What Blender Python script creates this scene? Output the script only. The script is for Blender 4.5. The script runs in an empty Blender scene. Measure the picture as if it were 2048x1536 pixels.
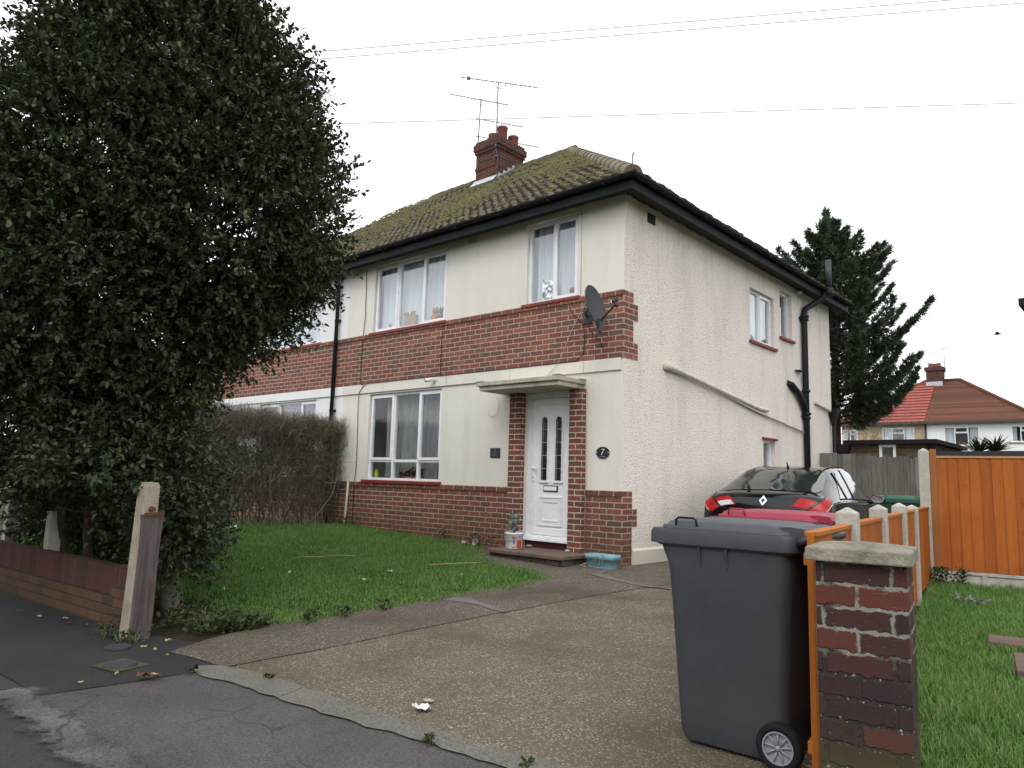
import bpy, math, random
import numpy as np
from mathutils import Vector, Matrix, geometry, noise

random.seed(7)
rng = np.random.default_rng(7)
C = bpy.context.scene.collection
R = math.radians

# ---------------------------------------------------------------- camera
CAM_POS = (5.179, -7.929, 1.024)
YAW, PITCH, ROLL = R(-41.85), R(7.49), R(1.64)
fw = Vector((math.sin(YAW) * math.cos(PITCH), math.cos(YAW) * math.cos(PITCH), math.sin(PITCH)))
rt0 = Vector((math.cos(YAW), -math.sin(YAW), 0))
up0 = rt0.cross(fw)
rt = math.cos(ROLL) * rt0 + math.sin(ROLL) * up0
up = -math.sin(ROLL) * rt0 + math.cos(ROLL) * up0
cam_data = bpy.data.cameras.new("camera")
cam_data.sensor_width = 36
cam_data.lens = 1467 / 2048 * 36
cam_data.clip_start = 0.05
cam_data.clip_end = 2000
cam = bpy.data.objects.new("camera", cam_data)
C.objects.link(cam)
mc = Matrix((rt, up, -fw)).transposed().to_4x4()
mc.translation = Vector(CAM_POS)
cam.matrix_world = mc
bpy.context.scene.camera = cam

# ---------------------------------------------------------------- sky, sun, exposure
SUN_EL, SUN_AZ = R(48), R(160)          # azimuth measured clockwise from +Y
SKY_STRENGTH = 0.15
world = bpy.data.worlds.new("World")
bpy.context.scene.world = world
world.use_nodes = True
wn = world.node_tree
wn.nodes.clear()
sky = wn.nodes.new("ShaderNodeTexSky")
sky.sky_type = 'NISHITA'
sky.sun_disc = False
sky.sun_elevation = SUN_EL
sky.sun_rotation = SUN_AZ
sky.air_density = 1.6
sky.dust_density = 6.0
hsv = wn.nodes.new("ShaderNodeHueSaturation")   # a cloud layer takes the blue out of the sky
hsv.inputs['Saturation'].default_value = 0.10
cloud = wn.nodes.new("ShaderNodeMix")
cloud.data_type = 'RGBA'
cloud.inputs[0].default_value = 0.75
cloud.inputs[7].default_value = (10.6, 10.8, 11.2, 1)
bg = wn.nodes.new("ShaderNodeBackground")
bg.inputs['Strength'].default_value = SKY_STRENGTH
wo = wn.nodes.new("ShaderNodeOutputWorld")
wn.links.new(sky.outputs[0], hsv.inputs['Color'])
wn.links.new(hsv.outputs[0], cloud.inputs[6])
wn.links.new(cloud.outputs[2], bg.inputs['Color'])
wn.links.new(bg.outputs[0], wo.inputs['Surface'])

sd = bpy.data.lights.new("sun", 'SUN')
sd.energy = 0.6
sd.angle = R(25)
sd.color = (1.0, 0.97, 0.93)
sun = bpy.data.objects.new("sun", sd)
C.objects.link(sun)
sv = Vector((math.sin(SUN_AZ) * math.cos(SUN_EL), math.cos(SUN_AZ) * math.cos(SUN_EL), math.sin(SUN_EL)))
sun.rotation_euler = sv.to_track_quat('Z', 'Y').to_euler()

vs = bpy.context.scene.view_settings
vs.view_transform = 'Standard'
vs.look = 'None'
vs.exposure = 0.2
vs.gamma = 1.0
bpy.context.scene.cycles.max_bounces = 8
bpy.context.scene.cycles.transparent_max_bounces = 16

# ---------------------------------------------------------------- helpers
class MB:
    """collects faces; build() links them as ONE mesh object"""
    def __init__(s):
        s.v, s.f, s.uv, s.sm = [], [], [], []

    def add(s, pts, faces, smooth=False, uvs=None):
        o = len(s.v)
        s.v += [tuple(p) for p in pts]
        for i, f in enumerate(faces):
            s.f.append([o + k for k in f])
            s.sm.append(smooth)
            s.uv.append(uvs[i] if uvs else None)
        return s

    def face(s, pts, smooth=False, uv=None):
        return s.add(pts, [list(range(len(pts)))], smooth, [uv] if uv else None)

    def box(s, x0, x1, y0, y1, z0, z1):
        p = [(x0, y0, z0), (x1, y0, z0), (x1, y1, z0), (x0, y1, z0), (x0, y0, z1), (x1, y0, z1), (x1, y1, z1), (x0, y1, z1)]
        return s.add(p, [(3, 2, 1, 0), (4, 5, 6, 7), (0, 1, 5, 4), (1, 2, 6, 5), (2, 3, 7, 6), (3, 0, 4, 7)])

    def obox(s, m, sx, sy, sz):
        """box of full size sx, sy, sz centred on matrix m"""
        p = [m @ Vector((a * sx / 2, b * sy / 2, c * sz / 2)) for c in (-1, 1) for a, b in ((-1, -1), (1, -1), (1, 1), (-1, 1))]
        return s.add(p, [(3, 2, 1, 0), (4, 5, 6, 7), (0, 1, 5, 4), (1, 2, 6, 5), (2, 3, 7, 6), (3, 0, 4, 7)])

    def bar(s, a, b, w, h):
        a, b = Vector(a), Vector(b)
        d = b - a
        q = d.to_track_quat('X', 'Z').to_matrix().to_4x4()
        q.translation = (a + b) / 2
        return s.obox(q, d.length, w, h)

    def tube(s, path, r, n=8, cap=True):
        path = [Vector(p) for p in path]
        rs = r if isinstance(r, (list, tuple)) else [r] * len(path)
        pts = []
        ref = None
        for i, p in enumerate(path):
            t = (path[min(i + 1, len(path) - 1)] - path[max(i - 1, 0)]).normalized()
            if ref is None:
                ref = t.orthogonal().normalized()
            ref = (ref - t * ref.dot(t))
            ref = ref.normalized() if ref.length > 1e-6 else t.orthogonal().normalized()
            b = t.cross(ref)
            for k in range(n):
                a = 2 * math.pi * k / n
                pts.append(p + (ref * math.cos(a) + b * math.sin(a)) * rs[i])
        fs = []
        for i in range(len(path) - 1):
            for k in range(n):
                k2 = (k + 1) % n
                fs.append((i * n + k, i * n + k2, (i + 1) * n + k2, (i + 1) * n + k))
        s.add(pts, fs, True)
        if cap:
            o = len(s.v) - len(pts)
            s.f.append([o + k for k in reversed(range(n))]); s.sm.append(False); s.uv.append(None)
            s.f.append([o + (len(path) - 1) * n + k for k in range(n)]); s.sm.append(False); s.uv.append(None)
        return s

    def lathe(s, prof, c=(0, 0, 0), n=20, m=None, smooth=True):
        """prof = [(radius, height)] turned about local Z, optionally through matrix m"""
        pts = []
        for r, z in prof:
            for k in range(n):
                a = 2 * math.pi * k / n
                p = Vector((r * math.cos(a), r * math.sin(a), z))
                p = (m @ p) if m else p
                pts.append(p + Vector(c))
        fs = []
        for i in range(len(prof) - 1):
            for k in range(n):
                k2 = (k + 1) % n
                fs.append((i * n + k, i * n + k2, (i + 1) * n + k2, (i + 1) * n + k))
        return s.add(pts, fs, smooth)

    def prism(s, poly, a, b, m=None):
        """poly (x, y) extruded from z=a to z=b through matrix m"""
        n = len(poly)
        p = [Vector((x, y, a)) for x, y in poly] + [Vector((x, y, b)) for x, y in poly]
        if m:
            p = [m @ q for q in p]
        return s.add(p, [list(reversed(range(n))), list(range(n, 2 * n))] + [(k, (k + 1) % n, n + (k + 1) % n, n + k) for k in range(n)])

    def loft(s, rings, smooth=True, cap=True):
        n = len(rings[0])
        pts = [p for r_ in rings for p in r_]
        fs = []
        for i in range(len(rings) - 1):
            for k in range(n):
                k2 = (k + 1) % n
                fs.append((i * n + k, i * n + k2, (i + 1) * n + k2, (i + 1) * n + k))
        s.add(pts, fs, smooth)
        if cap:
            s.face(list(reversed(rings[0])))
            s.face(rings[-1])
        return s

    def wall(s, u0, u1, z0, z1, holes, d=0.0, reveal=0.1):
        """a wall sheet in the (u, z) plane facing -d with rectangular holes and their reveals"""
        us = sorted({u0, u1} | {h[0] for h in holes} | {h[1] for h in holes})
        zs = sorted({z0, z1} | {h[2] for h in holes} | {h[3] for h in holes})
        for i in range(len(us) - 1):
            for j in range(len(zs) - 1):
                cu, cz = (us[i] + us[i + 1]) / 2, (zs[j] + zs[j + 1]) / 2
                if any(h[0] < cu < h[1] and h[2] < cz < h[3] for h in holes):
                    continue
                if not (u0 < cu < u1 and z0 < cz < z1):
                    continue
                s.face([(us[i], d, zs[j]), (us[i + 1], d, zs[j]), (us[i + 1], d, zs[j + 1]), (us[i], d, zs[j + 1])])
        for a, b, p, q in holes:
            e = d + reveal
            s.face([(a, d, p), (a, e, p), (a, e, q), (a, d, q)][::-1])
            s.face([(b, d, p), (b, e, p), (b, e, q), (b, d, q)])
            s.face([(a, d, q), (b, d, q), (b, e, q), (a, e, q)])
            s.face([(a, d, p), (b, d, p), (b, e, p), (a, e, p)][::-1])
        return s

    def build(s, name, mat, parent=None, mx=None, local=False, uvoff=(0, 0), bevel=0, uvmode=None):
        vs_ = [Vector(p) for p in s.v]
        if mx is not None:
            vs_ = [mx @ p for p in vs_]
        uvsrc = vs_
        if parent is not None and not local:
            mi = root_matrix(parent).inverted()
            vs_ = [mi @ p for p in vs_]
        me = bpy.data.meshes.new(name)
        me.from_pydata([tuple(p) for p in vs_], [], s.f)
        if any(s.sm):
            me.polygons.foreach_set('use_smooth', s.sm)
        ul = me.uv_layers.new(name='UVMap')
        src = uvsrc
        for pi, p in enumerate(me.polygons):
            if s.uv[pi]:
                for k, li in enumerate(p.loop_indices):
                    ul.data[li].uv = s.uv[pi][k]
                continue
            a = [src[i] for i in s.f[pi]]
            nn = geometry.normal(a[:4]) if len(a) > 3 else geometry.normal(a)
            ax = max(range(3), key=lambda k: abs(nn[k]))
            for k, li in enumerate(p.loop_indices):
                q = a[k]
                w = (q.y, q.z) if ax == 0 else ((q.x, q.z) if ax == 1 else (q.x, q.y))
                ul.data[li].uv = (w[0] - uvoff[0], w[1] - uvoff[1])
        me.materials.append(mat)
        o = bpy.data.objects.new(name, me)
        C.objects.link(o)
        if parent is not None:
            o.parent = parent
        if bevel:
            b = o.modifiers.new('bevel', 'BEVEL')
            b.width = bevel
            b.segments = 2
            b.limit_method = 'ANGLE'
            b.angle_limit = R(40)
        return o


def root_matrix(o):
    m = Matrix.Identity(4)
    chain = []
    while o is not None:
        chain.append(o)
        o = o.parent
    for x in reversed(chain):
        m = m @ (Matrix.Translation(x.location) @ x.rotation_euler.to_matrix().to_4x4())
    return m


def tag(o, label=None, cat=None, group=None, kind=None):
    for k, v in (('label', label), ('category', cat), ('group', group), ('kind', kind)):
        if v:
            o[k] = v
    return o


def thing(name, label, cat, loc=(0, 0, 0), rz=0.0, group=None):
    o = bpy.data.objects.new(name, None)
    o.empty_display_size = 0.2
    o.location = loc
    o.rotation_euler = (0, 0, rz)
    C.objects.link(o)
    return tag(o, label, cat, group)


def rect_ring(cx, cy, hx, hy, r, z, n=4):
    """rounded rectangle ring"""
    out = []
    for sx, sy, a0 in ((1, 1, 0), (-1, 1, 90), (-1, -1, 180), (1, -1, 270)):
        for k in range(n + 1):
            a = R(a0 + 90 * k / n)
            out.append(Vector((cx + sx * (hx - r) + r * math.cos(a), cy + sy * (hy - r) + r * math.sin(a), z)))
    return out


def scatter_mesh(name, tv, tf, mats, locs, mat, parent=None, smooth=False):
    """many small copies of one template joined in ONE mesh (leaves of a crown, blades of a lawn)"""
    tv = np.asarray(tv, float)
    k = len(tv)
    n = len(locs)
    P = np.einsum('nij,kj->nki', mats, tv) + locs[:, None, :]
    if parent is not None:
        P = P - np.array(root_matrix(parent).translation)[None, None, :]
    me = bpy.data.meshes.new(name)
    me.vertices.add(n * k)
    me.vertices.foreach_set('co', P.reshape(-1).astype(np.float32))
    fl = [len(f) for f in tf]
    flat = np.concatenate([np.array(f) for f in tf])
    L = len(flat)
    me.loops.add(n * L)
    idx = (flat[None, :] + (np.arange(n) * k)[:, None]).reshape(-1)
    me.loops.foreach_set('vertex_index', idx.astype(np.int32))
    me.polygons.add(n * len(tf))
    st = np.concatenate([[0], np.cumsum(fl)[:-1]])
    starts = (st[None, :] + (np.arange(n) * L)[:, None]).reshape(-1)
    me.polygons.foreach_set('loop_start', starts.astype(np.int32))
    if smooth:
        me.polygons.foreach_set('use_smooth', np.ones(n * len(tf), bool))
    me.update(calc_edges=True)
    me.validate()
    me.materials.append(mat)
    o = bpy.data.objects.new(name, me)
    C.objects.link(o)
    if parent is not None:
        o.parent = parent
    return o


def unit(a):
    return a / np.maximum(np.linalg.norm(a, axis=-1, keepdims=True), 1e-9)


def frames(d, roll):
    """orientation matrices whose local X is d, with a random roll about it"""
    d = unit(d)
    ref = np.where(np.abs(d[:, 2:3]) > 0.9, np.array([[1., 0, 0]]), np.array([[0, 0, 1.]]))
    y = unit(np.cross(ref, d))
    z = np.cross(d, y)
    c, s_ = np.cos(roll)[:, None], np.sin(roll)[:, None]
    y2 = y * c + z * s_
    z2 = -y * s_ + z * c
    return np.stack([d, y2, z2], axis=2)


# ---------------------------------------------------------------- materials
def nodes(name):
    m = bpy.data.materials.new(name)
    m.use_nodes = True
    nt = m.node_tree
    b = nt.nodes['Principled BSDF']
    return m, nt, b


def nd(nt, kind, ins=None, **props):
    n = nt.nodes.new('ShaderNode' + kind)
    for k, v in props.items():
        setattr(n, k, v)
    for k, v in (ins or {}).items():
        if isinstance(v, bpy.types.NodeSocket):
            nt.links.new(v, n.inputs[k])
        else:
            n.inputs[k].default_value = v
    return n


def c4(c, k=1.0):
    return (c[0] * k, c[1] * k, c[2] * k, 1)


def math_(nt, op, a, b=0.0, clamp=False):
    return nd(nt, 'Math', {0: a, 1: b}, operation=op, use_clamp=clamp).outputs[0]


def mix(nt, f, a, b):
    n = nd(nt, 'Mix', data_type='RGBA')
    for k, v in ((0, f), (6, a), (7, b)):
        if isinstance(v, bpy.types.NodeSocket):
            nt.links.new(v, n.inputs[k])
        else:
            n.inputs[k].default_value = v
    return n.outputs[2]


def obj_co(nt):
    return nd(nt, 'TexCoord').outputs['Object']


def noise_(nt, co, scale, detail=4, rough=0.55, stretch=None):
    if stretch:
        co = nd(nt, 'Mapping', {0: co, 3: stretch}).outputs[0]
    return nd(nt, 'TexNoise', {'Vector': co, 'Scale': scale, 'Detail': detail, 'Roughness': rough}).outputs[0]


def ramp(nt, fac, stops):
    n = nd(nt, 'ValToRGB', {0: fac})
    e = n.color_ramp.elements
    while len(e) < len(stops):
        e.new(0.5)
    for k, (p, c) in enumerate(stops):
        e[k].position = p
        e[k].color = c if len(c) == 4 else c4(c)
    return n.outputs[0]


def step_(nt, x, lo, hi):
    return nd(nt, 'MapRange', {0: x, 1: lo, 2: hi, 3: 0.0, 4: 1.0}, interpolation_type='SMOOTHSTEP').outputs[0]


def bump(nt, b, h, strength, dist):
    n = nd(nt, 'Bump', {'Height': h, 'Strength': strength, 'Distance': dist})
    nt.links.new(n.outputs[0], b.inputs['Normal'])
    return n


def setp(nt, b, col=None, rough=None, spec=None, **kw):
    for k, v in (('Base Color', col), ('Roughness', rough), ('Specular IOR Level', spec)):
        if v is None:
            continue
        if isinstance(v, bpy.types.NodeSocket):
            nt.links.new(v, b.inputs[k])
        else:
            b.inputs[k].default_value = v
    for k, v in kw.items():
        b.inputs[k.replace('_', ' ')].default_value = v


def mat_plain(name, col, rough=0.6, spec=0.4, var=0.15, scale=6, bmp=0.0, bscale=60, **kw):
    """paint, plastic, metal: a base colour with slight wear and dust"""
    m, nt, b = nodes(name)
    co = obj_co(nt)
    n1 = noise_(nt, co, scale, 5)
    n2 = noise_(nt, co, scale * 9, 3)
    f = math_(nt, 'ADD', math_(nt, 'MULTIPLY', n1, 0.7), math_(nt, 'MULTIPLY', n2, 0.3))
    setp(nt, b, ramp(nt, f, [(0.3, c4(col, 1 - var)), (0.7, c4(col, 1 + var))]), None, spec, **kw)
    r_ = nd(nt, 'MapRange', {0: n1, 1: 0.3, 2: 0.7, 3: max(rough - 0.08, 0.02), 4: min(rough + 0.08, 1)}).outputs[0]
    nt.links.new(r_, b.inputs['Roughness'])
    if bmp:
        bump(nt, b, noise_(nt, co, bscale, 4), bmp, 0.01)
    return m


def mat_plaster(name, col, dirt=(0.42, 0.40, 0.34), amount=0.35):
    m, nt, b = nodes(name)
    co = obj_co(nt)
    big = noise_(nt, co, 0.9, 5, 0.6)
    streak = noise_(nt, co, 3.0, 6, 0.6, (1.6, 1.6, 0.22))
    fine = noise_(nt, co, 40, 3)
    f = step_(nt, math_(nt, 'ADD', math_(nt, 'MULTIPLY', big, 0.5), math_(nt, 'MULTIPLY', streak, 0.5)), 0.42, 0.75)
    c = mix(nt, math_(nt, 'MULTIPLY', f, amount), c4(col), c4(dirt))
    c = mix(nt, math_(nt, 'MULTIPLY', fine, 0.12), c, c4(col, 0.75))
    setp(nt, b, c, 0.9, 0.2)
    bump(nt, b, math_(nt, 'ADD', noise_(nt, co, 5, 4), math_(nt, 'MULTIPLY', fine, 0.25)), 0.25, 0.02)
    return m


def mat_pebbledash(name, col):
    m, nt, b = nodes(name)
    co = obj_co(nt)
    n1 = noise_(nt, co, 44, 3, 0.6)
    vor = nd(nt, 'TexVoronoi', {'Vector': co, 'Scale': 58.0, 'Randomness': 1.0}).outputs['Distance']
    h = math_(nt, 'SUBTRACT', math_(nt, 'MULTIPLY', n1, 1.4), math_(nt, 'MULTIPLY', vor, 0.9))
    streak = noise_(nt, co, 1.6, 6, 0.62, (1.5, 1.5, 0.3))
    spots = noise_(nt, co, 9, 5, 0.7)
    f = step_(nt, streak, 0.45, 0.72)
    c = mix(nt, math_(nt, 'MULTIPLY', f, 0.42), c4(col), (0.50, 0.47, 0.43, 1))
    zz = nd(nt, 'SeparateXYZ', {0: co}).outputs[2]          # splash dirt at the foot, dark runs below the eave
    foot = step_(nt, math_(nt, 'ADD', zz, math_(nt, 'MULTIPLY', spots, 0.9)), 1.15, 0.45)
    c = mix(nt, math_(nt, 'MULTIPLY', foot, 0.22), c, (0.40, 0.37, 0.30, 1))
    runs = noise_(nt, co, 2.2, 5, 0.6, (5.0, 5.0, 0.12))
    head = math_(nt, 'MULTIPLY', step_(nt, runs, 0.5, 0.68), step_(nt, zz, 3.4, 4.8))
    c = mix(nt, math_(nt, 'MULTIPLY', head, 0.22), c, (0.36, 0.34, 0.30, 1))
    c = mix(nt, math_(nt, 'MULTIPLY', step_(nt, spots, 0.62, 0.74), 0.35), c, (0.36, 0.33, 0.29, 1))
    c = mix(nt, step_(nt, h, 0.15, -0.25), c, c4(col, 0.66))
    setp(nt, b, c, 0.95, 0.15)
    bump(nt, b, h, 0.7, 0.014)
    return m


def mat_brick(name, stops, mortar, bw=0.225, rh=0.075, mw=0.011, moss=0.0, stain=None, ragged=0.004, speck=0.0, smear=0.0, pale=None):
    """brick courses from metre UVs: a colour for each brick, ragged mortar, recessed joints"""
    m, nt, b = nodes(name)
    uv = nd(nt, 'TexCoord').outputs['UV']
    co = obj_co(nt)
    rag = nd(nt, 'TexNoise', {'Vector': co, 'Scale': 38.0, 'Detail': 3.0}).outputs[1]
    off = nd(nt, 'VectorMath', {0: rag, 1: (0.5, 0.5, 0.5)}, operation='SUBTRACT').outputs[0]
    off = nd(nt, 'VectorMath', {0: off, 3: ragged * 4}, operation='SCALE').outputs[0]
    uv2 = nd(nt, 'VectorMath', {0: uv, 1: off}, operation='ADD').outputs[0]
    sp = nd(nt, 'SeparateXYZ', {0: uv2})
    u, v = sp.outputs[0], sp.outputs[1]
    vr = math_(nt, 'DIVIDE', v, rh)
    row = math_(nt, 'FLOOR', vr)
    half = math_(nt, 'MULTIPLY', math_(nt, 'FLOORED_MODULO', row, 2.0), 0.5)
    uu = math_(nt, 'ADD', math_(nt, 'DIVIDE', u, bw), half)
    colm = math_(nt, 'FLOOR', uu)
    fx = math_(nt, 'MULTIPLY', math_(nt, 'FRACT', uu), bw)
    fy = math_(nt, 'MULTIPLY', math_(nt, 'FRACT', vr), rh)
    dx = math_(nt, 'MINIMUM', fx, math_(nt, 'SUBTRACT', bw, fx))
    dy = math_(nt, 'MINIMUM', fy, math_(nt, 'SUBTRACT', rh, fy))
    dd = math_(nt, 'MINIMUM', dx, dy)
    if smear:
        dd = math_(nt, 'SUBTRACT', dd, math_(nt, 'MULTIPLY', step_(nt, noise_(nt, co, 5.5, 4), 0.5, 0.7), smear))
    mask = step_(nt, dd, mw * 0.35, mw * 0.75)          # 1 on the brick
    rnd = nd(nt, 'TexWhiteNoise', {'Vector': nd(nt, 'CombineXYZ', {0: colm, 1: row}).outputs[0]}, noise_dimensions='2D').outputs[0]
    bc = ramp(nt, rnd, stops)
    bc = mix(nt, math_(nt, 'MULTIPLY', step_(nt, noise_(nt, co, 22, 6, 0.75), 0.32, 0.72), 0.55), bc, (0.055, 0.036, 0.031, 1))
    mo = mix(nt, noise_(nt, co, 25, 4), c4(mortar, 0.72), c4(mortar, 1.1))
    if pale is not None:                                  # fresh repointing smeared over the upper courses
        zz = nd(nt, 'SeparateXYZ', {0: co}).outputs[2]
        hi_ = step_(nt, math_(nt, 'ADD', zz, math_(nt, 'MULTIPLY', noise_(nt, co, 9, 4), 0.25)), pale + 0.10, pale + 0.19)
        hj_ = math_(nt, 'MULTIPLY', hi_, step_(nt, noise_(nt, co, 8, 4, 0.6), 0.36, 0.50))
        mo = mix(nt, hj_, mo, (0.23, 0.22, 0.19, 1))
        hi_ = math_(nt, 'MULTIPLY', hi_, step_(nt, noise_(nt, co, 7, 4, 0.6, (1.0, 1.0, 2.0)), 0.40, 0.56))
        sm_ = math_(nt, 'MULTIPLY', hi_, step_(nt, noise_(nt, co, 26, 4, 0.7, (0.5, 0.5, 1.6)), 0.56, 0.70))
        mask = math_(nt, 'MINIMUM', mask, math_(nt, 'SUBTRACT', 1.0, math_(nt, 'MULTIPLY', sm_, step_(nt, dd, 0.030, 0.012))))
    c = mix(nt, mask, mo, bc)
    if stain:
        z = nd(nt, 'SeparateXYZ', {0: co}).outputs[2]
        low = step_(nt, math_(nt, 'ADD', z, math_(nt, 'MULTIPLY', noise_(nt, co, 2.2, 4), 0.7)), 1.05, 0.35)
        c = mix(nt, math_(nt, 'MULTIPLY', low, 0.55), c, c4(stain))
    if moss:
        z = nd(nt, 'SeparateXYZ', {0: co}).outputs[2]
        low = step_(nt, math_(nt, 'ADD', z, math_(nt, 'MULTIPLY', noise_(nt, co, 6, 5), 0.35)), 0.62, 0.3)
        c = mix(nt, math_(nt, 'MULTIPLY', low, moss), c, (0.055, 0.060, 0.022, 1))
    if speck:
        near = math_(nt, 'ADD', noise_(nt, co, 62, 4, 0.7), math_(nt, 'MULTIPLY', step_(nt, dy, 0.016, 0.004), 0.07))
        c = mix(nt, math_(nt, 'MULTIPLY', step_(nt, near, 0.665, 0.70), speck), c, (0.42, 0.41, 0.36, 1))
    setp(nt, b, c, 0.9, 0.2)
    h = math_(nt, 'ADD', mask, math_(nt, 'MULTIPLY', noise_(nt, co, 60, 4), 0.35))
    bump(nt, b, h, 0.7, 0.008)
    return m


def mat_wood(name, dark, light, rough=0.75, knots=True, axis=2):
    """boards: grain along one axis, a tint for each board"""
    m, nt, b = nodes(name)
    co = obj_co(nt)
    st = [14.0, 14.0, 14.0]
    st[axis] = 0.9
    g = noise_(nt, co, 2.2, 6, 0.65, tuple(st))
    isl = nd(nt, 'NewGeometry').outputs['Random Per Island']
    f = math_(nt, 'ADD', math_(nt, 'MULTIPLY', g, 0.75), math_(nt, 'MULTIPLY', isl, 0.25))
    c = ramp(nt, f, [(0.28, dark), (0.72, light)])
    if knots:
        c = mix(nt, math_(nt, 'MULTIPLY', step_(nt, noise_(nt, co, 6, 3), 0.66, 0.74), 0.5), c, c4(dark, 0.6))
    c = mix(nt, math_(nt, 'MULTIPLY', step_(nt, noise_(nt, co, 1.7, 5, 0.6), 0.45, 0.7), 0.35), c, c4(dark, 0.75))
    setp(nt, b, c, rough, 0.25)
    bump(nt, b, g, 0.35, 0.01)
    return m


def mat_leaf(name, stops, rough=0.4, spec=0.5, trans=0.15):
    m, nt, b = nodes(name)
    isl = nd(nt, 'NewGeometry').outputs['Random Per Island']
    co = obj_co(nt)
    f = math_(nt, 'ADD', math_(nt, 'MULTIPLY', isl, 0.6), math_(nt, 'MULTIPLY', noise_(nt, co, 1.3, 3), 0.5))
    c = ramp(nt, f, stops)
    setp(nt, b, c, rough, spec)
    if trans:
        t = nd(nt, 'BsdfTranslucent', {'Color': c})
        ms = nd(nt, 'MixShader', {0: trans, 1: b.outputs[0], 2: t.outputs[0]})
        nt.links.new(ms.outputs[0], nt.nodes['Material Output'].inputs[0])
    return m


def mat_glass(name, tint=(0.86, 0.9, 0.9), refl=1.0):
    m, nt, b = nodes(name)
    nt.nodes.remove(b)
    t = nd(nt, 'BsdfTransparent', {'Color': c4(tint)})
    co = obj_co(nt)
    g = nd(nt, 'BsdfGlossy', {'Color': (0.95, 0.97, 1, 1), 'Roughness': 0.015})
    bp = nd(nt, 'Bump', {'Height': noise_(nt, co, 1.1, 2), 'Strength': 0.12, 'Distance': 0.05})
    nt.links.new(bp.outputs[0], g.inputs['Normal'])
    ior = nd(nt, 'MapRange', {0: nd(nt, 'NewGeometry').outputs['Backfacing'], 3: 1.52, 4: 1 / 1.52}).outputs[0]
    fr = nd(nt, 'Fresnel', {'IOR': ior})
    f = math_(nt, 'MULTIPLY', fr.outputs[0], 2.6 * refl, True)
    ms = nd(nt, 'MixShader', {0: f, 1: t.outputs[0], 2: g.outputs[0]})
    nt.links.new(ms.outputs[0], nt.nodes['Material Output'].inputs[0])
    return m


def mat_net(name, col, opacity):
    """net curtain: a white weave that lets part of the light through"""
    m, nt, b = nodes(name)
    co = obj_co(nt)
    setp(nt, b, mix(nt, noise_(nt, co, 3, 4, 0.5, (6, 6, 0.4)), c4(col, 0.72), c4(col)), 0.9, 0.1)
    tr = nd(nt, 'BsdfTransparent')
    f = math_(nt, 'ADD', math_(nt, 'MULTIPLY', noise_(nt, co, 4, 5, 0.6, (5, 5, 0.6)), 0.5), opacity - 0.25, True)
    ms = nd(nt, 'MixShader', {0: f, 1: tr.outputs[0], 2: b.outputs[0]})
    nt.links.new(ms.outputs[0], nt.nodes['Material Output'].inputs[0])
    return m


def mat_aggregate(name, base, pale, green=0.4, density=0.30, scale=85):
    """exposed aggregate concrete: pebbles in a worn binder"""
    m, nt, b = nodes(name)
    co = obj_co(nt)
    v = nd(nt, 'TexVoronoi', {'Vector': co, 'Scale': float(scale), 'Randomness': 1.0})
    rnd = nd(nt, 'SeparateColor', {0: v.outputs['Color']}).outputs[0]
    big = noise_(nt, co, 1.1, 6, 0.62)
    mid = noise_(nt, co, 5, 5, 0.65)
    c = ramp(nt, rnd, [(0.0, c4(base, 0.5)), (0.45, c4(base, 0.95)), (1 - density, c4(base, 1.35)), (1.0, pale)])
    c = mix(nt, step_(nt, v.outputs['Distance'], 0.42, 0.62), c, c4(base, 0.7))
    c = mix(nt, math_(nt, 'MULTIPLY', step_(nt, mid, 0.36, 0.68), 0.6), c, c4(base, 0.8))
    wide = noise_(nt, nd(nt, 'Mapping', {0: co, 1: (3.7, 1.3, 0.0)}).outputs[0], 0.7, 5, 0.6)
    c = mix(nt, math_(nt, 'MULTIPLY', step_(nt, wide, 0.50, 0.68), 0.6), c, c4(base, 0.42))
    c = mix(nt, math_(nt, 'MULTIPLY', step_(nt, big, 0.44, 0.66), green), c, (0.052, 0.056, 0.026, 1))
    setp(nt, b, c, 0.85, 0.3)
    bump(nt, b, math_(nt, 'SUBTRACT', math_(nt, 'MULTIPLY', mid, 1.5), v.outputs['Distance']), 0.6, 0.012)
    return m


def mat_asphalt(name, base, patch, crack=0.5, speck=0.25):
    m, nt, b = nodes(name)
    co = obj_co(nt)
    fine = noise_(nt, co, 85, 4, 0.75)
    big = noise_(nt, co, 1.4, 6, 0.65)
    wob = nd(nt, 'TexNoise', {'Vector': co, 'Scale': 5.0, 'Detail': 4.0}).outputs[1]
    wco = nd(nt, 'VectorMath', {0: co, 1: nd(nt, 'VectorMath', {0: wob, 3: 0.22}, operation='SCALE').outputs[0]}, operation='ADD').outputs[0]
    ve = nd(nt, 'TexVoronoi', {'Vector': wco, 'Scale': 1.3}, feature='DISTANCE_TO_EDGE').outputs['Distance']
    c = mix(nt, step_(nt, big, 0.35, 0.68), c4(base), c4(patch))
    c = mix(nt, math_(nt, 'MULTIPLY', fine, 0.75), c4(base, 0.6), c) if False else mix(nt, step_(nt, fine, 0.38, 0.62), mix(nt, 0.6, c, (0.01, 0.01, 0.01, 1)), c)
    c = mix(nt, math_(nt, 'MULTIPLY', step_(nt, noise_(nt, co, 60, 3, 0.7), 0.66, 0.7), speck), c, (0.30, 0.28, 0.26, 1))
    ck = math_(nt, 'MULTIPLY', step_(nt, ve, 0.012, 0.003), step_(nt, noise_(nt, co, 0.9, 2), 0.47, 0.58))
    c = mix(nt, math_(nt, 'MULTIPLY', ck, crack), c, (0.012, 0.012, 0.011, 1))
    setp(nt, b, c, 0.8, 0.35)
    bump(nt, b, math_(nt, 'ADD', fine, math_(nt, 'MULTIPLY', big, 1.2)), 0.5, 0.01)
    return m


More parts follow.
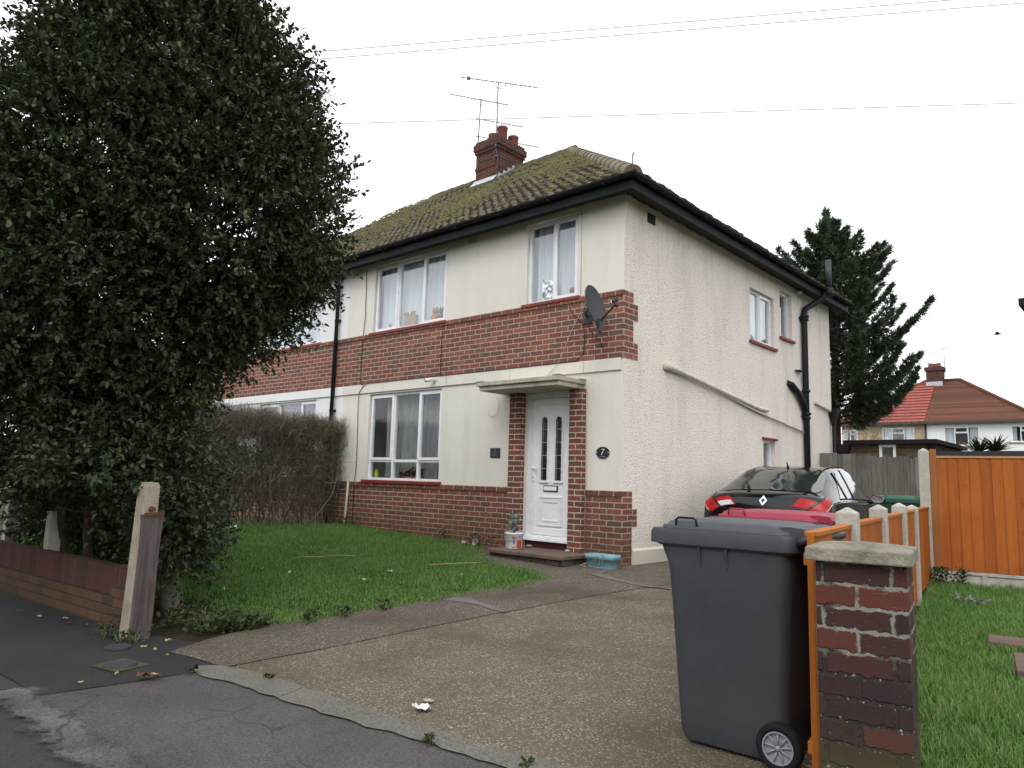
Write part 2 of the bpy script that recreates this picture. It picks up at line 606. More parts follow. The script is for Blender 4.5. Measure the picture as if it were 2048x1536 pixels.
def fade_edges(m, y0, half, soft, reach):
    """let a thin worn layer break up along its edges (distance from the line y = y0, ragged by noise)"""
    nt = m.node_tree
    b = nt.nodes['Principled BSDF']
    co = obj_co(nt)
    y = nd(nt, 'SeparateXYZ', {0: co}).outputs[1]
    d = math_(nt, 'ABSOLUTE', math_(nt, 'SUBTRACT', y, y0))
    d = math_(nt, 'ADD', d, math_(nt, 'MULTIPLY', math_(nt, 'SUBTRACT', noise_(nt, co, 7, 6, 0.7), 0.5), reach))
    f = step_(nt, d, half + soft, half)
    t = nd(nt, 'BsdfTransparent')
    ms = nd(nt, 'MixShader', {0: f, 1: t.outputs[0], 2: b.outputs[0]})
    nt.links.new(ms.outputs[0], nt.nodes['Material Output'].inputs[0])
    return m


def mat_soil(name, a, bcol):
    m, nt, b = nodes(name)
    co = obj_co(nt)
    n1 = noise_(nt, co, 7, 6, 0.7)
    setp(nt, b, ramp(nt, n1, [(0.3, a), (0.7, bcol)]), 0.95, 0.1)
    bump(nt, b, noise_(nt, co, 30, 6, 0.7), 0.8, 0.03)
    return m


def mat_tile(name, dark, light, moss=(0.075, 0.082, 0.022), amount=0.8):
    m, nt, b = nodes(name)
    co = obj_co(nt)
    isl = nd(nt, 'NewGeometry').outputs['Random Per Island']
    n1 = noise_(nt, co, 1.3, 6, 0.65)
    n2 = noise_(nt, co, 16, 5, 0.7)
    c = ramp(nt, math_(nt, 'ADD', math_(nt, 'MULTIPLY', isl, 0.5), math_(nt, 'MULTIPLY', n2, 0.5)), [(0.25, dark), (0.75, light)])
    f = step_(nt, math_(nt, 'ADD', math_(nt, 'MULTIPLY', n1, 0.55), math_(nt, 'MULTIPLY', n2, 0.45)), 0.40, 0.60)
    if amount:
        mc_ = mix(nt, n2, c4(moss, 0.55), c4(moss, 1.5))
        c = mix(nt, math_(nt, 'MULTIPLY', f, amount), c, mc_)
    setp(nt, b, c, 0.95, 0.15)
    bump(nt, b, n2, 0.8, 0.02)
    return m


LIN = lambda r, g, b: tuple(((x / 255 + 0.055) / 1.055) ** 2.4 if x > 10 else x / 255 / 12.92 for x in (r, g, b))

cream = mat_plaster('cream render', (0.735, 0.706, 0.637), amount=0.32)
cream_band = mat_plaster('cream band render', (0.735, 0.706, 0.642), amount=0.25)
white_render = mat_plaster('white painted render', (0.78, 0.79, 0.80), amount=0.15)
pebbledash = mat_pebbledash('pebbledash', (0.80, 0.735, 0.665))
plinth_render = mat_plaster('smooth plinth render', (0.60, 0.56, 0.48), amount=0.5)
brick_red = mat_brick('red house brick', [(0.0, (0.16, 0.105, 0.074)), (0.25, (0.20, 0.085, 0.064)), (0.65, (0.26, 0.088, 0.068)), (1.0, (0.33, 0.135, 0.088))], (0.48, 0.41, 0.335), ragged=0.0055)
brick_plinth = mat_brick('stained plinth brick', [(0.0, (0.14, 0.08, 0.06)), (0.4, (0.20, 0.075, 0.057)), (1.0, (0.27, 0.10, 0.066))], (0.47, 0.39, 0.315), ragged=0.0055, stain=(0.105, 0.062, 0.030))
brick_pier = mat_brick('porch pier brick', [(0.0, (0.13, 0.075, 0.058)), (0.4, (0.19, 0.066, 0.052)), (1.0, (0.26, 0.085, 0.06))], (0.52, 0.45, 0.37), mw=0.013)
brick_pillar = mat_brick('weathered pillar brick', [(0.0, (0.034, 0.022, 0.022)), (0.5, (0.056, 0.025, 0.024)), (0.88, (0.078, 0.028, 0.025)), (1.0, (0.14, 0.040, 0.026))], (0.040, 0.032, 0.028), bw=0.23, rh=0.08, mw=0.012, moss=0.8, speck=0.9, ragged=0.007, pale=0.62)
brick_low = mat_brick('low wall brick', [(0.0, (0.065, 0.035, 0.03)), (0.5, (0.11, 0.045, 0.035)), (1.0, (0.14, 0.06, 0.045))], (0.055, 0.05, 0.036), mw=0.012, moss=0.25)
brick_soldier = mat_brick('low wall brick on end', [(0.0, (0.055, 0.03, 0.028)), (0.5, (0.085, 0.034, 0.03)), (1.0, (0.11, 0.042, 0.034))], (0.05, 0.042, 0.034), bw=0.075, rh=0.23, mw=0.007)
brick_chimney = mat_brick('sooty chimney brick', [(0.0, (0.035, 0.022, 0.020)), (0.5, (0.085, 0.030, 0.026)), (1.0, (0.125, 0.040, 0.030))], (0.13, 0.105, 0.085))
brick_step = mat_brick('step brick', [(0.0, (0.07, 0.062, 0.05)), (1.0, (0.14, 0.12, 0.095))], (0.03, 0.026, 0.02), moss=0.0)
sill_red = mat_plain('red sill paint', (0.20, 0.032, 0.026), 0.55, 0.4, 0.3, 9)
pvc = mat_plain('white window plastic', (0.80, 0.81, 0.83), 0.3, 0.5, 0.03)
black_paint = mat_plain('black gutter paint', (0.011, 0.012, 0.014), 0.6, 0.2, 0.35, 4, 0.2)
black_worn = mat_plain('peeling black pipe paint', (0.013, 0.014, 0.017), 0.6, 0.25, 0.5, 12, 0.3)
glass = mat_glass('window glass')
glass_low = mat_glass('ground floor glass', refl=0.5)
glass_dark = mat_plain('dark leaded glass', (0.018, 0.02, 0.022), 0.12, 0.6, 0.4, 20)
net_pale = mat_net('pale net curtain', (0.88, 0.91, 0.96), 1.15)
net_sheer = mat_net('sheer lace curtain', (0.66, 0.69, 0.69), 0.48)
room_wall = mat_plain('room wall', (0.40, 0.36, 0.28), 0.9, 0.1, 0.1)
concrete = mat_plain('pale concrete', (0.36, 0.345, 0.30), 0.9, 0.2, 0.35, 5, 0.4, 45)
concrete_dirty = mat_plaster('stained canopy concrete', (0.50, 0.47, 0.39), (0.10, 0.095, 0.075), 0.9)
concrete_post = mat_plain('concrete fence post', (0.40, 0.385, 0.34), 0.9, 0.2, 0.25, 7, 0.5, 60)
lead = mat_plain('lead flashing', (0.42, 0.44, 0.47), 0.5, 0.4, 0.25, 8)
terracotta = mat_plain('terracotta pot', (0.17, 0.056, 0.042), 0.85, 0.2, 0.2)
metal_dark = mat_plain('dark aerial metal', (0.08, 0.08, 0.10), 0.45, 0.5, 0.2)
dish_grey = mat_plain('dark grey dish', (0.045, 0.05, 0.056), 0.5, 0.4, 0.12)
tile_mossy = mat_tile('mossy roof tile', (0.075, 0.066, 0.052), (0.15, 0.128, 0.098), (0.105, 0.094, 0.052), 0.75)
tile_moss_green = mat_leaf('roof moss', [(0.2, (0.080, 0.070, 0.036)), (0.6, (0.115, 0.104, 0.050)), (0.95, (0.135, 0.145, 0.054))], 0.95, 0.1, 0)
hip_tile = mat_tile('pale hip tile', (0.17, 0.14, 0.11), (0.30, 0.255, 0.205), (0.10, 0.095, 0.04), 0.6)

# ---------------------------------------------------------------- ground
def ss(a, b, t):
    u_ = min(1.0, max(0.0, (t - a) / (b - a)))
    return u_ * u_ * (3 - 2 * u_)


def zg(x, y):
    """height of the ground: the plot falls gently from the house to the street"""
    d = -0.04 * max(0.0, -y - 0.1)
    if y < -6.4:
        d = -0.252 - 0.015 * min(2, -6.4 - y)
    if x >= 0:
        return d
    k = ss(-5.45, -3.6, y)
    return d + (0.175 - d) * min(1.0, -x / 6.0) * k


def sheet(name, poly, dz, mat, step=0.4, rough=0.0, kind='structure', edge=0.0):
    """a ground sheet with outline poly, draped dz above the ground"""
    pts = []
    n = len(poly)
    for i in range(n):
        a, b = Vector(poly[i]), Vector(poly[(i + 1) % n])
        k = max(1, int((b - a).length / (step * 0.6)))
        for j in range(k):
            p = a.lerp(b, j / k)
            if edge and 0 < j:
                p += Vector((noise.noise((p.x * 7, p.y * 7, 1.0)) + 0.6 * noise.noise((p.x * 19, p.y * 19, 1.0)), noise.noise((p.x * 7, p.y * 7, 7.0)) + 0.6 * noise.noise((p.x * 19, p.y * 19, 7.0)))) * edge
            pts.append(p)
    nb = len(pts)
    xs, ys = [p.x for p in pts], [p.y for p in pts]
    x = min(xs) + step / 2
    while x < max(xs):
        y = min(ys) + step / 2
        while y < max(ys):
            q = Vector((x, y))
            if inside(q, poly) and min((q - p).length for p in pts[:nb]) > step * 0.35:
                pts.append(q)
            y += step
        x += step
    ev, _, fs, *_ = geometry.delaunay_2d_cdt(pts, [], [list(range(nb))], 1, 1e-5)
    m = MB()
    v3 = [(p.x, p.y, zg(p.x, p.y) + dz + (noise.noise((p.x * 2, p.y * 2, 0)) * rough if rough else 0)) for p in ev]
    ff = []
    for f in fs:
        a, b, c_ = (Vector(v3[k]) for k in f[:3])
        ff.append(list(f) if (b - a).cross(c_ - a).z > 0 else list(reversed(f)))
    m.add(v3, ff, True)
    return tag(m.build(name, mat), kind=kind)


def inside(q, poly):
    c_ = False
    n = len(poly)
    j = n - 1
    for i in range(n):
        xi, yi = poly[i][0], poly[i][1]
        xj, yj = poly[j][0], poly[j][1]
        if (yi > q[1]) != (yj > q[1]) and q[0] < (xj - xi) * (q[1] - yi) / (yj - yi) + xi:
            c_ = not c_
        j = i
    return c_


soil = mat_soil('dark garden soil', (0.022, 0.017, 0.011), (0.05, 0.042, 0.024))
turf_soil = mat_soil('turf soil', (0.030, 0.048, 0.014), (0.05, 0.08, 0.02))
far_grass = mat_soil('far ground', (0.04, 0.05, 0.02), (0.07, 0.08, 0.04))
drive_a = mat_aggregate('exposed aggregate concrete', (0.160, 0.130, 0.092), (0.42, 0.38, 0.31), 0.42)
drive_b = mat_aggregate('older aggregate path', (0.128, 0.104, 0.082), (0.38, 0.34, 0.28), 0.35, 0.26)
strip_conc = mat_asphalt('cement strip', (0.155, 0.148, 0.122), (0.21, 0.20, 0.17), 0.8, 0.25)
patch_cement = mat_plaster('grey cement repair', (0.15, 0.14, 0.125), (0.07, 0.06, 0.05), 0.9)
asphalt_dark = mat_asphalt('dark pavement asphalt', (0.022, 0.022, 0.022), (0.036, 0.036, 0.035), 0.3, 0.14)
asphalt_pale = mat_asphalt('worn crossover asphalt', (0.080, 0.071, 0.075), (0.115, 0.102, 0.106), 0.5, 0.35)
asphalt_worn = mat_asphalt('bare worn asphalt', (0.075, 0.070, 0.068), (0.19, 0.18, 0.18), 0.6, 0.6)
fade_edges(asphalt_worn, -6.53, 0.05, 0.09, 0.35)
road_mat = mat_asphalt('road asphalt', (0.035, 0.032, 0.034), (0.06, 0.052, 0.048), 0.6, 0.2)

# far ground to the horizon, with a fine centre under the plot
bm_ = MB()
xs = [-600, -200, -60, -20] + [-14 + k * 1.0 for k in range(29)] + [22, 60, 200, 600]
ys = [-600, -200, -60, -25] + [-12 + k * 1.0 for k in range(27)] + [22, 60, 200, 600]
gv = [(x, y, (zg(x, y) if abs(x) < 16 and -13 < y < 16 else -0.05) - 0.06) for y in ys for x in xs]
gf = [(j * len(xs) + i, j * len(xs) + i + 1, (j + 1) * len(xs) + i + 1, (j + 1) * len(xs) + i) for j in range(len(ys) - 1) for i in range(len(xs) - 1)]
bm_.add(gv, gf, True)
tag(bm_.build('ground', far_grass), kind='structure')

LAWN = [(-5.95, 0.02), (-5.2, 0.0), (-4.127, -0.02), (-2.679, -0.06), (-2.0, -0.40), (-1.612, -0.86), (-1.063, -1.086), (-0.553, -1.115), (0.002, -1.322),
        (0.04, -1.895), (0.063, -2.454), (-0.003, -3.066), (-0.064, -3.722), (-0.136, -4.285), (-0.229, -4.684), (-0.38, -5.0),
        (-0.85, -5.2), (-2.5, -5.35), (-7.5, -5.5), (-7.0, -2.6), (-6.1, -0.5)]
sheet('lawn_soil', LAWN, -0.010, turf_soil, 0.3, 0.012)
sheet('soil_border', [(0.0, -4.5), (0.3, -5.0), (0.3, -5.6), (-0.62, -5.70), (-3.0, -5.75), (-8.0, -5.95), (-8.0, -5.2), (-2.4, -4.75), (-1.2, -4.5)], -0.002, soil, 0.3, 0.004)
DRIVE_MAIN = [(0.30, -5.60), (0.45, -4.817), (0.50, -4.025), (0.6, -3.022), (0.7, -1.917), (0.9, -0.75), (1.05, 0.2), (1.0, 7.0), (2.6, 7.0), (3.0, 1.6), (4.05, -4.9), (4.6, -5.12), (3.2, -5.28), (1.66, -5.44), (1.06, -5.48)]
sheet('drive', DRIVE_MAIN, 0.0, drive_a, 0.35, 0.004)
PATH = [(0.58, -5.48), (0.662, -4.817), (0.693, -4.025), (0.779, -3.022), (0.892, -1.917), (1.10, -0.75), (1.25, 0.2), (1.2, 7.0), (-0.4, 7.0), (-0.4, 0.3), (-2.9, 0.3), (-2.9, -0.6),
        (-1.7, -1.1), (-1.063, -1.20), (-0.553, -1.25), (-0.1, -1.4), (-0.15, -4.2), (-0.30, -4.7), (-0.2, -5.2), (-0.05, -5.55)]
sheet('path', PATH, 0.005, drive_b, 0.3, 0.002, edge=0.03)
sheet('cement_repair', [(-0.02, -2.87), (0.12, -2.80), (0.30, -2.86), (0.46, -2.90), (0.80, -3.0), (0.78, -3.06), (0.44, -2.98), (0.1, -2.99), (-0.01, -3.02)], 0.010, patch_cement, 0.2, edge=0.03)
sheet('cement_repair', [(0.05, -0.40), (0.12, -0.42), (0.2, -0.74), (0.55, -0.90), (0.95, -1.04), (1.3, -1.04), (1.3, -1.09), (0.92, -1.11), (0.5, -0.99), (0.10, -0.84)], 0.0105, patch_cement, 0.2, edge=0.03)
STRIP = [(0.56, -5.46), (1.063, -5.367), (1.659, -5.345), (2.065, -5.33), (2.358, -5.31), (2.684, -5.285), (2.948, -5.245), (3.17, -5.204), (4.6, -5.03), (4.7, -5.2),
         (3.3, -5.36), (2.944, -5.405), (2.715, -5.424), (2.309, -5.468), (1.959, -5.51), (1.412, -5.578), (0.926, -5.60), (0.62, -5.66), (0.42, -5.58)]
sheet('kerb_strip', STRIP, 0.005, strip_conc, 0.10, 0.003, edge=0.028)
sheet('pavement', [(-40, -7.2), (-40, -6.6), (-12, -5.95), (-3.5, -5.66), (-0.95, -5.46), (-0.3, -5.34), (-0.1, -5.25), (0.30, -5.30), (0.60, -5.40), (0.52, -5.70), (0.478, -5.893), (0.40, -6.207), (0.333, -6.45), (0.0, -6.45), (-12, -7.0)], 0.000, asphalt_dark, 0.4, 0.002)
sheet('pavement', [(0.40, -5.50), (0.926, -5.46), (1.412, -5.44), (1.959, -5.38), (2.715, -5.32), (4.6, -5.05), (8, -4.7), (8, -6.55), (1.826, -6.55), (1.182, -6.55), (0.712, -6.55), (0.25, -6.56), (0.30, -6.207), (0.36, -5.893)], -0.004, asphalt_pale, 0.4, 0.002)
sheet('road_edge', [(0.30, -6.25), (8, -6.25), (8, -6.85), (0.1, -6.85), (0.1, -6.45)], 0.003, asphalt_worn, 0.15, 0.001)
sheet('road', [(-40, -13), (-40, -7.4), (-12, -6.9), (0.0, -6.35), (0.35, -6.4), (0.4, -6.45), (8, -6.45), (40, -3.9), (40, -13)], -0.009, road_mat, 1.0)

RIGHT_GARDEN = [(4.1, -4.95), (4.62, -5.0), (8, -4.6), (8, 2.6), (3.2, 1.95), (3.04, 1.75)]
sheet('garden_soil', RIGHT_GARDEN, -0.006, turf_soil, 0.4, 0.01)

# stepping stones in the neighbouring garden
slab_mat = mat_plain('worn red paving', (0.135, 0.095, 0.085), 0.9, 0.2, 0.3, 6, 0.3)
for k, (px_, py_, w_, d_, rz_, lab) in enumerate([(4.42, -1.42, 0.62, 0.32, 0.16, 'dusty red stepping stone in the right hand garden nearer the tall orange fence'),
                                       (4.66, -2.02, 0.62, 0.62, 0.16, 'dusty red stepping stone in the right hand garden nearer the brick pillar')]):
    m = MB()
    m.obox(Matrix.Translation((0, 0, 0.0)), w_, d_, 0.05)
    o = m.build('stepping_stone', slab_mat, local=True, bevel=0.008)
    o.location = (px_, py_, zg(px_, py_) + 0.018)
    o.rotation_euler = (0, 0, rz_)
    tag(o, lab, 'paving', 'stepping stones in the right hand garden')

# ---------------------------------------------------------------- windows
SIDE = Matrix(((0, -1, 0, 0), (1, 0, 0, 0), (0, 0, 1, 0), (0, 0, 0, 1)))      # (u, depth, z) -> side wall x = -depth, y = u


def window(parent, mx, u0, u1, z0, z1, lights, rec=0.05, fr=0.045, sash=0.045, curtain=None, cur_gap=0.10, sill=True, sill_over=0.06, pane_mat=None, frame_mat=None, sill_mat=None, local=False, sill_out=0.05, sill_h=0.045):
    """frame part with one child pane per light, a curtain behind and a sill below;
    lights = [(a, b, p, q, opening)] in metres"""
    f = MB()
    d0, d1 = rec, rec + 0.06
    f.box(u0, u0 + fr, d0, d1, z0, z1)
    f.box(u1 - fr, u1, d0, d1, z0, z1)
    f.box(u0 + fr, u1 - fr, d0, d1, z1 - fr, z1)
    f.box(u0 + fr, u1 - fr, d0, d1, z0, z0 + fr)
    edges_u = sorted({round(l[1], 4) for l in lights if l[1] < u1 - 0.02})
    for e in edges_u:
        lo = min(l[2] for l in lights if abs(l[1] - e) < 0.02)
        hi = max(l[3] for l in lights if abs(l[1] - e) < 0.02)
        f.box(e - 0.024, e + 0.024, d0 + 0.001, d1 - 0.001, max(lo, z0 + fr), min(hi, z1 - fr))
    edges_z = {}
    for l in lights:
        if l[3] < z1 - 0.02:
            edges_z.setdefault(round(l[3], 3), []).append((l[0], l[1]))
    for e, sp in edges_z.items():
        for a, b in sp:
            f.box(max(a, u0) + 0.024, min(b, u1) - 0.024, d0 + 0.002, d1 - 0.002, e - 0.022, e + 0.022)
    for a, b, p, q, op in lights:
        if op:
            ia, ib = a + (fr * 0.6 if abs(a - u0) < 0.02 else 0.012), b - (fr * 0.6 if abs(b - u1) < 0.02 else 0.012)
            ip, iq = p + (fr * 0.6 if abs(p - z0) < 0.02 else 0.012), q - (fr * 0.6 if abs(q - z1) < 0.02 else 0.012)
            e0, e1 = d0 - 0.016, d0 + 0.03
            f.box(ia, ia + sash, e0, e1, ip, iq)
            f.box(ib - sash, ib, e0, e1, ip, iq)
            f.box(ia + sash, ib - sash, e0, e1, iq - sash, iq)
            f.box(ia + sash, ib - sash, e0, e1, ip, ip + sash)
    fo = f.build('window', frame_mat or pvc, parent, mx, local=local)
    for a, b, p, q, op in lights:
        m = MB()
        dd = d0 + (0.012 if op else 0.03)
        k = 0.03
        m.face([(a + k, dd, p + k), (b - k, dd, p + k), (b - k, dd, q - k), (a + k, dd, q - k)])
        m.build('pane', pane_mat or glass, fo, mx, local=local)
    if sill:
        m = MB()
        m.box(u0 - sill_over, u1 + sill_over, -sill_out, d0 - 0.002, z0 - sill_h, z0 + 0.004)
        m.build('sill', sill_mat or sill_red, fo, mx, local=local, bevel=0.006)
    if curtain:
        for (a, b, p, q, mat, folds) in curtain:
            m = MB()
            n = max(12, int((b - a) * 60))
            rows = 10
            pts = []
            ph = random.random() * 6
            for j in range(rows + 1):
                t = j / rows
                for i in range(n + 1):
                    u_ = a + (b - a) * i / n
                    amp = 0.024 + 0.010 * (1 - t)
                    dep = d1 + cur_gap + amp * math.sin(u_ * folds + ph + 0.5 * math.sin(u_ * 9 + t * 2)) + 0.01 * noise.noise((u_ * 4, t * 2, ph))
                    pts.append((u_, dep, p + (q - p) * t))
            fs = [(j * (n + 1) + i, j * (n + 1) + i + 1, (j + 1) * (n + 1) + i + 1, (j + 1) * (n + 1) + i) for j in range(rows) for i in range(n)]
            m.add(pts, fs, True)
            m.build('curtain', mat, fo, mx, local=local)
    return fo


def roof_tiles(mb, e0, e1, r0, r1, rows, tw, lift=0.022, jit=0.006, wave=0.0):
    """courses of single tiles over the slope eave e0->e1, ridge r0->r1"""
    e0, e1, r0, r1 = map(Vector, (e0, e1, r0, r1))
    nrm = (e1 - e0).cross(r0 - e0).normalized()
    for i in range(rows):
        t0, t1 = i / rows, min(1.0, (i + 1.35) / rows)
        a0, b0 = e0.lerp(r0, t0), e1.lerp(r1, t0)
        a1, b1 = e0.lerp(r0, t1), e1.lerp(r1, t1)
        ax = (e1 - e0).normalized()
        L0, L1 = (a0 - e0).dot(ax), (b0 - e0).dot(ax)
        k0, k1 = math.floor(L0 / tw) - 1, math.ceil(L1 / tw) + 1
        off = 0.5 * tw if i % 2 else 0
        base0 = a0 - ax * L0
        base1 = a1 - ax * ((a1 - e0).dot(ax))
        M0, M1 = (a1 - e0).dot(ax), (b1 - e0).dot(ax)
        for k in range(int(k0), int(k1)):
            x0, x1 = k * tw + off + 0.002, (k + 1) * tw + off - 0.002
            xa, xb = max(x0, L0), min(x1, L1)
            if xb - xa < 0.01:
                continue
            ya, yb = min(max(x0, M0), M1), max(min(x1, M1), M0)
            h = lift + random.uniform(-jit, jit)
            q = random.uniform(-jit, jit)
            sl = random.uniform(-jit, jit)
            dn = (e0 - r0).normalized() * sl
            p0 = base0 + ax * xa + nrm * (h + q) + dn
            p1 = base0 + ax * xb + nrm * (h - q) + dn
            p2 = base1 + ax * max(ya, yb) + nrm * 0.006
            p3 = base1 + ax * min(ya, yb) + nrm * 0.006
            pm = (p0 + p1) / 2 + nrm * wave
            pn = (p2 + p3) / 2 + nrm * wave
            f0, f1, fm = p0 - nrm * 0.02, p1 - nrm * 0.02, pm - nrm * 0.02
            mb.add([p0, pm, p1, p2, pn, p3, f0, fm, f1], [(0, 1, 4, 5), (1, 2, 3, 4), (6, 7, 1, 0), (7, 8, 2, 1)])


# ---------------------------------------------------------------- the cream semi-detached house
PX = -6.07                                      # line where the two paints meet
house = thing('house', 'cream rendered semi detached house with mossy roof, brick bands and white front door', 'house', (-3.0, 3.9, 0))

W_UL = (-5.30, -3.43, 3.555, 4.78)
W_UR = (-1.69, -0.765, 3.565, 4.78)
W_LO = (-5.28, -3.42, 0.965, 2.455)
DOOR = (-1.60, -0.77, 0.19, 2.27)
m = MB()
m.wall(PX, 0.0, -0.3, 4.9, [W_UL, W_UR, W_LO, DOOR], 0.0, 0.07)
m.face([(PX, 7.86, -0.3), (0, 7.86, -0.3), (0, 7.86, 4.9), (PX, 7.86, 4.9)][::-1])
m.face([(PX, 0.07, -0.3), (PX, 7.86, -0.3), (PX, 7.86, 4.9), (PX, 0.07, 4.9)])
m.build('front_wall', cream, house)
m = MB()
m.face([(PX, 0.12, 2.56), (0, 0.12, 2.56), (0, 7.8, 2.56), (PX, 7.8, 2.56)])
m.face([(PX, 0.12, 0.1), (-1.7, 0.12, 0.1), (-1.7, 7.8, 0.1), (PX, 7.8, 0.1)])
m.face([(PX, 3.4, 0.1), (0, 3.4, 0.1), (0, 3.4, 4.9), (PX, 3.4, 4.9)])
m.face([(-1.75, 0.12, 0.1), (-1.75, 3.4, 0.1), (-1.75, 3.4, 4.9), (-1.75, 0.12, 4.9)])
m.face([(PX, 0.12, 4.88), (0, 0.12, 4.88), (0, 7.8, 4.88), (PX, 7.8, 4.88)])
m.build('room', room_wall, house)

S1 = (3.90, 4.93, 3.505, 4.44)
S2 = (5.21, 5.78, 3.785, 4.68)
S3 = (4.37, 4.86, 0.75, 1.845)
m = MB()
m.wall(0.0, 7.86, -0.3, 4.9, [S1, S2, S3], 0.0, 0.09)
m.build('side_wall', pebbledash, house, SIDE)
m = MB()
m.box(0.215, 7.86, -0.028, -0.001, -0.3, 0.175)
m.add([(0.215, -0.028, 0.175), (7.86, -0.028, 0.175), (7.86, -0.001, 0.205), (0.215, -0.001, 0.205)], [(0, 1, 2, 3)])
m.build('side_plinth', plinth_render, house, SIDE)

# brick band, plinth, toothed corners
def brick_front(name, x0, x1, z0, z1, mat, header, side_rows, parent, ext=0.0):
    m = MB()
    m.box(x0, x1, -0.014, 0.03, z0, z1 - 0.072)
    m.box(x0, x1, -0.034 if header else -0.014, 0.03, z1 - 0.070, z1)
    for a, b, L in side_rows:
        m.box(-0.05, 0.006, -0.0135 + 0.0, L, a, b)
    return m.build(name, mat, parent, uvoff=(0.0, z0))

rows = []
for k, L in enumerate([.335, .335, .335, .22, .22, .22, .22, .335, .335, .335, .22, .22]):
    rows.append((2.645 + .075 * k, 2.645 + .075 * (k + 1), L))
brick_front('brick_band', PX, 0.003, 2.645, 3.545, brick_red, True, rows, house)
rows = [(-0.3, 0.18, .215)]
for k, L in enumerate([.215, .215, .215, .215, .335, .335, .335, .22, .22, .22]):
    rows.append((0.18 + .075 * k, 0.18 + .075 * (k + 1), L))
m = MB()
for x0, x1 in ((PX, -1.86), (-0.57, 0.003)):
    m.box(x0, x1, -0.014, 0.03, -0.27, 0.858)
    m.box(x0, x1, -0.032, 0.03, 0.860, 0.93)
for a, b, L in rows:
    m.box(-0.05, 0.006, -0.0135, L, a, b)
m.build('brick_plinth', brick_plinth, house, uvoff=(0.0, 0.03))
m = MB()
m.box(PX, -0.03, -0.026, 0.0, 2.485, 2.643)
m.build('render_band', cream_band, house, bevel=0.004)
# joints scored in the band
jd = mat_plain('joint dirt', (0.30, 0.28, 0.23), 0.9, 0.1)
for x in (-3.30, -1.95, -0.62, -4.9):
    m = MB()
    m.box(x, x + 0.005, -0.0275, -0.02, 2.487, 2.641)
    m.build('band_joint', jd, house)

# windows
window(house, None, *W_UL, [(-5.30, -4.67, W_UL[2], W_UL[3], True), (-4.67, -4.03, W_UL[2], W_UL[3], False), (-4.03, -3.43, W_UL[2], W_UL[3], True)],
       curtain=[(-5.40, -3.40, 3.57, 4.87, net_pale, 34)], cur_gap=0.10)
window(house, None, *W_UR, [(-1.69, -1.215, W_UR[2], W_UR[3], False), (-1.215, -0.765, W_UR[2], W_UR[3], True)],
       curtain=[(-1.74, -0.74, 3.57, 4.87, net_pale, 40)], cur_gap=0.10)
TZ = 1.297
window(house, None, *W_LO, [(-5.28, -4.64, TZ, W_LO[3], True), (-4.64, -3.99, TZ, W_LO[3], False), (-3.99, -3.42, TZ, W_LO[3], True),
                            (-5.28, -4.64, W_LO[2], TZ, False), (-4.64, -3.99, W_LO[2], TZ, False), (-3.99, -3.42, W_LO[2], TZ, False)],
       curtain=[(-5.02, -3.46, 1.02, 2.44, net_sheer, 30)], cur_gap=0.12, pane_mat=glass_low, sill_over=0.07, sill_out=0.055, sill_h=0.05)
window(house, SIDE, *S1, [(3.90, 4.42, S1[2], S1[3], False), (4.42, 4.93, S1[2], S1[3], True)], rec=0.07, sill_over=0.05,
       curtain=[(3.92, 5.1, 3.53, 4.52, net_pale, 40)])
window(house, SIDE, *S2, [(5.21, 5.78, S2[2], S2[3], False)], rec=0.075, sill_over=0.05, curtain=[(5.25, 5.75, 4.3, 4.66, net_pale, 30)])
window(house, SIDE, *S3, [(4.37, 4.86, S3[2], S3[3], False)], rec=0.07, sill=False, curtain=[(4.38, 4.85, 0.78, 1.82, net_pale, 30)])
m = MB()
m.box(4.31, 4.92, -0.045, 0.02, 1.848, 1.885)
m.build('window_lintel', sill_red, house, SIDE, bevel=0.006)

# front door
door = None
m = MB()
x0, x1, z0, z1 = DOOR
m.box(x0, x0 + 0.075, 0.012, 0.09, z0 + 0.06, z1)
m.box(x1 - 0.075, x1, 0.012, 0.09, z0 + 0.06, z1)
m.box(x0 + 0.075, x1 - 0.075, 0.012, 0.09, z1 - 0.09, z1)
m.box(x0 - 0.03, x1 + 0.02, -0.075, 0.09, z0 + 0.025, z0 + 0.058)
m.box(x0, x1, -0.01, 0.09, z0 + 0.06, z0 + 0.10)
m.build('door_frame', pvc, house, bevel=0.006)
lx0, lx1, lz0, lz1 = x0 + 0.08, x1 - 0.08, z0 + 0.105, z1 - 0.095
m = MB()
m.box(lx0, lx1, 0.03, 0.075, lz0, lz1)
# sash edge, lower raised panel and its mouldings
for a, b, p, q, h in ((lx0, lx0 + 0.075, lz0, lz1, 0.012), (lx1 - 0.06, lx1, lz0, lz1, 0.012), (lx0 + 0.075, lx1 - 0.06, lz1 - 0.09, lz1, 0.012), (lx0 + 0.075, lx1 - 0.06, lz0, lz0 + 0.09, 0.012)):
    m.box(a, b, 0.03 - h, 0.0305, p, q)
cx = (lx0 + 0.075 + lx1 - 0.06) / 2
for k, (hw, hh, pr) in enumerate(((0.205, 0.20, 0.016), (0.175, 0.17, 0.006), (0.145, 0.14, 0.012))):
    cz = 0.62
    m.box(cx - hw, cx + hw, 0.03 - pr, 0.0305, cz - hh, cz - hh + 0.022)
    m.box(cx - hw, cx + hw, 0.03 - pr, 0.0305, cz + hh - 0.022, cz + hh)
    m.box(cx - hw, cx - hw + 0.02, 0.03 - pr, 0.0305, cz - hh + 0.022, cz + hh - 0.022)
    m.box(cx + hw - 0.02, cx + hw, 0.03 - pr, 0.0305, cz - hh + 0.022, cz + hh - 0.022)
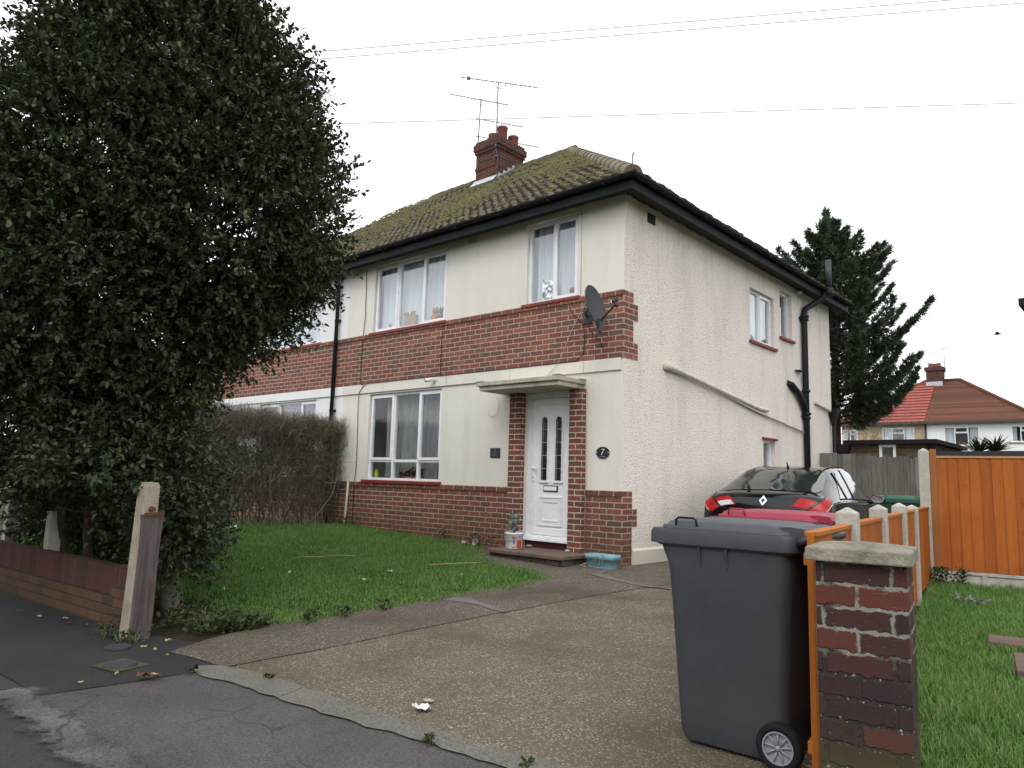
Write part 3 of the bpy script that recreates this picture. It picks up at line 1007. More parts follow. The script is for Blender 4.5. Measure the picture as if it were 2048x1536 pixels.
for sx in (-0.125, 0.125):
    px_ = cx + sx
    m.box(px_ - 0.085, px_ + 0.085, 0.006, 0.0305, 1.005, 1.035)
    arch = [(px_ - 0.064, 0.022, 1.035), (px_ - 0.064, 0.022, 1.865)] + [(px_ - 0.064 * math.cos(R(a)), 0.022, 1.865 + 0.064 * math.sin(R(a))) for a in range(15, 166, 15)] + [(px_ + 0.064, 0.022, 1.865), (px_ + 0.064, 0.022, 1.035)]
    m.tube(arch, 0.014, 6)
door = m.build('door', pvc, house, bevel=0.003)
for sx in (-0.125, 0.125):
    px_ = cx + sx
    m = MB()
    poly = [(px_ - 0.055, 1.04), (px_ + 0.055, 1.04), (px_ + 0.055, 1.865)] + [(px_ + 0.055 * math.cos(R(a)), 1.865 + 0.055 * math.sin(R(a))) for a in range(15, 166, 15)] + [(px_ - 0.055, 1.865)]
    m.prism(poly, -0.029, -0.024, Matrix.Rotation(R(90), 4, 'X'))
    m.build('pane', glass_dark, door)
    m = MB()
    for z in (1.2, 1.38, 1.56, 1.74):
        m.box(px_ - 0.055, px_ + 0.055, 0.0215, 0.0235, z, z + 0.006)
    m.box(px_ - 0.033, px_ - 0.029, 0.0215, 0.0235, 1.04, 1.88)
    m.build('leading', lead, door)
m = MB()
m.box(cx - 0.125, cx + 0.125, 0.016, 0.0300, 0.885, 0.972)
m.build('letterbox', mat_plain('letterbox rim', (0.03, 0.03, 0.035), 0.4), door, bevel=0.004)
m = MB()
m.box(cx - 0.11, cx + 0.11, 0.008, 0.0155, 0.900, 0.957)
m.build('letterbox_flap', pvc, door, bevel=0.004)
m = MB()
m.box(lx0 + 0.022, lx0 + 0.052, 0.004, 0.017, 1.02, 1.24)
m.bar((lx0 + 0.037, -0.02, 1.205), (lx0 + 0.125, -0.02, 1.205), 0.016, 0.018)
m.box(lx0 + 0.029, lx0 + 0.045, -0.022, 0.006, 1.198, 1.212)
m.build('handle', pvc, door, bevel=0.003)
m = MB()
m.box(lx0 + 0.032, lx0 + 0.042, 0.001, 0.0045, 1.06, 1.085)
m.build('keyhole', black_paint, door)
# dark red riser below the threshold
m = MB()
m.box(x0 + 0.02, x1 - 0.0, -0.02, 0.03, 0.05, z0 + 0.022)
m.build('door_riser', mat_plain('dark red quarry tile', (0.075, 0.016, 0.016), 0.6), house)

# porch: two brick piers and a cast slab
for a, b in ((-1.858, -1.646), (-0.78, -0.567)):
    m = MB()
    m.box(a, b, -0.112, 0.02, -0.05, 2.262)
    m.build('porch_pier', brick_pier, house, uvoff=(a, 0.03), bevel=0.004)
m = MB()
m.box(-2.07, -0.59, -0.60, 0.0, 2.325, 2.385)
m.box(-2.04, -0.62, -0.565, 0.0, 2.263, 2.3245)
m.box(-2.08, -1.93, -0.61, -0.02, 2.3855, 2.40)
m.box(-0.70, -0.585, -0.605, -0.45, 2.3855, 2.405)
m.box(-0.70, -0.58, -0.12, -0.0, 2.3855, 2.40)
m.build('porch_canopy', concrete_dirty, house, bevel=0.008)
m = MB()
m.box(-1.62, -0.42, -0.68, -0.0, -0.08, 0.075)
st_ = m.build('door_step', brick_step, house)
m = MB()
m.prism([(-1.72, -0.012), (-1.72, -0.62), (-1.60, -0.73), (-0.38, -0.73), (-0.38, -0.012)], 0.076, 0.122)
m.build('step_slab', mat_plain('worn step paving', (0.145, 0.105, 0.085), 0.9, 0.2, 0.4, 5, 0.4), house, bevel=0.008)

# air bricks
ab = mat_plain('painted air brick', (0.52, 0.48, 0.38), 0.9, 0.2)
abd = mat_plain('dark vent', (0.02, 0.022, 0.026), 0.6)
for (mx, u, z, w, h, mt) in ((None, -2.84, 4.80, 0.20, 0.13, ab), (None, -5.78, 4.72, 0.20, 0.13, ab), (SIDE, 0.67, 4.70, 0.2, 0.14, abd), (SIDE, 7.05, 4.70, 0.2, 0.14, ab)):
    m = MB()
    m.box(u - w / 2, u + w / 2, -0.008, 0.002, z - h / 2, z + h / 2)
    for k in range(5):
        m.box(u - w / 2 + 0.015, u + w / 2 - 0.015, -0.013, -0.0075, z - h / 2 + 0.012 + k * h / 5, z - h / 2 + 0.012 + k * h / 5 + h / 10)
    m.build('air_vent', mt, house, mx)

# roof
EZ, RZ, RY, OV = 4.955, 8.075, 3.93, 0.36
RE = -3.93                                       # ridge end over the hip
def slope_z(y):
    return EZ + (y + OV) * (RZ - EZ) / (RY + OV)
LX = -12.6                                       # far end of the pair
m = MB()
m.face([(PX, -OV, EZ), (OV, -OV, EZ), (RE, RY, RZ), (PX, RY, RZ)])
m.face([(OV, -OV, EZ), (OV, 7.86 + OV, EZ), (RE, RY, RZ)])
m.face([(OV, 7.86 + OV, EZ), (PX, 7.86 + OV, EZ), (PX, RY, RZ), (RE, RY, RZ)])
roof_tiles(m, (PX, -OV, EZ), (OV, -OV, EZ), (PX, RY, RZ), (RE, RY, RZ), 54, 0.165, 0.017, 0.008, 0.010)
roof_tiles(m, (OV, -OV, EZ), (OV, 7.86 + OV, EZ), (RE, RY, RZ), (RE, RY + 0.01, RZ), 44, 0.2, 0.03, 0.012, 0.016)
roof = m.build('roof', tile_mossy, house)
def half_round(mb, a, b, r, n, r2=None):
    """a line of overlapping half round tiles from a up to b"""
    a, b = Vector(a), Vector(b)
    d = (b - a) / n
    t = d.normalized()
    s_ = t.cross(Vector((0, 0, 1))).normalized()
    u_ = s_.cross(t)
    for k in range(n):
        p, q = a + d * k - t * 0.03, a + d * (k + 1)
        for (c_, rr) in ((p, r * 1.08), (q, r * 0.95)):
            pass
        ring0 = [p + s_ * math.cos(R(x)) * r * 1.1 + u_ * (math.sin(R(x)) * r * 1.0 - 0.04) for x in range(-10, 191, 20)]
        ring1 = [q + s_ * math.cos(R(x)) * r * 0.96 + u_ * (math.sin(R(x)) * r * 0.86 - 0.04) for x in range(-10, 191, 20)]
        mm = len(ring0)
        mb.add(ring0 + ring1, [(i, i + 1, mm + i + 1, mm + i) for i in range(mm - 1)], True)
        mb.face(ring0)
m = MB()
half_round(m, (OV - 0.03, -OV + 0.03, EZ + 0.03), (RE, RY, RZ + 0.02), 0.115, 17)
m.build('hip_tiles', hip_tile, roof)
m = MB()
half_round(m, (RE + 0.1, RY, RZ), (PX, RY, RZ), 0.11, 6)
m.build('ridge_tiles', tile_mossy, roof)
m = MB()
m.tube([(OV - 0.03, -OV + 0.02, EZ + 0.05), (OV - 0.02, -OV + 0.01, EZ + 0.16), (OV - 0.01, -OV - 0.0, EZ + 0.23), (OV + 0.015, -OV + 0.0, EZ + 0.245)], 0.012, 6)
m.build('hip_iron', concrete_post, roof)
def moss_clumps(n, xa, xb, parent, seed):
    r_ = np.random.default_rng(seed)
    locs, mats = [], []
    t = (RZ - EZ) / (RY + OV)
    ang = math.atan(t)
    while len(locs) < n:
        y = r_.uniform(-OV + 0.1, RY)
        x = r_.uniform(xa, xb)
        if x > OV - (y + OV) - 0.1:
            continue
        f = noise.noise((x * 0.8, y * 0.8, 3.1)) * 0.6 + noise.noise((x * 3, y * 3, 1.0)) * 0.4 + 0.30 * (y / RY) - 0.14
        if f < r_.uniform(-0.25, 0.5):
            continue
        s_ = r_.uniform(0.008, 0.030)
        rot = Matrix.Rotation(ang, 3, 'X') @ Matrix.Rotation(r_.uniform(0, 6.28), 3, 'Z') @ Matrix.Diagonal((s_ * r_.uniform(0.8, 1.8), s_, s_ * 0.75))
        mats.append(np.array(rot)); locs.append((x, y, slope_z(y) + 0.03))
    v = [(math.cos(a) * c_, math.sin(a) * c_, z) for (c_, z) in ((1, -0.2), (0.85, 0.35), (0.45, 0.75)) for a in (k * math.pi / 3 for k in range(6))] + [(0, 0, 0.9)]
    f_ = [(i * 6 + k, i * 6 + (k + 1) % 6, (i + 1) * 6 + (k + 1) % 6, (i + 1) * 6 + k) for i in range(2) for k in range(6)] + [(12 + k, 12 + (k + 1) % 6, 18) for k in range(6)]
    o = scatter_mesh('moss', v, f_, np.array(mats), np.array(locs), tile_moss_green, parent, True)
    tag(o, kind='stuff')
moss_clumps(4200, PX, OV, house, 3)

# chimney on the ridge
m = MB()
cx0, cx1, cy0, cy1 = -6.03, -5.47, 3.28, 4.13
m.box(cx0 - 0.12, cx1, cy0, cy1, 7.2, 8.34)
m.box(cx0 - 0.15, cx1 + 0.03, cy0 - 0.03, cy1 + 0.03, 8.34, 8.41)
m.box(cx0 - 0.17, cx1 + 0.055, cy0 - 0.055, cy1 + 0.055, 8.411, 8.555)
m.box(cx0 - 0.13, cx1 + 0.02, cy0 - 0.02, cy1 + 0.02, 8.556, 8.63)
m.box(cx0 - 0.14, cx1 + 0.012, cy0 - 0.014, cy0 - 0.0005, 7.95, 8.02)
chim = m.build('chimney', brick_chimney, house)
m = MB()
m.loft([rect_ring((cx0 - 0.12 + cx1) / 2, (cy0 + cy1) / 2, 0.36, 0.44, 0.04, 8.631), rect_ring((cx0 - 0.12 + cx1) / 2, (cy0 + cy1) / 2, 0.22, 0.3, 0.1, 8.70)])
m.build('flaunching', concrete_dirty, chim)
for (x, y, h) in ((-5.88, 3.55, 0.26), (-5.68, 3.62, 0.40), (-5.62, 3.93, 0.27)):
    m = MB()
    m.lathe([(0.115, 8.60), (0.115, 8.60 + h - 0.06), (0.125, 8.60 + h - 0.05), (0.125, 8.60 + h), (0.095, 8.60 + h), (0.09, 8.60 + h - 0.2)], (x, y, 0), 18)
    m.build('chimney_pot', terracotta, chim)
m = MB()
m.box(cx0 - 0.13, cx1 + 0.01, cy0 - 0.012, cy0 - 0.001, slope_z(cy0) - 0.02, slope_z(cy0) + 0.11)
m.face([(cx0 - 0.13, cy0 - 0.012, slope_z(cy0) + 0.11), (cx1 + 0.01, cy0 - 0.012, slope_z(cy0) + 0.11), (cx1 + 0.02, cy0 - 0.16, slope_z(cy0 - 0.16) + 0.05), (cx0 - 0.14, cy0 - 0.16, slope_z(cy0 - 0.16) + 0.05)][::-1])
for k in range(4):
    y = cy0 + k * 0.15
    zt = slope_z(y) + 0.16
    m.add([(cx1 + 0.006, y, slope_z(y) - 0.02), (cx1 + 0.006, y + 0.16, slope_z(y + 0.16) - 0.02), (cx1 + 0.008, y + 0.16, slope_z(y + 0.16) + 0.06), (cx1 + 0.012, y + 0.02, zt)], [(0, 1, 2, 3)])
m.build('flashing', lead, chim)

# fascia, soffit, gutter, pipes
def eave_run(mb, prof, xa, yb):
    """profile [(out, z)] run along the front from xa to the corner, then along the side to yb"""
    n = len(prof)
    p = [(xa, -o, z) for o, z in prof] + [(o, -o, z) for o, z in prof] + [(o, yb, z) for o, z in prof]
    f = []
    for i in range(2):
        for k in range(n):
            k2 = (k + 1) % n
            f.append((i * n + k, (i + 1) * n + k, (i + 1) * n + k2, i * n + k2))
    f.append(tuple(range(n)))
    f.append(tuple(reversed(range(2 * n, 3 * n))))
    mb.add(p, f)
def gutter_prof(o0, z0, r, t=0.006):
    out = [(o0 + r - r * math.cos(R(a)), z0 - r * 0.85 * math.sin(R(a))) for a in range(0, 181, 20)]
    inn = [(o0 + r - (r - t) * math.cos(R(a)), z0 - (r - t) * 0.85 * math.sin(R(a))) for a in range(180, -1, -20)]
    return out + inn
m = MB()
eave_run(m, [(0.285, 4.765), (0.305, 4.765), (0.305, 4.945), (0.285, 4.945)], PX, 8.15)
m.build('fascia', black_paint, house)
m = MB()
eave_run(m, [(-0.02, 4.865), (0.284, 4.80), (0.284, 4.81), (-0.02, 4.876)], PX, 8.14)
m.build('soffit', mat_plain('dark soffit', (0.035, 0.034, 0.033), 0.8, 0.2, 0.5, 3), house)
m = MB()
eave_run(m, gutter_prof(0.307, 4.935, 0.058), PX, 8.2)
m.build('gutter', black_paint, house)
for k in range(7):
    x = -5.6 + k * 0.92
    m = MB()
    m.box(x, x + 0.03, -0.428, -0.306, 4.868, 4.882)
    m.build('gutter_bracket', black_paint, house)
    y = 0.3 + k * 1.15
    m = MB()
    m.box(0.306, 0.428, y, y + 0.03, 4.868, 4.882)
    m.build('gutter_bracket', black_paint, house)
# pale mortar showing between the rafter ends
em = mat_plain('eave mortar', (0.45, 0.42, 0.38), 0.9, 0.1)
for k in range(12):
    y = 0.12 + k * 0.34 + random.uniform(-0.06, 0.06)
    m = MB()
    m.box(0.002, 0.03, y, y + random.uniform(0.05, 0.16), 4.845, 4.862)
    m.build('eave_filler', em, house)
for x in (-0.95, -0.62):
    m = MB()
    m.box(x, x + 0.14, -0.03, -0.002, 4.845, 4.862)
    m.build('eave_filler', em, house)

m = MB()
m.tube([(0.36, 6.62, 4.86), (0.30, 6.58, 4.74), (0.16, 6.42, 4.60), (0.075, 6.28, 4.50), (0.07, 6.24, 4.38), (0.07, 6.24, 0.0)], 0.056, 12)
m.tube([(0.42, 6.64, 4.78), (0.42, 6.64, 4.95)], 0.075, 12)
for z, r_ in ((4.32, 0.085), (4.26, 0.078), (2.86, 0.078), (2.42, 0.082), (2.34, 0.076), (1.36, 0.082), (1.28, 0.08)):
    m.tube([(0.07, 6.24, z), (0.07, 6.24, z + 0.05)], r_, 12)
for z in (4.29, 2.38, 1.3):
    m.box(0.0, 0.06, 6.13, 6.35, z, z + 0.035)
m.tube([(-0.02, 5.50, 2.96), (0.05, 5.58, 2.93), (0.07, 5.85, 2.80), (0.07, 6.05, 2.66), (0.07, 6.20, 2.50)], [0.06, 0.062, 0.056, 0.056, 0.056], 12)
m.build('soil_pipe', black_worn, house)
m = MB()
m.tube([(0.42, 6.64, 4.95), (0.42, 6.64, 5.52)], 0.05, 12)
m.build('vent_pipe', mat_plain('dark vent stack', (0.03, 0.034, 0.038), 0.5), house)
waste = mat_plain('weathered white waste pipe', (0.55, 0.52, 0.44), 0.5, 0.4, 0.3, 6)
m = MB()
m.tube([(-0.02, 1.02, 2.66), (0.04, 1.05, 2.665), (0.055, 1.12, 2.655), (0.055, 1.5, 2.62), (0.05, 3.9, 2.37), (0.05, 4.30, 2.345), (0.03, 4.52, 2.36), (-0.02, 4.56, 2.36)], [0.05, 0.052, 0.05, 0.034, 0.034, 0.034, 0.03, 0.03], 10)
m.build('waste_pipe', waste, house)
m = MB()
m.tube([(-0.01, 1.10, 2.71), (0.05, 1.16, 2.70), (0.04, 1.6, 2.63), (0.035, 3.9, 2.315), (0.035, 4.35, 2.27), (0.035, 6.22, 2.085)], [0.03, 0.03, 0.02, 0.02, 0.02, 0.018], 8)
m.build('waste_pipe', waste, house)
m = MB()
m.tube([(0.03, 6.85, 2.72), (0.04, 7.35, 2.66), (0.04, 7.72, 2.62)], 0.028, 8)
m.build('waste_pipe', waste, house)
m = MB()
m.loft([[Vector((0.07 + sx * w, 7.76 + sy * w, z)) for sx, sy in ((-1, -1), (1, -1), (1, 1), (-1, 1))] for z, w in ((2.34, 0.035), (2.44, 0.045), (2.60, 0.095), (2.66, 0.1))], smooth=False)
m.tube([(0.07, 7.76, 0.0), (0.07, 7.76, 2.36)], 0.036, 10)
m.build('rain_hopper', black_paint, house)
m = MB()
m.box(0.0, 0.10, 5.86, 6.12, 3.235, 3.25)
m.build('pipe_bracket', black_paint, house)
cable_mat = mat_plain('black cable', (0.02, 0.015, 0.015), 0.6)
wire_pale = mat_plain('pale wire', (0.42, 0.36, 0.33), 0.6)
m = MB()
m.tube([(-5.56, -0.012, 4.78), (-5.55, -0.014, 4.5), (-5.52, -0.018, 3.9), (-5.545, -0.022, 3.55), (-5.56, -0.025, 3.2), (-5.55, -0.02, 2.66), (-5.5, -0.035, 2.645), (-5.35, -0.035, 2.65), (-5.46, -0.034, 2.60), (-5.56, -0.032, 2.5), (-5.59, -0.02, 2.3), (-5.57, -0.012, 1.7), (-5.55, -0.012, 1.25), (-5.56, -0.03, 0.9), (-5.56, -0.03, 0.2)], 0.006, 5)
m.build('cable', cable_mat, house)
m = MB()
m.tube([(-5.35, -0.035, 2.652), (-4.2, -0.036, 2.655), (-3.0, -0.03, 2.652), (-1.2, -0.03, 2.65), (-0.72, -0.03, 2.66), (-0.62, -0.03, 2.75), (-0.6, -0.03, 3.0), (-0.63, -0.03, 3.15), (-0.8, -0.05, 3.32), (-0.86, -0.06, 3.42)], 0.006, 5)
m.build('cable', cable_mat, house)
m = MB()
m.tube([(-3.43, -0.02, 3.5), (-3.46, -0.02, 3.2), (-3.45, -0.02, 2.67)], 0.005, 5)
m.build('cable', cable_mat, house)
m = MB()
m.tube([(-0.52, -0.02, 3.58), (-0.56, -0.04, 3.5), (-0.8, -0.05, 3.1), (-1.02, -0.05, 2.66), (-1.3, -0.06, 2.40)], 0.004, 5)
m.build('pale_wire', wire_pale, house)
m = MB()
m.tube([(-0.70, -0.005, 3.58), (-0.70, -0.005, 4.78)], 0.003, 4)
m.build('pale_wire', wire_pale, house)
m = MB()
m.tube([(-0.56, -0.02, 0.1), (-0.56, -0.022, 2.25)], 0.007, 5)
m.build('pale_wire', wire_pale, house)
m = MB()
m.tube([(-2.2, -0.006, 2.25), (-2.16, -0.01, 2.1), (-2.2, -0.012, 1.98), (-2.3, -0.012, 1.95), (-2.37, -0.012, 2.0), (-2.38, -0.01, 2.06)], 0.003, 4)
m.build('pale_wire', wire_pale, house)
m = MB()
m.tube([(-5.72, -0.04, 0.93), (-5.73, -0.045, 0.6), (-5.75, -0.05, 0.25), (-5.77, -0.05, 0.16)], 0.022, 8)
m.build('old_pipe', waste, house)

# ---------------------------------------------------------------- the white neighbour to the left
nb = thing('house', 'white painted left half of the semi detached pair behind the holly tree', 'house', (-9.3, 3.9, 0))
m = MB()
N_U = (-9.0, -6.93, 3.555, 4.78)
N_L = (-9.0, -6.93, 0.965, 2.455)
m.wall(-12.25, PX, -0.3, 4.9, [N_U, N_L], 0.0, 0.07)
m.face([(-12.25, 0, -0.3), (-12.25, 7.86, -0.3), (-12.25, 7.86, 4.9), (-12.25, 0, 4.9)][::-1])
m.face([(PX - 0.01, 0.07, -0.3), (PX - 0.01, 7.86, -0.3), (PX - 0.01, 7.86, 4.9), (PX - 0.01, 0.07, 4.9)])
m.face([(-12.25, 7.86, -0.3), (PX, 7.86, -0.3), (PX, 7.86, 4.9), (-12.25, 7.86, 4.9)][::-1])
m.build('front_wall', white_render, nb)
m = MB()
m.face([(-12.2, 0.12, 2.56), (PX - 0.02, 0.12, 2.56), (PX - 0.02, 7.8, 2.56), (-12.2, 7.8, 2.56)])
m.face([(-12.2, 3.4, 0.1), (PX - 0.02, 3.4, 0.1), (PX - 0.02, 3.4, 4.9), (-12.2, 3.4, 4.9)])
m.build('room', room_wall, nb)
m = MB()
m.box(-12.25, PX - 0.002, -0.014, 0.03, 2.645, 3.473)
m.box(-12.25, PX - 0.002, -0.034, 0.03, 3.475, 3.545)
m.build('brick_band', brick_red, nb, uvoff=(0, 2.645))
m = MB()
m.box(-12.25, PX - 0.002, -0.014, 0.03, -0.27, 0.858)
m.box(-12.25, PX - 0.002, -0.032, 0.03, 0.860, 0.93)
m.build('brick_plinth', brick_plinth, nb, uvoff=(0, 0.03))
m = MB()
m.box(-12.25, PX - 0.002, -0.026, 0.0, 2.485, 2.643)
m.build('render_band', white_render, nb, bevel=0.004)
window(nb, None, *N_U, [(-9.0, -8.3, N_U[2], N_U[3], True), (-8.3, -7.5, N_U[2], N_U[3], False), (-7.5, -6.93, N_U[2], N_U[3], True)], curtain=[(-8.98, -6.95, 3.57, 4.8, net_pale, 34)])
window(nb, None, *N_L, [(-9.0, -8.3, 2.15, N_L[3], True), (-8.3, -7.5, 2.15, N_L[3], False), (-7.5, -6.93, N_L[2], N_L[3], True), (-9.0, -8.3, N_L[2], 2.15, False), (-8.3, -7.5, N_L[2], 2.15, False)], curtain=[(-8.98, -6.95, 1.0, 2.44, net_sheer, 30)])
m = MB()
m.face([(LX, -OV, EZ), (PX, -OV, EZ), (PX, RY, RZ), (LX + 4.29, RY, RZ)])
m.face([(LX, 7.86 + OV, EZ), (LX, -OV, EZ), (LX + 4.29, RY, RZ)])
m.face([(PX, 7.86 + OV, EZ), (LX, 7.86 + OV, EZ), (LX + 4.29, RY, RZ), (PX, RY, RZ)])
roof_tiles(m, (LX, -OV, EZ), (PX, -OV, EZ), (LX + 4.29, RY, RZ), (PX, RY, RZ), 54, 0.165, 0.017, 0.008, 0.010)
nroof = m.build('roof', tile_mossy, nb)
m = MB()
half_round(m, (PX, RY, RZ), (LX + 4.3, RY, RZ), 0.11, 6)
m.build('ridge_tiles', tile_mossy, nroof)
moss_clumps(2400, -9.6, PX, nb, 5)
m = MB()
m.box(LX, PX, -0.305, -0.285, 4.765, 4.945)
m.build('fascia', black_paint, nb)
m = MB()
m.add([(LX, 0.02, 4.865), (PX, 0.02, 4.865), (PX, -0.284, 4.80), (LX, -0.284, 4.80)], [(3, 2, 1, 0)])
m.build('soffit', mat_plain('neighbour soffit', (0.10, 0.10, 0.10), 0.8), nb)
m = MB()
gp = gutter_prof(0.307, 4.935, 0.058)
m.add([(LX, -o, z) for o, z in gp] + [(PX, -o, z) for o, z in gp], [(k, len(gp) + k, len(gp) + (k + 1) % len(gp), (k + 1) % len(gp)) for k in range(len(gp))])
m.build('gutter', black_paint, nb)
m = MB()
m.tube([(-6.33, -0.36, 4.89), (-6.33, -0.35, 4.80), (-6.33, -0.10, 4.68), (-6.33, -0.065, 4.60), (-6.33, -0.065, 0.1)], 0.036, 10)
for z in (4.55, 3.9, 2.2, 1.0):
    m.box(-6.385, -6.275, -0.08, 0.0, z, z + 0.03)
m.build('downpipe', black_paint, nb)

# ---------------------------------------------------------------- satellite dish, cameras, plaques
dish = thing('satellite_dish', 'dark grey satellite dish fixed to the brick band at the house corner', 'satellite dish', (-0.56, 0.0, 3.25))
m = MB()
fwd = Vector((0.97, 0.10, 0.24)).normalized()
side = fwd.cross(Vector((0, 0, 1))).normalized()
upv = side.cross(fwd)
dc = Vector((-0.14, -0.42, 3.27))
rings = []
for r_, d_ in ((0.02, -0.062), (0.10, -0.057), (0.18, -0.040), (0.235, -0.015), (0.25, -0.006), (0.255, -0.012), (0.25, -0.022), (0.18, -0.056), (0.10, -0.072), (0.02, -0.078)):
    rings.append([dc + fwd * d_ + side * (math.cos(a) * r_ * 0.95) + upv * (math.sin(a) * r_ * 1.12) for a in (2 * math.pi * k / 28 for k in range(28))])
m.loft(rings)
m.build('reflector', dish_grey, dish)
m = MB()
lnb = dc + fwd * 0.27 - upv * 0.05
m.tube([dc - upv * 0.24 - fwd * 0.03, dc - upv * 0.20 + fwd * 0.05, lnb - upv * 0.03], 0.012, 6)
m.build('arm', black_paint, dish)
m = MB()
m.tube([lnb - fwd * 0.055 + upv * 0.01, lnb - fwd * 0.045 + upv * 0.01], 0.027, 12)
m.build('receiver_cap', pvc, dish)
m = MB()
m.tube([lnb - fwd * 0.044 + upv * 0.01, lnb + fwd * 0.02 + upv * 0.01], 0.025, 12)
m.tube([lnb + upv * 0.005, lnb - upv * 0.075], 0.02, 10)
m.bar(lnb + fwd * 0.0 + upv * 0.018, lnb + fwd * 0.045 + upv * 0.018, 0.05, 0.03)
m.build('receiver', dish_grey, dish)
m = MB()
m.add([dc - upv * 0.20 + side * 0.05 + fwd * 0.03, dc - upv * 0.20 - side * 0.05 + fwd * 0.03, dc - upv * 0.36 - side * 0.03 - fwd * 0.02, dc - upv * 0.36 + side * 0.03 - fwd * 0.02,
       dc - upv * 0.20 + side * 0.05 - fwd * 0.03, dc - upv * 0.20 - side * 0.05 - fwd * 0.03, dc - upv * 0.36 - side * 0.03 - fwd * 0.05, dc - upv * 0.36 + side * 0.03 - fwd * 0.05],
      [(0, 1, 2, 3), (7, 6, 5, 4), (0, 4, 5, 1), (1, 5, 6, 2), (2, 6, 7, 3), (3, 7, 4, 0)])
m.tube([dc - fwd * 0.08, Vector((-0.42, -0.26, 3.26)), Vector((-0.54, -0.10, 3.26)), Vector((-0.56, -0.03, 3.26))], 0.02, 8)
m.box(-0.63, -0.49, -0.034, -0.014, 3.16, 3.36)
m.build('bracket', dish_grey, dish)
m = MB()
m.tube([(-0.56, -0.05, 3.24), (-0.52, -0.10, 3.12), (-0.42, -0.06, 2.96), (-0.34, -0.04, 2.88), (-0.31, -0.03, 2.8)], 0.006, 5)
m.build('lead', mat_plain('dark red cable', (0.05, 0.012, 0.012), 0.5), dish)

cc = thing('security_camera', 'small white bullet camera above the lower window', 'camera', (-3.60, -0.03, 2.585))
m = MB()
m.tube([(-3.57, -0.03, 2.60), (-3.57, -0.065, 2.598)], 0.035, 14)
m.tube([(-3.57, -0.06, 2.598), (-3.575, -0.09, 2.592)], 0.014, 8)
a, b = Vector((-3.555, -0.055, 2.60)), Vector((-3.645, -0.17, 2.577))
m.tube([a, b], 0.032, 14)
m.build('housing', pvc, cc)
m = MB()
dv = (b - a).normalized()
m.tube([b, b + dv * 0.004], 0.0325, 14)
m.build('lens', black_paint, cc)
cc = thing('security_camera', 'tiny white camera under the eave by the soil pipe', 'camera', (0.05, 6.05, 4.80))
m = MB()
m.tube([(0.0, 6.06, 4.80), (0.06, 6.05, 4.795), (0.15, 6.0, 4.78)], [0.035, 0.03, 0.034], 12)
m.build('housing', pvc, cc)
m = MB()
m.tube([(0.15, 6.0, 4.78), (0.158, 5.996, 4.778)], 0.03, 12)
m.build('lens', black_paint, cc)

slate = mat_plain('slate plaque', (0.018, 0.022, 0.03), 0.5, 0.4, 0.2)
white_ink = mat_plain('white lettering', (0.6, 0.6, 0.6), 0.7)
faint_ink = mat_plain('faded lettering', (0.16, 0.18, 0.21), 0.7)
def text_mesh(name, body, size, loc, mat, parent, shear=0.0):
    cu = bpy.data.curves.new(name, 'FONT')
    cu.body = body
    cu.size = size
    cu.shear = shear
    cu.extrude = 0.0015
    cu.align_x, cu.align_y = 'CENTER', 'CENTER'
    to = bpy.data.objects.new(name, cu)
    C.objects.link(to)
    bpy.context.view_layer.update()
    dg = bpy.context.evaluated_depsgraph_get()
    me = bpy.data.meshes.new_from_object(to.evaluated_get(dg))
    bpy.data.objects.remove(to)
    me.name = name
    me.materials.clear()
    me.materials.append(mat)
    o = bpy.data.objects.new(name, me)
    C.objects.link(o)
    o.rotation_euler = (R(90), 0, 0)
    o.parent = parent
    o.location = Vector(loc) - (parent.location if parent else Vector())
    return o
pl = thing('house_plaque', 'black oval plaque with a white 7 to the right of the front door', 'plaque', (-0.30, -0.002, 1.415))
m = MB()
el = [(0.105 * math.cos(a), 0.077 * math.sin(a)) for a in (2 * math.pi * k / 32 for k in range(32))]
m.prism(el, 0.0, 0.014, Matrix.Translation((-0.30, -0.001, 1.415)) @ Matrix.Rotation(R(90), 4, 'X'))
m.build('plate', slate, pl, bevel=0.003)
text_mesh('numeral', '7', 0.115, (-0.305, -0.0165, 1.420), white_ink, pl, 0.15)
m = MB()
m.box(-0.345, -0.25, -0.0168, -0.015, 1.362, 1.365)
for x in (-0.392, -0.212):
    m.lathe([(0.0, 0.003), (0.008, 0.001), (0.008, 0.0)], n=8, m=Matrix.Translation((x, -0.015, 1.417)) @ Matrix.Rotation(R(90), 4, 'X'))
m.build('marking', white_ink, pl)
pl = thing('slate_plaque', 'square slate plaque with faded lettering to the left of the front door', 'plaque', (-2.21, -0.002, 1.42))
m = MB()
m.box(-2.305, -2.115, -0.016, -0.001, 1.35, 1.49)
m.build('plate', slate, pl, bevel=0.003)
m = MB()
r2 = random.Random(4)
for z, wd, h in ((1.462, 0.035, 0.016), (1.428, 0.075, 0.018), (1.388, 0.13, 0.018)):
    x = -2.21 - wd / 2
    while x < -2.21 + wd / 2 - 0.006:
        w = r2.uniform(0.006, 0.013)
        m.box(x, x + w, -0.0172, -0.0155, z - h / 2 * r2.uniform(0.5, 1), z + h / 2 * r2.uniform(0.4, 1))
        x += w + 0.005
m.build('lettering', faint_ink, pl)

# ---------------------------------------------------------------- aerials
def yagi(mb, c_, d, L, n, el, w=0.010):
    """boom along d, cross elements"""
    c_, d = Vector(c_), Vector(d).normalized()
    s_ = d.cross(Vector((0, 0, 1))).normalized()
    mb.tube([c_ - d * L / 2, c_ + d * L / 2], w, 5)
    for k in range(n):
        p = c_ + d * (-L / 2 + L * (k + 0.3) / n)
        e = el * (1.0 - 0.25 * k / n)
        mb.tube([p - s_ * e / 2, p + s_ * e / 2], 0.006, 4)

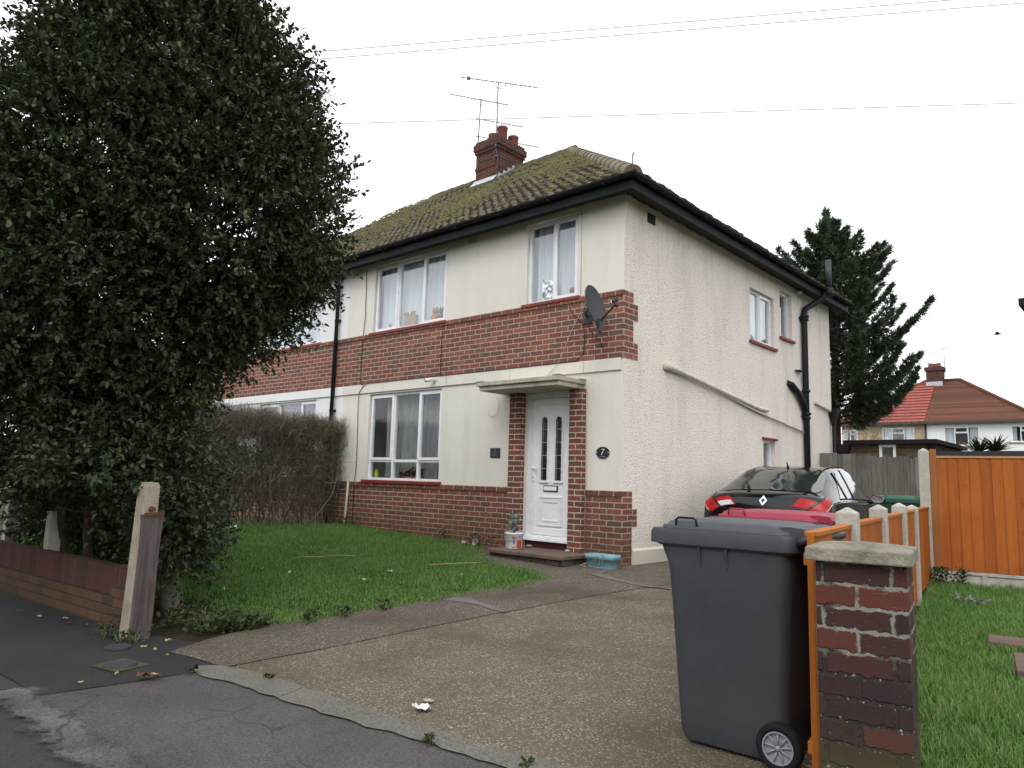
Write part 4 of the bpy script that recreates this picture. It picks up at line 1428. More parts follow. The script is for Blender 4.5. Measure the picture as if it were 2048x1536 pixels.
AD = Vector((0.60, 0.80, 0.0))
ae = thing('aerial', 'taller television aerial on a mast rising from the front corner of the chimney', 'aerial', (-5.50, 3.24, 8.2))
m = MB()
m.tube([(-5.50, 3.24, 8.05), (-5.50, 3.24, 9.86)], 0.014, 7)
m.build('mast', metal_dark, ae)
m = MB()
yagi(m, (-5.46, 3.25, 9.86), AD, 1.75, 16, 0.28)
m.tube([(-5.55, 3.13, 9.86), (-5.55, 3.15, 9.76), (-5.50, 3.24, 9.73), (-5.40, 3.36, 9.75), (-5.38, 3.37, 9.86)], 0.007, 4)
m.build('antenna', metal_dark, ae)
m = MB()
jb = Vector((-5.46, 3.25, 9.86)) - AD.normalized() * 0.74
m.bar(jb, jb + AD.normalized() * 0.07, 0.05, 0.06)
m.build('junction_box', metal_dark, ae)
m = MB()
m.box(-5.525, -5.475, 3.215, 3.2795, 8.36, 8.40)
m.box(-5.525, -5.475, 3.222, 3.2795, 8.12, 8.15)
m.tube([(-5.49, 3.22, 8.3), (-5.44, 3.24, 8.1), (-5.46, 3.25, 7.9), (-5.50, 3.24, 7.8)], 0.006, 5)
m.build('bracket', metal_dark, ae)

ae = thing('aerial', 'shorter mast with three stacked aerials and a ring on the left of the chimney', 'aerial', (-6.33, 3.45, 8.0))
m = MB()
m.tube([(-6.36, 3.5, 8.03), (-6.29, 3.5, 9.86)], 0.014, 7)
m.build('mast', metal_dark, ae)
m = MB()
yagi(m, (-6.34, 3.5, 9.86), AD + Vector((0, 0, -0.06)), 1.45, 17, 0.24)
m.tube([(-6.40, 3.42, 9.87), (-6.39, 3.42, 9.77), (-6.30, 3.5, 9.73), (-6.22, 3.6, 9.75), (-6.22, 3.62, 9.85)], 0.007, 4)
m.build('antenna', metal_dark, ae)
for z, L in ((9.35, 1.15), (8.92, 1.55)):
    m = MB()
    d = (AD + Vector((0, 0, -0.06))).normalized()
    c_ = Vector((-6.30, 3.46, z)) + d * (L / 2 - 0.06)
    yagi(m, c_, d, L, 12, 0.22)
    m.build('antenna', metal_dark, ae)
m = MB()
m.tube([(-6.42, 3.46, 8.74), (-6.05, 3.60, 8.71)], 0.01, 5)
m.tube([(-6.06, 3.60, 8.66), (-6.06, 3.60, 8.77)], 0.022, 6)
m.tube([Vector((-6.42 + 0.40 * math.cos(a), 3.45 + 0.25 * math.sin(a), 8.74 + 0.10 * math.sin(a))) for a in (2 * math.pi * k / 30 for k in range(31))], 0.004, 4)
m.build('ring_antenna', metal_dark, ae)
m = MB()
m.tube([(-6.345, 3.5, 8.12), (-6.2, 3.5, 8.12)], 0.008, 5)
m.tube([(-6.34, 3.5, 8.27), (-6.2, 3.5, 8.27)], 0.008, 5)
m.build('bracket', metal_dark, ae)

# ---------------------------------------------------------------- overhead wires
wire_mat = mat_plain('grey overhead wire', (0.60, 0.60, 0.62), 0.6)
def wire(a, b, sag, label):
    a, b = Vector(a), Vector(b)
    m = MB()
    m.tube([a.lerp(b, k / 30) - Vector((0, 0, sag * 4 * (k / 30) * (1 - k / 30))) for k in range(31)], 0.0075, 4)
    tag(m.build('overhead_wire', wire_mat), label, 'wire', 'overhead wires')
wire((-14.1, -9.93, 6.55), (9.06, 10.23, 9.91), 0.02, 'topmost of the thin wires crossing the white sky')
wire((-15.36, -11.0, 6.28), (10.91, 11.87, 10.02), 0.02, 'thin wire just below the topmost one in the white sky')
wire((-14.98, -10.6, 5.94), (10.63, 11.98, 7.93), 0.02, 'lowest thin wire passing behind the chimney aerials')

# ---------------------------------------------------------------- brick gate pillar and low orange fence
SA = R(10.0)                                     # the boundary is turned a little from the house
pil = thing('brick_pillar', 'weathered dark brick gate pillar with a pale concrete cap', 'pillar', (4.163, -5.06, zg(4.2, -5.0)), SA)
m = MB()
m.box(0.0, 0.305, 0.0, 0.305, -0.15, 0.955)
m.build('shaft', brick_pillar, pil, local=True, uvoff=(0.14, -0.004), bevel=0.006)
m = MB()
cz_ = 0.957
m.add([(-0.033, -0.035, cz_), (0.325, -0.035, cz_), (0.325, 0.345, cz_), (-0.033, 0.345, cz_), (-0.03, -0.03, cz_ + 0.050), (0.322, -0.03, cz_ + 0.050), (0.322, 0.34, cz_ + 0.050), (-0.03, 0.34, cz_ + 0.050), (0.145, 0.16, cz_ + 0.070)],
      [(3, 2, 1, 0), (0, 1, 5, 4), (1, 2, 6, 5), (2, 3, 7, 6), (3, 0, 4, 7), (4, 5, 8), (5, 6, 8), (6, 7, 8), (7, 4, 8)])
m.build('cap', mat_plain('lichened cap concrete', (0.215, 0.20, 0.16), 0.95, 0.1, 0.5, 9, 0.8, 50), pil, local=True, bevel=0.006)

fence_wood = mat_wood('orange stained fence boards', (0.25, 0.063, 0.010), (0.42, 0.118, 0.018), 0.7, True, 2)
fence_rail = mat_wood('orange stained rail', (0.32, 0.095, 0.014), (0.50, 0.17, 0.030), 0.7, False, 1)
fence_grey = mat_wood('weathered grey boards', (0.085, 0.078, 0.066), (0.23, 0.215, 0.19), 0.9, True, 2)
FH = R(8.668)                                    # fence runs back along heading -8.7 degrees
fl = thing('fence', 'low orange board fence with pointed concrete posts running back from the brick pillar', 'fence', (4.035, -4.775, 0), FH)
gz_ = lambda s_: zg(4.035 - math.sin(FH) * s_, -4.775 + math.cos(FH) * s_)
posts = [0.985, 2.25, 3.56, 4.66]
spans = [(0.04, 0.92), (1.05, 2.185), (2.315, 3.495), (3.625, 4.595), (4.725, 6.55)]
m = MB()
m.box(-0.004, 0.022, -0.006, 0.03, -0.25, 0.845)
m.build('end_post', mat_wood('orange end post', (0.32, 0.095, 0.014), (0.46, 0.15, 0.022), 0.7, False, 2), fl, local=True, bevel=0.003)
for k, (a, b) in enumerate(spans):
    base = gz_((a + b) / 2)
    top = 0.825 + 0.004 * k
    m = MB()
    n = max(4, int((b - a) / 0.11))
    w = (b - a) / n
    for i in range(n):
        y0 = a + i * w
        m.add([(0.012, y0, base + 0.05), (0.02, y0, base + 0.05), (0.028, y0 + w * 1.12, base + 0.05), (0.010, y0 + w * 1.12, base + 0.05),
               (0.012, y0, top), (0.02, y0, top), (0.028, y0 + w * 1.12, top), (0.010, y0 + w * 1.12, top)],
              [(3, 2, 1, 0), (4, 5, 6, 7), (0, 1, 5, 4), (1, 2, 6, 5), (2, 3, 7, 6), (3, 0, 4, 7)])
    pn = m.build('fence_panel', fence_wood, fl, local=True)
    for q in ((-0.022, 0.036, a - 0.005, b, top + 0.001, top + 0.022), (-0.028, 0.009, a, b, 0.12 + base, 0.17 + base), (-0.028, 0.009, a, b, top - 0.12, top - 0.07)):
        m = MB()
        m.box(*q)
        m.build('rail', fence_rail, pn, local=True, bevel=0.003)
def pointed_post(mb, x, y, z0, z1, w, d, tip=0.035):
    mb.add([(x - w, y - d, z0), (x + w, y - d, z0), (x + w, y + d, z0), (x - w, y + d, z0), (x - w, y - d, z1), (x + w, y - d, z1), (x + w, y + d, z1), (x - w, y + d, z1),
            (x, y - d * 0.5, z1 + tip), (x, y + d * 0.5, z1 + tip)],
           [(0, 1, 5, 4), (1, 2, 6, 5), (2, 3, 7, 6), (3, 0, 4, 7), (4, 5, 8), (5, 6, 9, 8), (6, 7, 9), (7, 4, 8, 9)])
for k, s_ in enumerate(posts):
    m = MB()
    pointed_post(m, 0.005, s_, gz_(s_) - 0.2, 0.905 - (0.03 if k == 3 else 0), 0.052, 0.055, 0.03)
    m.build('fence_post', concrete_post, fl, local=True, bevel=0.006)

TA = R(10.0)
tf_ = thing('fence', 'tall bright orange board fence with a concrete gravel board across the right hand garden', 'fence', (3.055, 1.66, 0), TA)
m = MB()
pointed_post(m, 0.0, 0.0, -0.2, 1.50, 0.055, 0.055, 0.035)
m.build('fence_post', concrete_post, tf_, local=True, bevel=0.006)
m = MB()
pointed_post(m, 1.98, 0.0, -0.2, 1.50, 0.055, 0.055, 0.035)
m.build('fence_post', concrete_post, tf_, local=True, bevel=0.006)
for (a, b) in ((0.06, 1.92), (2.04, 3.9)):
    m = MB()
    n = 17
    w = (b - a - 0.07) / n
    for i in range(n):
        x0 = a + 0.07 + i * w
        m.add([(x0, -0.034, 0.165), (x0 + w * 1.1, -0.022, 0.165), (x0 + w * 1.1, -0.012, 0.165), (x0, -0.02, 0.165), (x0, -0.034, 1.42), (x0 + w * 1.1, -0.022, 1.42), (x0 + w * 1.1, -0.012, 1.42), (x0, -0.02, 1.42)],
              [(3, 2, 1, 0), (4, 5, 6, 7), (0, 1, 5, 4), (1, 2, 6, 5), (2, 3, 7, 6), (3, 0, 4, 7)])
    pn = m.build('fence_panel', fence_wood, tf_, local=True)
    m = MB()
    m.box(a, b, -0.04, 0.02, 1.421, 1.445)
    m.build('capping', mat_wood('pale capping rail', (0.35, 0.17, 0.06), (0.5, 0.28, 0.12), 0.7, False, 0), pn, local=True)
    m = MB()
    m.box(a, a + 0.065, -0.045, 0.03, 0.165, 1.52)
    m.build('edge_batten', mat_wood('edge batten', (0.24, 0.085, 0.02), (0.36, 0.14, 0.036), 0.7, False, 2), pn, local=True, bevel=0.003)
    m = MB()
    m.box(a - 0.0, b, -0.015, 0.02, -0.15, 0.155)
    m.box(a, b, -0.03, -0.0155, 0.125, 0.16)
    m.box(a, b, -0.03, -0.0155, -0.15, 0.03)
    for k in (0.0, 0.45, 0.95, 1.45, b - a - 0.06):
        m.box(a + k, a + k + 0.05, -0.0295, -0.0155, 0.03, 0.125)
    m.build('gravel_board', concrete_post, tf_, local=True, bevel=0.004)

gf = thing('fence', 'weathered grey board fence closing the drive behind the black car', 'fence', (0.0, 7.0, 0))
m = MB()
x = 0.03
r3 = random.Random(3)
while x < 2.6:
    w = r3.uniform(0.075, 0.105)
    top = 1.735 - 0.055 * x + r3.uniform(-0.022, 0.022)
    m.box(x, x + w - 0.004, 7.0 + r3.uniform(-0.006, 0.006), 7.02, -0.05, top)
    x += w
m.build('fence_panel', fence_grey, gf)
for z in (0.35, 1.3):
    m = MB()
    m.box(0.02, 2.6, 7.021, 7.07, z, z + 0.08)
    m.build('rail', fence_grey, gf)

# ---------------------------------------------------------------- front left: leaning posts, low brick wall
wood_rot = mat_wood('rotten purple grey timber', (0.035, 0.026, 0.028), (0.17, 0.135, 0.13), 0.9, True, 2)
old_conc = mat_plain('old gate post concrete', (0.33, 0.295, 0.225), 0.95, 0.1, 0.35, 6, 0.8, 70)
lp = thing('gate_post', 'leaning old concrete gate post with a rotten timber strapped to it', 'post', (-0.69, -5.55, zg(-0.69, -5.55)), R(6))
m = MB()
tilt = Matrix.Rotation(R(3.0), 4, 'Y')
prof = [(-0.075, -0.06), (0.065, -0.06), (0.065, 0.06), (-0.075, 0.06)]
rg = []
for z, k, dx in ((-0.2, 1.1, 0), (0.3, 1.0, 0), (0.7, 0.97, 0), (0.98, 0.95, 0), (1.12, 0.92, 0), (1.15, 0.78, 0.004)):
    rg.append([tilt @ Vector((x * k + dx, y * k, z)) for x, y in prof])
m.loft(rg, smooth=False)
m.build('shaft', old_conc, lp, local=True, bevel=0.012)
m = MB()
t2 = Matrix.Rotation(R(2.0), 4, 'Y')
rg = []
for z, w0, w1, dd_ in ((-0.1, 0.045, 0.125, 0.05), (0.2, 0.035, 0.135, 0.06), (0.45, 0.03, 0.13, 0.055), (0.7, 0.028, 0.135, 0.05), (0.86, 0.038, 0.145, 0.05), (0.915, 0.06, 0.15, 0.04)):
    rg.append([t2 @ Vector((x, y, z)) for x, y in ((0.066, -w0 * 0.4 - 0.05), (0.066 + dd_, -w0 * 0.4 - 0.055), (0.066 + dd_ * 0.75, 0.01), (0.068 + dd_, w1 * 0.55), (0.066, w1 * 0.55))])
m.loft(rg, smooth=False)
m.build('timber', wood_rot, lp, local=True)
m = MB()
m.tube([(0.10, 0.0, 0.955), (0.15, -0.005, 0.95)], 0.02, 8)
m.bar((0.155, -0.07, 0.915), (0.16, 0.075, 0.92), 0.014, 0.022)
m.build('rusty_bolt', mat_plain('rust', (0.10, 0.04, 0.02), 0.9), lp, local=True)
for (x, y, h, lean, lab) in ((-2.87, -5.48, 0.72, -3, 'smaller grey concrete post standing in the foliage behind the low brick wall'), (-5.6, -5.15, 0.95, 2, 'half hidden grey concrete post at the far left end of the low wall')):
    m = MB()
    tl = Matrix.Rotation(R(lean), 4, 'Y')
    m.loft([[tl @ Vector((sx * 0.062 * k, sy * 0.055 * k, z)) for sx, sy in ((-1, -1), (1, -1), (1, 1), (-1, 1))] for z, k in ((-0.2, 1.1), (0.5, 1.0), (h, 0.9))], smooth=False)
    o = m.build('gate_post', concrete_post, local=True, bevel=0.01)
    o.location = (x, y, zg(x, y) + 0.1)
    tag(o, lab, 'post')

lw = thing('brick_wall', 'low brick garden wall with bricks on end along the dark pavement', 'wall', (-0.97, -5.505, zg(-0.9, -5.5)), R(3.4))
LW = 9.0
m = MB()
m.box(-LW, 0.0, 0.0, 0.11, -0.15, 0.225)
m.box(-0.235, 0.0, -0.012, 0.11, 0.1, 0.30)
m.build('stretcher_courses', brick_low, lw, local=True, uvoff=(0.03, 0.0), bevel=0.006)
m = MB()
m.box(-LW, -0.20, 0.004, 0.105, 0.225, 0.465)
m.box(-0.20, 0.0, 0.010, 0.105, 0.30, 0.48)
m.build('soldier_course', brick_soldier, lw, local=True, uvoff=(0, 0.23), bevel=0.006)

# ---------------------------------------------------------------- wheelie bins
def wheelie_bin(label, col, loc, rz, lid_col=None, dirt=0.2):
    """front (opening side) faces local -X, wheels at +X; near side is local -Y"""
    t = thing('wheelie_bin', label, 'bin', loc, rz, 'wheelie bins')
    pm = mat_plain('bin plastic', col, 0.55, 0.4, dirt, 2.2, 0.12, 140)
    lm = mat_plain('bin lid plastic', lid_col or col, 0.45, 0.45, dirt, 3, 0.1, 140)
    m = MB()
    rings = []
    for z, hx0, hx1, hy in ((0.02, -0.235, 0.245, 0.222), (0.05, -0.252, 0.26, 0.232), (0.20, -0.262, 0.268, 0.24), (0.62, -0.286, 0.290, 0.258), (0.82, -0.300, 0.302, 0.268), (0.875, -0.322, 0.305, 0.272), (0.935, -0.345, 0.306, 0.275)):
        rings.append(rect_ring((hx0 + hx1) / 2, 0, (hx1 - hx0) / 2, hy, 0.055, z, 5))
    m.loft(rings)
    for x in (-0.115, 0.02):                       # ribs below the rim
        for sy in (-1, 1):
            m.add([(x - 0.006, sy * 0.288, 0.925), (x + 0.006, sy * 0.288, 0.925), (x + 0.006, sy * 0.265, 0.80), (x - 0.006, sy * 0.265, 0.80), (x - 0.006, sy * 0.25, 0.925), (x + 0.006, sy * 0.25, 0.925), (x + 0.006, sy * 0.25, 0.79), (x - 0.006, sy * 0.25, 0.79)],
                  [(0, 1, 2, 3), (0, 3, 7, 4), (1, 5, 6, 2), (2, 6, 7, 3)])
    body = m.build('body', pm, t, local=True)
    m = MB()
    m.loft([rect_ring(-0.025, 0, 0.36, 0.295, 0.05, z, 5) if z < 0.99 else rect_ring(-0.025, 0, 0.352, 0.288, 0.05, z, 5) for z in (0.925, 0.928, 0.975, 0.995)])
    m.loft([rect_ring(-0.01, 0, hx, hy, 0.06, z, 5) for z, hx, hy in ((0.915, 0.340, 0.284), (0.926, 0.350, 0.292))])
    m.tube([(0.335, -0.24, 0.965), (0.385, -0.24, 0.99), (0.385, 0.24, 0.99), (0.335, 0.24, 0.965)], 0.016, 8)
    m.build('rim', pm, body, local=True)
    m = MB()
    m.loft([rect_ring(-0.015, 0, hx, hy, 0.07, z, 6) for z, hx, hy in ((0.9955, 0.325, 0.272), (1.010, 0.323, 0.270), (1.014, 0.305, 0.256), (1.030, 0.295, 0.248), (1.040, 0.27, 0.228), (1.045, 0.21, 0.17), (1.048, 0.1, 0.08))])
    m.loft([[Vector((x, sy * hy_, z)) for sy, z in ((-1, z0), (1, z0), (1, z1), (-1, z1))] for x, hy_, z0, z1 in ((0.10, 0.245, 0.985, 1.016), (0.30, 0.23, 0.985, 1.034), (0.36, 0.21, 0.98, 1.026), (0.385, 0.20, 0.96, 0.995))], smooth=False)
    lid = m.build('lid', lm, t, local=True)
    m = MB()
    m.tube([(-0.245, -0.264, 1.005), (-0.240, -0.266, 1.042), (-0.228, -0.267, 1.050), (-0.150, -0.267, 1.050), (-0.138, -0.266, 1.042), (-0.132, -0.264, 1.005)], 0.0055, 8)
    m.build('handle', black_paint if not lid_col else lm, lid, local=True)
    ty = mat_plain('bin tyre', (0.008, 0.008, 0.009), 0.8, 0.3, 0.2)
    rm = mat_plain('pale grey wheel rim', (0.27, 0.28, 0.31), 0.5, 0.4, 0.12)
    for sy in (-1, 1):
        y0, y1 = sy * 0.225, sy * 0.285
        mx = Matrix.Translation((0.245, (y0 + y1) / 2, 0.10)) @ Matrix.Rotation(R(-90 * sy), 4, 'X')
        w = MB()
        w.lathe([(0.066, -0.024), (0.094, -0.027), (0.100, -0.015), (0.100, 0.015), (0.094, 0.027), (0.066, 0.024), (0.062, 0.0), (0.066, -0.024)], n=30, m=mx)
        wh = w.build('wheel', ty, t, local=True)
        w = MB()
        w.lathe([(0.0, 0.012), (0.060, 0.012), (0.062, 0.027), (0.068, 0.027), (0.067, 0.0)], n=30, m=mx, smooth=False)
        w.lathe([(0.0, 0.030), (0.010, 0.030), (0.013, 0.012)], n=14, m=mx)
        for k in range(9):
            a = 2 * math.pi * k / 9 + 0.2
            p0, p1 = Vector((0.010 * math.cos(a), 0.010 * math.sin(a), 0.020)), Vector((0.061 * math.cos(a), 0.061 * math.sin(a), 0.020))
            w.bar(mx @ p0, mx @ p1, 0.004, 0.014) if False else w.tube([mx @ p0, mx @ p1], 0.0042, 5)
        w.build('rim', rm, wh, local=True)
    w = MB()
    w.tube([(0.245, -0.225, 0.10), (0.245, 0.225, 0.10)], 0.012, 8)
    w.build('axle', metal_dark, t, local=True)
    return t
wheelie_bin('dark slate grey wheelie bin standing in front of the red one', (0.044, 0.050, 0.058), (3.60, -4.40, zg(3.6, -4.5) - 0.005), R(1.0))
wheelie_bin('red wheelie bin half hidden behind the dark grey one', (0.075, 0.008, 0.016), (3.34, -3.26, zg(3.3, -3.26) - 0.035), R(-2.0), lid_col=(0.27, 0.018, 0.042))
wheelie_bin('green wheelie bin standing by the weathered grey fence', (0.012, 0.055, 0.035), (1.74, 5.75, zg(1.8, 5.5) - 0.085), R(6), lid_col=(0.02, 0.12, 0.07))

# ---------------------------------------------------------------- bucket, planter, small things by the door
bk = thing('bucket', 'white plastic tub with orange and blue print on the door step', 'bucket', (-1.43, -0.42, 0.123))
m = MB()
m.lathe([(0.0, 0.002), (0.105, 0.002), (0.108, 0.01), (0.122, 0.185), (0.129, 0.19), (0.129, 0.215), (0.124, 0.215), (0.119, 0.19), (0.112, 0.13), (0.0, 0.13)], n=28)
body = m.build('tub', mat_plain('white tub plastic', (0.66, 0.67, 0.69), 0.4, 0.4, 0.1), bk, local=True)
def tub_patch(a0, a1, z0, z1, mat):
    m = MB()
    n = 10
    rr = lambda z: 0.108 + (z - 0.01) * 0.08 + 0.0012
    p = [(rr(z) * math.cos(R(a0 + (a1 - a0) * i / n)), rr(z) * math.sin(R(a0 + (a1 - a0) * i / n)), z) for z in (z0, z1) for i in range(n + 1)]
    m.add(p, [(i, i + 1, n + 2 + i, n + 1 + i) for i in range(n)], True)
    m.build('print', mat, body, local=True)
red_ink, blue_ink, dark_ink = (mat_plain(n_, c_, 0.5) for n_, c_ in (('orange print', (0.50, 0.07, 0.02)), ('blue print', (0.04, 0.12, 0.35)), ('dark print', (0.02, 0.02, 0.03))))
tub_patch(-30, 10, 0.012, 0.12, red_ink)
tub_patch(-62, -40, 0.135, 0.165, red_ink)
tub_patch(-55, -42, 0.075, 0.11, blue_ink)
tub_patch(-60, -38, 0.02, 0.03, dark_ink)
m = MB()
m.tube([(0.125 * math.cos(R(a)) * 1.03, 0.125 * math.sin(R(a)) * 1.03, 0.195 - 0.085 * math.sin(R(a + 180))) for a in range(-172, -5, 12)], 0.004, 5)
m.build('handle', mat_plain('tub handle', (0.25, 0.26, 0.28), 0.5), bk, local=True)

pt = thing('planter', 'pale blue plastic trough planter beside the porch with loose string over it', 'planter', (-0.08, -0.30, zg(0, -0.3)), R(1))
blue = mat_plain('pale blue plastic', (0.20, 0.36, 0.43), 0.5, 0.4, 0.15, 5)
m = MB()
def tr_ring(hx, hy, z):
    return rect_ring(0, 0, hx, hy, 0.02, z, 3)
m.loft([tr_ring(0.175, 0.075, 0.004), tr_ring(0.19, 0.09, 0.105), tr_ring(0.198, 0.097, 0.106), tr_ring(0.205, 0.103, 0.165), tr_ring(0.197, 0.095, 0.165), tr_ring(0.185, 0.085, 0.10), tr_ring(0.17, 0.07, 0.09)])
tb = m.build('trough', blue, pt, local=True)
m = MB()
m.lathe([(0.0, 0.004), (0.012, 0.002), (0.013, 0.0)], n=12, m=Matrix.Translation((0.0, -0.0845, 0.045)) @ Matrix.Rotation(R(90), 4, 'X'))
m.build('emblem', mat_plain('worn sticker', (0.25, 0.22, 0.26), 0.6), tb, local=True)
m = MB()
for x in (-0.055, -0.02, 0.04, 0.075):
    m.tube([(x, -0.06, 0.12), (x + 0.01, -0.10, 0.172), (x + 0.004, -0.112, 0.15), (x - 0.012, -0.106, 0.09), (x - 0.02, -0.098, 0.03)], 0.0028, 4)
m.tube([(0.04, -0.11, 0.16), (0.06, -0.118, 0.178), (0.09, -0.112, 0.165)], 0.0028, 4)
m.build('string', mat_plain('beige string', (0.42, 0.36, 0.26), 0.9), pt, local=True)
m = MB()
m.tube([(-0.18, -0.02, 0.06), (-0.29, -0.06, 0.012), (-0.18, -0.09, 0.008)], 0.006, 6)
m.build('wire_loop', mat_plain('bent pale wire', (0.45, 0.42, 0.36), 0.6), pt, local=True)

stone = mat_plain('small stone', (0.22, 0.19, 0.15), 0.9, 0.2, 0.3, 15, 0.5, 60)
def pebble(loc, s, label, col=None, group=None):
    m = MB()
    r_ = random.Random(hash(label) % 1000)
    m.lathe([(0.0, -0.5), (0.7, -0.42), (1.0, 0.0), (0.75, 0.4), (0.3, 0.55), (0.0, 0.56)], n=9)
    m.v = [(x * s[0] * (1 + 0.15 * noise.noise((x * 2, y * 2, z * 2 + s[0] * 90))), y * s[1], z * s[2]) for x, y, z in m.v]
    o = m.build('stone', col or stone, local=True)
    o.location = loc
    tag(o, label, 'stone', group)
pebble((-1.42, -0.12, 0.142), (0.06, 0.04, 0.04), 'grey brown stone by the left end of the door sill')
pebble((-0.73, -0.16, 0.137), (0.045, 0.035, 0.03), 'pale broken stone by the right end of the door sill', mat_plain('pale stone', (0.38, 0.36, 0.30), 0.9))
pebble((-2.6, -0.20, 0.075 + 0.03), (0.045, 0.045, 0.045), 'round pale stone in the grass at the foot of the brick plinth', mat_plain('white stone', (0.33, 0.33, 0.31), 0.9))
pot = thing('plant_pot', 'small upturned pot lying in the grass at the foot of the brick plinth', 'pot', (-2.28, -0.22, zg(-2.28, -0.2) + 0.045))
m = MB()
mx = Matrix.Rotation(R(70), 4, 'X')
m.lathe([(0.0, 0.0), (0.035, 0.0), (0.048, 0.07), (0.052, 0.07), (0.052, 0.085), (0.044, 0.085), (0.034, 0.02), (0.0, 0.02)], n=16, m=mx)
m.build('pot', mat_plain('grey pot plastic', (0.26, 0.25, 0.22), 0.7), pot, local=True)

# two small iron covers in the pavement
iron = mat_plain('iron cover', (0.050, 0.050, 0.054), 0.7, 0.4, 0.25, 20, 0.5, 120)
frame_c = mat_plain('mossy cover surround', (0.060, 0.066, 0.040), 0.9, 0.2, 0.4, 8, 0.4)
for (x, y, r_, lab, surround) in ((-0.43, -5.745, 0.085, 'small round iron cover in the pavement nearest the leaning post', False), (0.05, -5.905, 0.10, 'round iron cover in a mossy square surround in the pavement', True)):
    t = thing('manhole_cover', lab, 'cover', (x, y, zg(x, y) + 0.004), R(12))
    if surround:
        m = MB()
        m.obox(Matrix.Translation((0, 0, 0.001)), 0.27, 0.22, 0.008)
        m.build('surround', frame_c, t, local=True)
    m = MB()
    m.lathe([(0.0, 0.010), (r_ * 0.82, 0.010), (r_ * 0.86, 0.006), (r_ * 0.9, 0.011), (r_, 0.011), (r_, 0.0)], n=28, smooth=False)
    for k in range(-3, 4):
        hw = math.sqrt(max(0, (r_ * 0.78) ** 2 - (k * r_ * 0.22) ** 2))
        m.box(-hw, hw, k * r_ * 0.22 - 0.003, k * r_ * 0.22 + 0.003, 0.0095, 0.0125)
    m.build('lid', iron, t, local=True)

# litter, sticks and leaves
def scrap(name, loc, w, h, mat, label, cat, group=None, rz=0, n=5, crinkle=0.012):
    m = MB()
    r_ = random.Random(int(abs(loc[0] * 1000)) + int(abs(loc[1] * 777)))
    pts = []
    for j in range(n + 1):
        for i in range(n + 1):
            u_, v_ = i / n - 0.5, j / n - 0.5
            e = 1 - 0.5 * (abs(u_) * 2) ** 3
            pts.append((u_ * w, v_ * h * e, 0.004 + abs(noise.noise((u_ * 6 + loc[0] * 9, v_ * 6, loc[1]))) * crinkle * 2))
    m.add(pts, [(j * (n + 1) + i, j * (n + 1) + i + 1, (j + 1) * (n + 1) + i + 1, (j + 1) * (n + 1) + i) for j in range(n) for i in range(n)], True)
    o = m.build(name, mat, local=True)
    o.location = loc
    o.rotation_euler = (0, 0, rz)
    return tag(o, label, cat, group)
paper = mat_plain('white paper', (0.66, 0.66, 0.64), 0.8, 0.2, 0.08, 20)
scrap('crumpled_paper', (2.13, -5.17, zg(2.13, -5.17) + 0.006), 0.10, 0.06, paper, 'crumpled white paper on the drive beside the cement strip', 'litter', rz=0.5, crinkle=0.03)
scrap('paper_scrap', (2.06, -5.06, zg(2.06, -5.06) + 0.006), 0.07, 0.035, mat_plain('dull paper', (0.35, 0.33, 0.28), 0.9), 'dull beige scrap just beyond the crumpled white paper', 'litter', rz=0.4)
scrap('paper_scrap', (-5.2, -2.45, zg(-5.2, -2.45) + 0.03), 0.16, 0.10, paper, 'torn white paper under the foot of the bare hedge', 'litter', rz=0.9, crinkle=0.08)
stick = mat_wood('pale stick', (0.26, 0.19, 0.09), (0.45, 0.36, 0.2), 0.8, False, 0)
for (a, b, lab) in (((-2.52, -2.66, 0.07), (-2.30, -2.35, 0.08), 'short pale stick lying in the middle of the lawn'), ((-2.56, -3.02, 0.05), (-2.42, -2.70, 0.06), 'reddish stick lying on the lawn beside the short pale one'), ((-1.32, -2.02, 0.05), (-1.05, -1.42, 0.05), 'long thin pale stick on the lawn nearest the path')):
    m = MB()
    a, b = Vector(a), Vector(b)
    a.z, b.z = zg(a.x, a.y) + 0.045, zg(b.x, b.y) + 0.05
    m.tube([a, a.lerp(b, 0.5) + Vector((0.01, 0.0, 0.006)), b], [0.006, 0.0055, 0.004], 6)
    tag(m.build('stick', stick), lab, 'stick')
leaf_y = mat_plain('yellow dead leaf', (0.36, 0.30, 0.14), 0.8, 0.2, 0.3, 30)
leaf_b = mat_plain('brown dead leaf', (0.13, 0.055, 0.03), 0.8, 0.2, 0.3, 30)
leaf_w = mat_plain('pale dead leaf', (0.36, 0.34, 0.27), 0.8, 0.2, 0.3, 30)
for i, (x, y) in enumerate([(-0.124, -5.615), (-0.303, -5.45), (0.282, -6.015), (0.465, -5.864), (0.315, -6.225), (-1.3, -5.66), (-0.25, -5.64), (0.08, -5.62)]):
    scrap('fallen_leaf', (x, y, zg(x, y) + 0.016), 0.042, 0.020, leaf_y, 'small yellow dead leaf on the ground around the iron covers', 'leaf', 'yellow leaves around the iron covers', rz=i * 1.3, n=3)
scrap('fallen_leaf', (0.49, -5.91, zg(0.49, -5.91) + 0.016), 0.14, 0.05, leaf_b, 'large red brown dead leaf at the corner of the dark pavement', 'leaf', rz=0.6, n=4, crinkle=0.03)
scrap('fallen_leaf', (0.56, -5.68, zg(0.56, -5.68) + 0.016), 0.08, 0.04, mat_plain('dark dead leaf', (0.03, 0.022, 0.018), 0.8), 'curled dark dead leaf by the left end of the cement strip', 'leaf', rz=1.6, n=4, crinkle=0.035)
